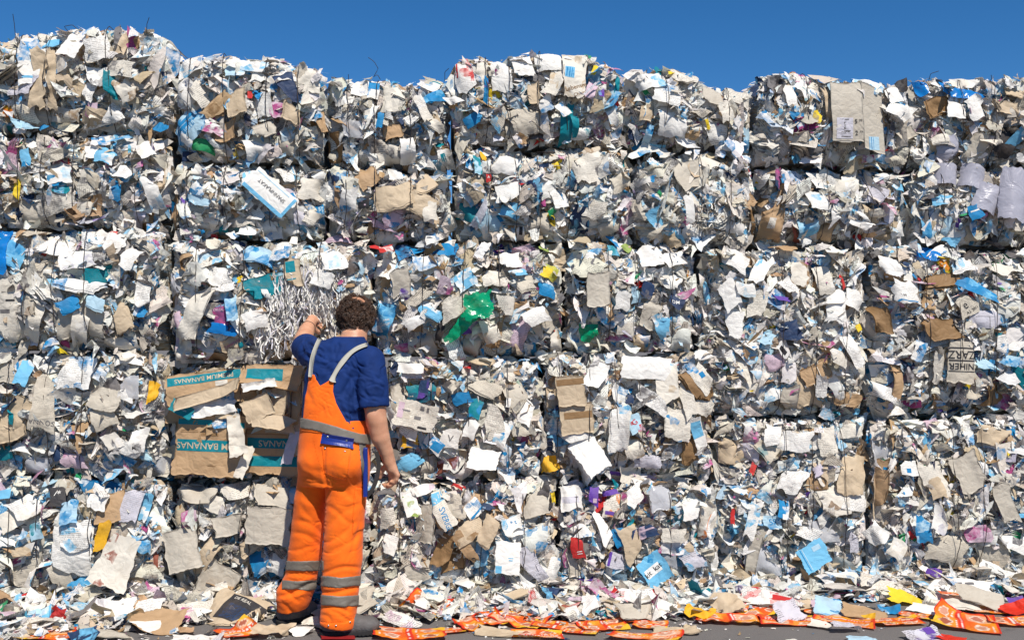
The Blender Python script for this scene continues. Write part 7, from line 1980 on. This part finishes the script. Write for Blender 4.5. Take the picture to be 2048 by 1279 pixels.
# --- T-shirt
H_ = 0.0048
T_ = Field(LO, HI, H_)
T_.add(torso(.006, B3(650, 905, 5.4)[2], B3(650, 674, 5.5)[2]), TLO, THI, .02)
S_ = Field(LO, HI, H_)
S_.cone(B3(728, 720, 5.415), B3(738, 745, 5.39), .070, .076, .008)
S_.chain([B3(739, 722, 5.40, 30), B3(744, 770, 5.365, 31), B3(746, 832, 5.345, 33.5)], .008)
S_.chain([B3(646, 712, 5.50, 30), B3(626, 707, 5.60, 29), B3(608, 692, 5.76, 27.5)], .008)
def clip(fld, p, nrm, lo, hi):
    sl, (X, Y, Z) = fld.block(lo, hi)
    p, n_2 = np.array(p), np.array(nrm, float) / np.linalg.norm(nrm)
    fld.D[sl] = np.maximum(fld.D[sl], (X - p[0]) * n_2[0] + (Y - p[1]) * n_2[1] + (Z - p[2]) * n_2[2])
cuffR, cuffL = np.array(B3(745, 814, 5.345)), np.array(B3(611, 690, 5.735))
clip(S_, cuffR, (.10, -.10, -1), cuffR + (-.16, -.16, -.20), cuffR + (.18, .16, .12))
clip(S_, cuffL, np.array(B3(607, 684, 5.80)) - np.array(B3(626, 707, 5.60)), cuffL + (-.16, -.05, -.16), cuffL + (.16, .30, .16))
S_.cone(np.array(B3(745, 830, 5.34)), np.array(B3(745, 796, 5.352)), .076, .066, .0, 'sub')
S_.cone(np.array(B3(606, 684, 5.80)), np.array(B3(615, 699, 5.68)), .064, .056, .0, 'sub')
hh = np.maximum(.03 - np.abs(T_.D - S_.D), 0) / .03
T_.D = (np.minimum(T_.D, S_.D) - hh * hh * .03 * .25).astype(np.float32)
nk = np.array(B3(703, 682, 5.53))
T_.ell(nk + (.004, .01, .047), (.068, .082, .070), .0, op='sub', pitch=-.2)
SH = T_
def garment(name, Dl, mat, cre, seed, noise, parent, extra=0.0, fs=1.0):
    D, lo, h = Dl
    V, F = surface_nets(D, lo, h)
    V = relax(V, F, 1, .4)
    N = normals(V, F)
    V = V + N * (folds(V, cre, seed, noise) * fs + extra)[:, None]
    return mesh(name, V, [F], mat, parent, True)
shirt = garment('t_shirt', (T_.D, LO, H_), M_NAVY, CRE_S, 4, .0011, man, .003, 1.35)

# --- overalls: trousers with a bib
P_ = Field(LO, HI, H_)
P_.add(torso(.014, B3(650, 968, 5.4)[2], B3(650, 838, 5.42)[2]), TLO, THI, .03)
P_.ell(B3(632, 925, 5.34), (.075, .085, .080), .04); P_.ell(B3(694, 930, 5.29), (.082, .090, .085), .04)   # seat
P_.chain([B3(634, 945, 5.42, 36), B3(621, 1000, 5.43, 32), B3(616, 1050, 5.45, 32), B3(610, 1105, 5.465, 33), B3(603, 1150, 5.475, 31.5), B3(596, 1172, 5.48, 33), B3(588, 1190, 5.485, 35), B3(580, 1222, 5.49, 26.5)], .008)
P_.chain([B3(691, 945, 5.37, 42), B3(692, 1000, 5.36, 40), B3(688, 1050, 5.345, 38.5), B3(685, 1115, 5.325, 39.5), B3(681, 1170, 5.31, 37), B3(679, 1200, 5.30, 36), B3(676, 1240, 5.29, 36)], .008)
hl, hr = np.array(B3(578, 1217, 5.49)), np.array(B3(676, 1247, 5.29))
clip(P_, hl, (.12, .12, -1), hl + (-.15, -.2, -.2), hl + (.13, .2, .10))
clip(P_, hr, (-.16, .05, -1), hr + (-.13, -.2, -.2), hr + (.2, .2, .10))
P_.cone(hl + (0, 0, -.03), hl + (0, 0, .05), .064, .055, 0, 'sub'); P_.cone(hr + (0, 0, -.03), hr + (0, 0, .06), .084, .072, 0, 'sub')
trousers = garment('overalls', (P_.D, LO, H_), M_ORANGE, CRE_T, 7, .0011, man)

BIB = [(602, 862), (606, 836), (609, 806), (613, 775), (618, 748), (628, 749), (633, 759), (640, 771), (652, 765), (668, 757), (666, 783), (672, 805), (681, 822), (690, 838), (699, 853), (716, 864), (738, 868), (740, 885), (690, 880), (650, 868)]
TB_ = Field(LO, HI, H_)
TB_.add(torso(.0, 0.5, 1.5), TLO, THI, .02)
garment('bib', band_field(TB_, .018, BIB, .16), M_ORANGE, CRE_T + [c for c in CRE_S if c[0][0] < 660], 7, .0010, trousers)
FBIB = [(612, 862), (622, 780), (640, 735), (700, 735), (722, 780), (735, 868)]
def front_bib():
    D, lo, h = band_field(TB_, .018, FBIB, None)
    y = lo[1] + h * np.arange(D.shape[1])
    D = np.maximum(D, (.10 - y)[None, :, None])
    return D, lo, h
garment('bib', front_bib(), M_ORANGE, [], 7, .0006, trousers)
JB = Field(LO, HI, H_); JB.D = np.minimum(TB_.D, P_.D - .0).astype(np.float32)
garment('reflective_band', band_field(TB_, .0235, [(600, 836), (606, 835), (640, 843), (672, 852), (700, 861), (722, 867), (742, 868), (742, 889), (716, 886), (690, 879), (660, 869), (630, 860), (600, 855)]), M_GREYB, CRE_T, 7, .0008, trousers)
garment('side_stripe', band_field(P_, .0045, [(717, 884), (731, 886), (736, 918), (737, 985), (728, 985), (722, 930)], .10), M_GREYB, CRE_T, 7, .0011, trousers)
for poly in ([(566, 1120), (600, 1121), (640, 1120), (652, 1120), (652, 1140), (640, 1141), (600, 1141), (566, 1139)], [(564, 1159), (600, 1161), (640, 1158), (642, 1178), (600, 1180), (564, 1177)]):
    Dl = band_field(P_, .0045, [(min(x, 647), y) for x, y in poly], None)
    garment('reflective_band', Dl, M_GREYB, CRE_T, 7, .0011, trousers)
for poly in ([(641, 1150), (680, 1154), (728, 1149), (728, 1170), (680, 1175), (641, 1171)], [(641, 1188), (680, 1192), (726, 1188), (726, 1209), (680, 1214), (641, 1209)]):
    D, lo, h = band_field(P_, .0045, poly, None)
    garment('reflective_band', (D, lo, h), M_GREYB, CRE_T, 7, .0011, trousers)
garment('back_pocket', band_field(P_, .0042, [(643, 884), (672, 890), (702, 897), (700, 930), (697, 950), (688, 961), (666, 955), (647, 947), (645, 915)], .0), M_ORANGE, CRE_T, 7, .0011, trousers)
garment('thigh_pocket', band_field(P_, .0042, [(711, 974), (733, 976), (728, 1056), (705, 1068), (707, 1020)], .10), M_ORANGE, CRE_T, 7, .0011, trousers)
garment('hem', band_field(P_, .003, [(640, 1242), (660, 1246), (690, 1244), (716, 1232), (716, 1262), (636, 1262)], None), M_ORANGE, [], 7, .0011, trousers)

# straps, stitches and studs lie on the clothes where a ray from behind meets them
from mathutils.bvhtree import BVHTree
def bvh(obs):
    vs, fs = [], []
    for o in obs:
        k = len(vs)
        vs += [v.co.copy() for v in o.data.vertices]; fs += [[k + i for i in p.vertices] for p in o.data.polygons]
    return BVHTree.FromPolygons(vs, fs)
def hit(tr, px, py):
    o = Vector((0 - ORG[0], 0 - ORG[1], CAMH)); d = Vector(at(px, py, 5.4) - np.array([0, 0, CAMH])).normalized()
    l, n, i, _ = tr.ray_cast(o, d)
    return (np.array(l), np.array(n)) if l is not None else (None, None)
def ribbon(tr, path, half, off, n=22, thick=.003):
    pts = np.array(path, float); t = np.linspace(0, len(pts) - 1, n)
    # smooth path
    cx = np.interp(t, np.arange(len(pts)), pts[:, 0]); cy = np.interp(t, np.arange(len(pts)), pts[:, 1])
    k = np.array([1, 2, 1]) / 4
    for _ in range(3):
        cx[1:-1] = np.convolve(cx, k, 'valid'); cy[1:-1] = np.convolve(cy, k, 'valid')
    dx, dy = np.gradient(cx), np.gradient(cy); L = np.hypot(dx, dy)
    rows = []
    for i in range(n):
        row = []
        for s_ in (-1, -.33, .33, 1):
            l, nn = hit(tr, cx[i] - dy[i] / L[i] * half * s_, cy[i] + dx[i] / L[i] * half * s_)
            row.append(None if l is None else l + nn * off)
        rows.append(row)
    rows = [r for r in rows if all(x is not None for x in r)]
    A = np.array(rows)
    for _ in range(6): A[1:-1] = (A[:-2] + 2 * A[1:-1] + A[2:]) / 4
    m = len(A)
    up = A.reshape(-1, 3); dn = (A + np.array((0, thick + off, 0))).reshape(-1, 3)
    N = len(up); g = grid_faces(m - 1, 3)
    i, j = np.meshgrid(np.arange(m), np.arange(4), indexing='ij'); idx = i * 4 + j
    ring = np.concatenate([idx[:, 0], idx[-1, 1:], idx[::-1, -1][1:], idx[0, ::-1][1:-1]])
    return np.concatenate([up, dn]), [g, g[:, ::-1] + N, np.stack([ring, np.roll(ring, -1), np.roll(ring, -1) + N, ring + N], -1)]
tr = bvh([shirt] + [o for o in trousers.children if o.name.startswith('bib')])
V, F = ribbon(tr, [(623, 754), (624, 735), (628, 712), (634, 694), (640, 681)], 3.7, .012)
mesh('shoulder_strap', V, F, M_STRAP, trousers, True)
V, F = ribbon(tr, [(664, 763), (668, 752), (682, 729), (698, 710), (713, 699), (734, 692)], 4.0, .012)
mesh('shoulder_strap', V, F, M_STRAP, trousers, True)
tr2 = bvh([trousers] + list(trousers.children))
# wallet in the back pocket
V, F = ribbon(tr2, [(645, 876), (672, 881), (704, 888)], 10.5, .013, 16, .012)
wal = mesh('wallet', V, F, M_WALLET, man, False)
def stud(px, py, tr_, r, mat, par, nm, off=.002):
    l, n = hit(tr_, px, py)
    if l is None: return
    th, ph = np.meshgrid(np.linspace(0, math.pi / 2, 4), np.linspace(0, 2 * math.pi, 11)[:-1], indexing='ij')
    n = n if n[1] < 0 else -n
    a = np.cross(n, (0, 0, 1)); a /= np.linalg.norm(a); b = np.cross(n, a)
    V = l + n * off + r * (np.sin(th)[..., None] * (np.cos(ph)[..., None] * a + np.sin(ph)[..., None] * b) + .5 * np.cos(th)[..., None] * n)
    V = V.reshape(-1, 3); i, j = np.meshgrid(np.arange(3), np.arange(10), indexing='ij')
    F = np.stack([i * 10 + j, i * 10 + (j + 1) % 10, (i + 1) * 10 + (j + 1) % 10, (i + 1) * 10 + j], -1).reshape(-1, 4)
    mesh(nm, V, [F], mat, par, True)
tw = bvh([wal])
stud(655, 873, tw, .006, M_STUD, wal, 'press_stud', .001); stud(693, 881, tw, .006, M_STUD, wal, 'press_stud', .001)
for p in ((650, 896), (690, 902), (657, 1250), (672, 1250), (700, 1243)):
    stud(*p, tr2, .0052, M_STUD, trousers, 'rivet')
def stitches(path, n):
    pts = np.array(path, float); L = np.concatenate([[0], np.cumsum(np.hypot(*np.diff(pts, axis=0).T))])
    t = np.linspace(0, L[-1], n * 2); Vs, Fs, off = [], [], 0
    for k in range(0, n * 2 - 1, 2):
        q = [hit(tr2, np.interp(t[m], L, pts[:, 0]), np.interp(t[m], L, pts[:, 1])) for m in (k, k + 1)]
        if q[0][0] is None or q[1][0] is None or np.linalg.norm(q[0][0] - q[1][0]) > .03: continue
        Vt, Ft = tube([q[0][0] + q[0][1] * .0008, q[1][0] + q[1][1] * .0008], .0010, 4)
        Vs.append(Vt); Fs.append(Ft + off); off += len(Vt)
    if Vs: mesh('stitching', np.concatenate(Vs), [np.concatenate(Fs)], M_THREAD, trousers, True)
stitches([(646, 908), (649, 944), (667, 952), (687, 957), (695, 947), (698, 912)], 26)
stitches([(709, 978), (706, 1020), (704, 1062)], 22)
stitches([(628, 880), (632, 905), (641, 930), (650, 955)], 12)
stitches([(643, 1240), (660, 1243), (690, 1240), (712, 1230)], 16)

# folding rule in the leg pocket and a hanging strap
V, F = [], []
f2 = Field((.17, -.16, .70), (.30, .06, 1.10), .004)
f2.box(np.array(B3(731, 945, 5.29)), (.0105, .016, .128), .004)
V, F = surface_nets(f2.D, f2.lo, f2.h)
mesh('folding_rule', V, [F], M_WALLET, man, True)
pts = np.array([B3(x, y, 5.30) for x, y in ((752, 902), (757, 918), (757.5, 936), (754, 955), (748, 972), (741, 984), (733, 992))])
n = len(pts); tt = np.linspace(0, n - 1, 24)
pp = np.stack([np.interp(tt, np.arange(n), pts[:, i]) for i in range(3)], -1)
for _ in range(3): pp[1:-1] = (pp[:-2] + 2 * pp[1:-1] + pp[2:]) / 4
tg = np.gradient(pp, axis=0); tg /= np.linalg.norm(tg, axis=1, keepdims=True); sd_ = np.cross(tg, (0, 1, 0)); sd_ /= np.linalg.norm(sd_, axis=1, keepdims=True)
hw, hy = .0105, np.array((0, .0025, 0))
V = np.stack([pp - sd_ * hw - hy, pp + sd_ * hw - hy, pp + sd_ * hw + hy, pp - sd_ * hw + hy], 1).reshape(-1, 3)
i, j = np.meshgrid(np.arange(23), np.arange(4), indexing='ij')
mesh('dark_strap', V, [np.stack([i * 4 + j, i * 4 + (j + 1) % 4, (i + 1) * 4 + (j + 1) % 4, (i + 1) * 4 + j], -1).reshape(-1, 4), np.array([[0, 1, 2, 3], [95, 94, 93, 92]])], M_BELT, man, False)

# bracelet on the left wrist
an = np.linspace(0, 2 * math.pi, 26)
wc = np.array(B3(616.5, 654, 5.94)); ax = np.array(LA[-1][:3]) - np.array(LA[-2][:3]); ax /= np.linalg.norm(ax)
ua = np.cross(ax, (0, 0, 1)); ua /= np.linalg.norm(ua); ub = np.cross(ax, ua)
ring_ = wc + .0385 * (np.cos(an)[:, None] * ua + np.sin(an)[:, None] * ub)
Vt, Ft = tube(ring_, .0022, 5)
mesh('bracelet', Vt, [Ft], M_BELT, man, True)

# --- boots
def boot(heel, toe, wd, zg):
    heel, toe = np.array(heel), np.array(toe)
    ax = (toe - heel); L = np.linalg.norm(ax); ax /= L; sdv = np.array((-ax[1], ax[0], 0))
    f = Field(np.minimum(heel, toe) - (.09, .09, .02), np.maximum(heel, toe) + (.09, .09, .24), .0045)
    P = lambda a, s_, z: heel + ax * a * L + sdv * s_ * wd + np.array((0, 0, z + zg))
    f.cone(P(.14, 0, .052), P(.42, 0, .052), .044, .047, .02)
    f.cone(P(.42, .04, .047), P(.82, .02, .046), .046, .042, .02)
    f.cone(P(.60, .05, .044), P(.78, .10, .040), .046, .042, .02)
    f.ell(P(.86, 0, .046), (.046, .046, .036), .02)
    f.cone(P(.20, 0, .07), P(.22, 0, .175), .046, .050, .03)
    f.cone(P(.46, 0, .085), P(.28, 0, .15), .040, .046, .04)
    sl, (X, Y, Z) = f.block(f.lo, f.lo + f.h * f.n)
    f.D = np.maximum(f.D, (zg + .022) - Z).astype(np.float32)
    V, F = surface_nets(f.D, f.lo, f.h); V = relax(V, F, 2, .4)
    N = normals(V, F)
    a = ((V - heel) @ ax) / L
    V = V + N * (.0022 * np.sin(a * 46 + V[:, 2] * 60) * np.exp(-((a - .50) / .12) ** 2))[:, None]
    bt = mesh('boot', V, [F], M_BOOT, man, True)
    g = Field(f.lo, f.lo + f.h * f.n, .004)
    for a0, a1, r0_, r1_ in ((.12, .45, .046, .044), (.45, .70, .044, .050), (.70, .90, .050, .043)):
        q0, q1 = P(a0, 0, .014), P(a1, .02, .014)
        def fn(X, Y, Z, q0=q0, q1=q1, r0_=r0_, r1_=r1_):
            d2 = (q1 - q0)[:2]; t = np.clip(((X - q0[0]) * d2[0] + (Y - q0[1]) * d2[1]) / (d2 @ d2), 0, 1)
            d = np.sqrt((X - q0[0] - t * d2[0]) ** 2 + (Y - q0[1] - t * d2[1]) ** 2) - (r0_ + (r1_ - r0_) * t)
            return np.maximum(d, np.abs(Z - zg - .0135) - .0125)
        g.add(fn, np.minimum(q0, q1) - .1, np.maximum(q0, q1) + .1, .004)
    V, F = surface_nets(g.D, g.lo, g.h); V = relax(V, F, 1, .3)
    a = ((V - heel) @ ax) / L; s_ = (V - heel) @ sdv
    low = V[:, 2] < zg + .012
    V[:, 2] += low * .004 * (np.sin(a * 90) > .3)
    mesh('sole', V, [F], M_SOLE, bt, False)
    # laces
    Vs, Fs, off = [], [], 0
    for k in range(4):
        c0, c1 = P(.40 + .06 * k, -.55, .098 - .012 * k), P(.43 + .06 * k, .55, .098 - .012 * k)
        m_ = (c0 + c1) / 2 + np.array((0, 0, .018))
        Vt, Ft = tube([c0, c0 * .5 + m_ * .5 + (0, 0, .004), m_, c1 * .5 + m_ * .5 + (0, 0, .004), c1], .0022, 5)
        Vs.append(Vt); Fs.append(Ft + off); off += len(Vt)
    mesh('laces', np.concatenate(Vs), [np.concatenate(Fs)], M_BELT, bt, True)
hR = np.array(B3(643, 1268, 5.285)); tR = np.array(B3(757, 1268, 5.31)); hR[2] = tR[2] = 0
boot(hR, tR, .045, .006)
hL = np.array(B3(562, 1248, 5.475)); tL = np.array(B3(626, 1248, 5.66)); hL[2] = tL[2] = 0
boot(hL, tL, .045, .004)
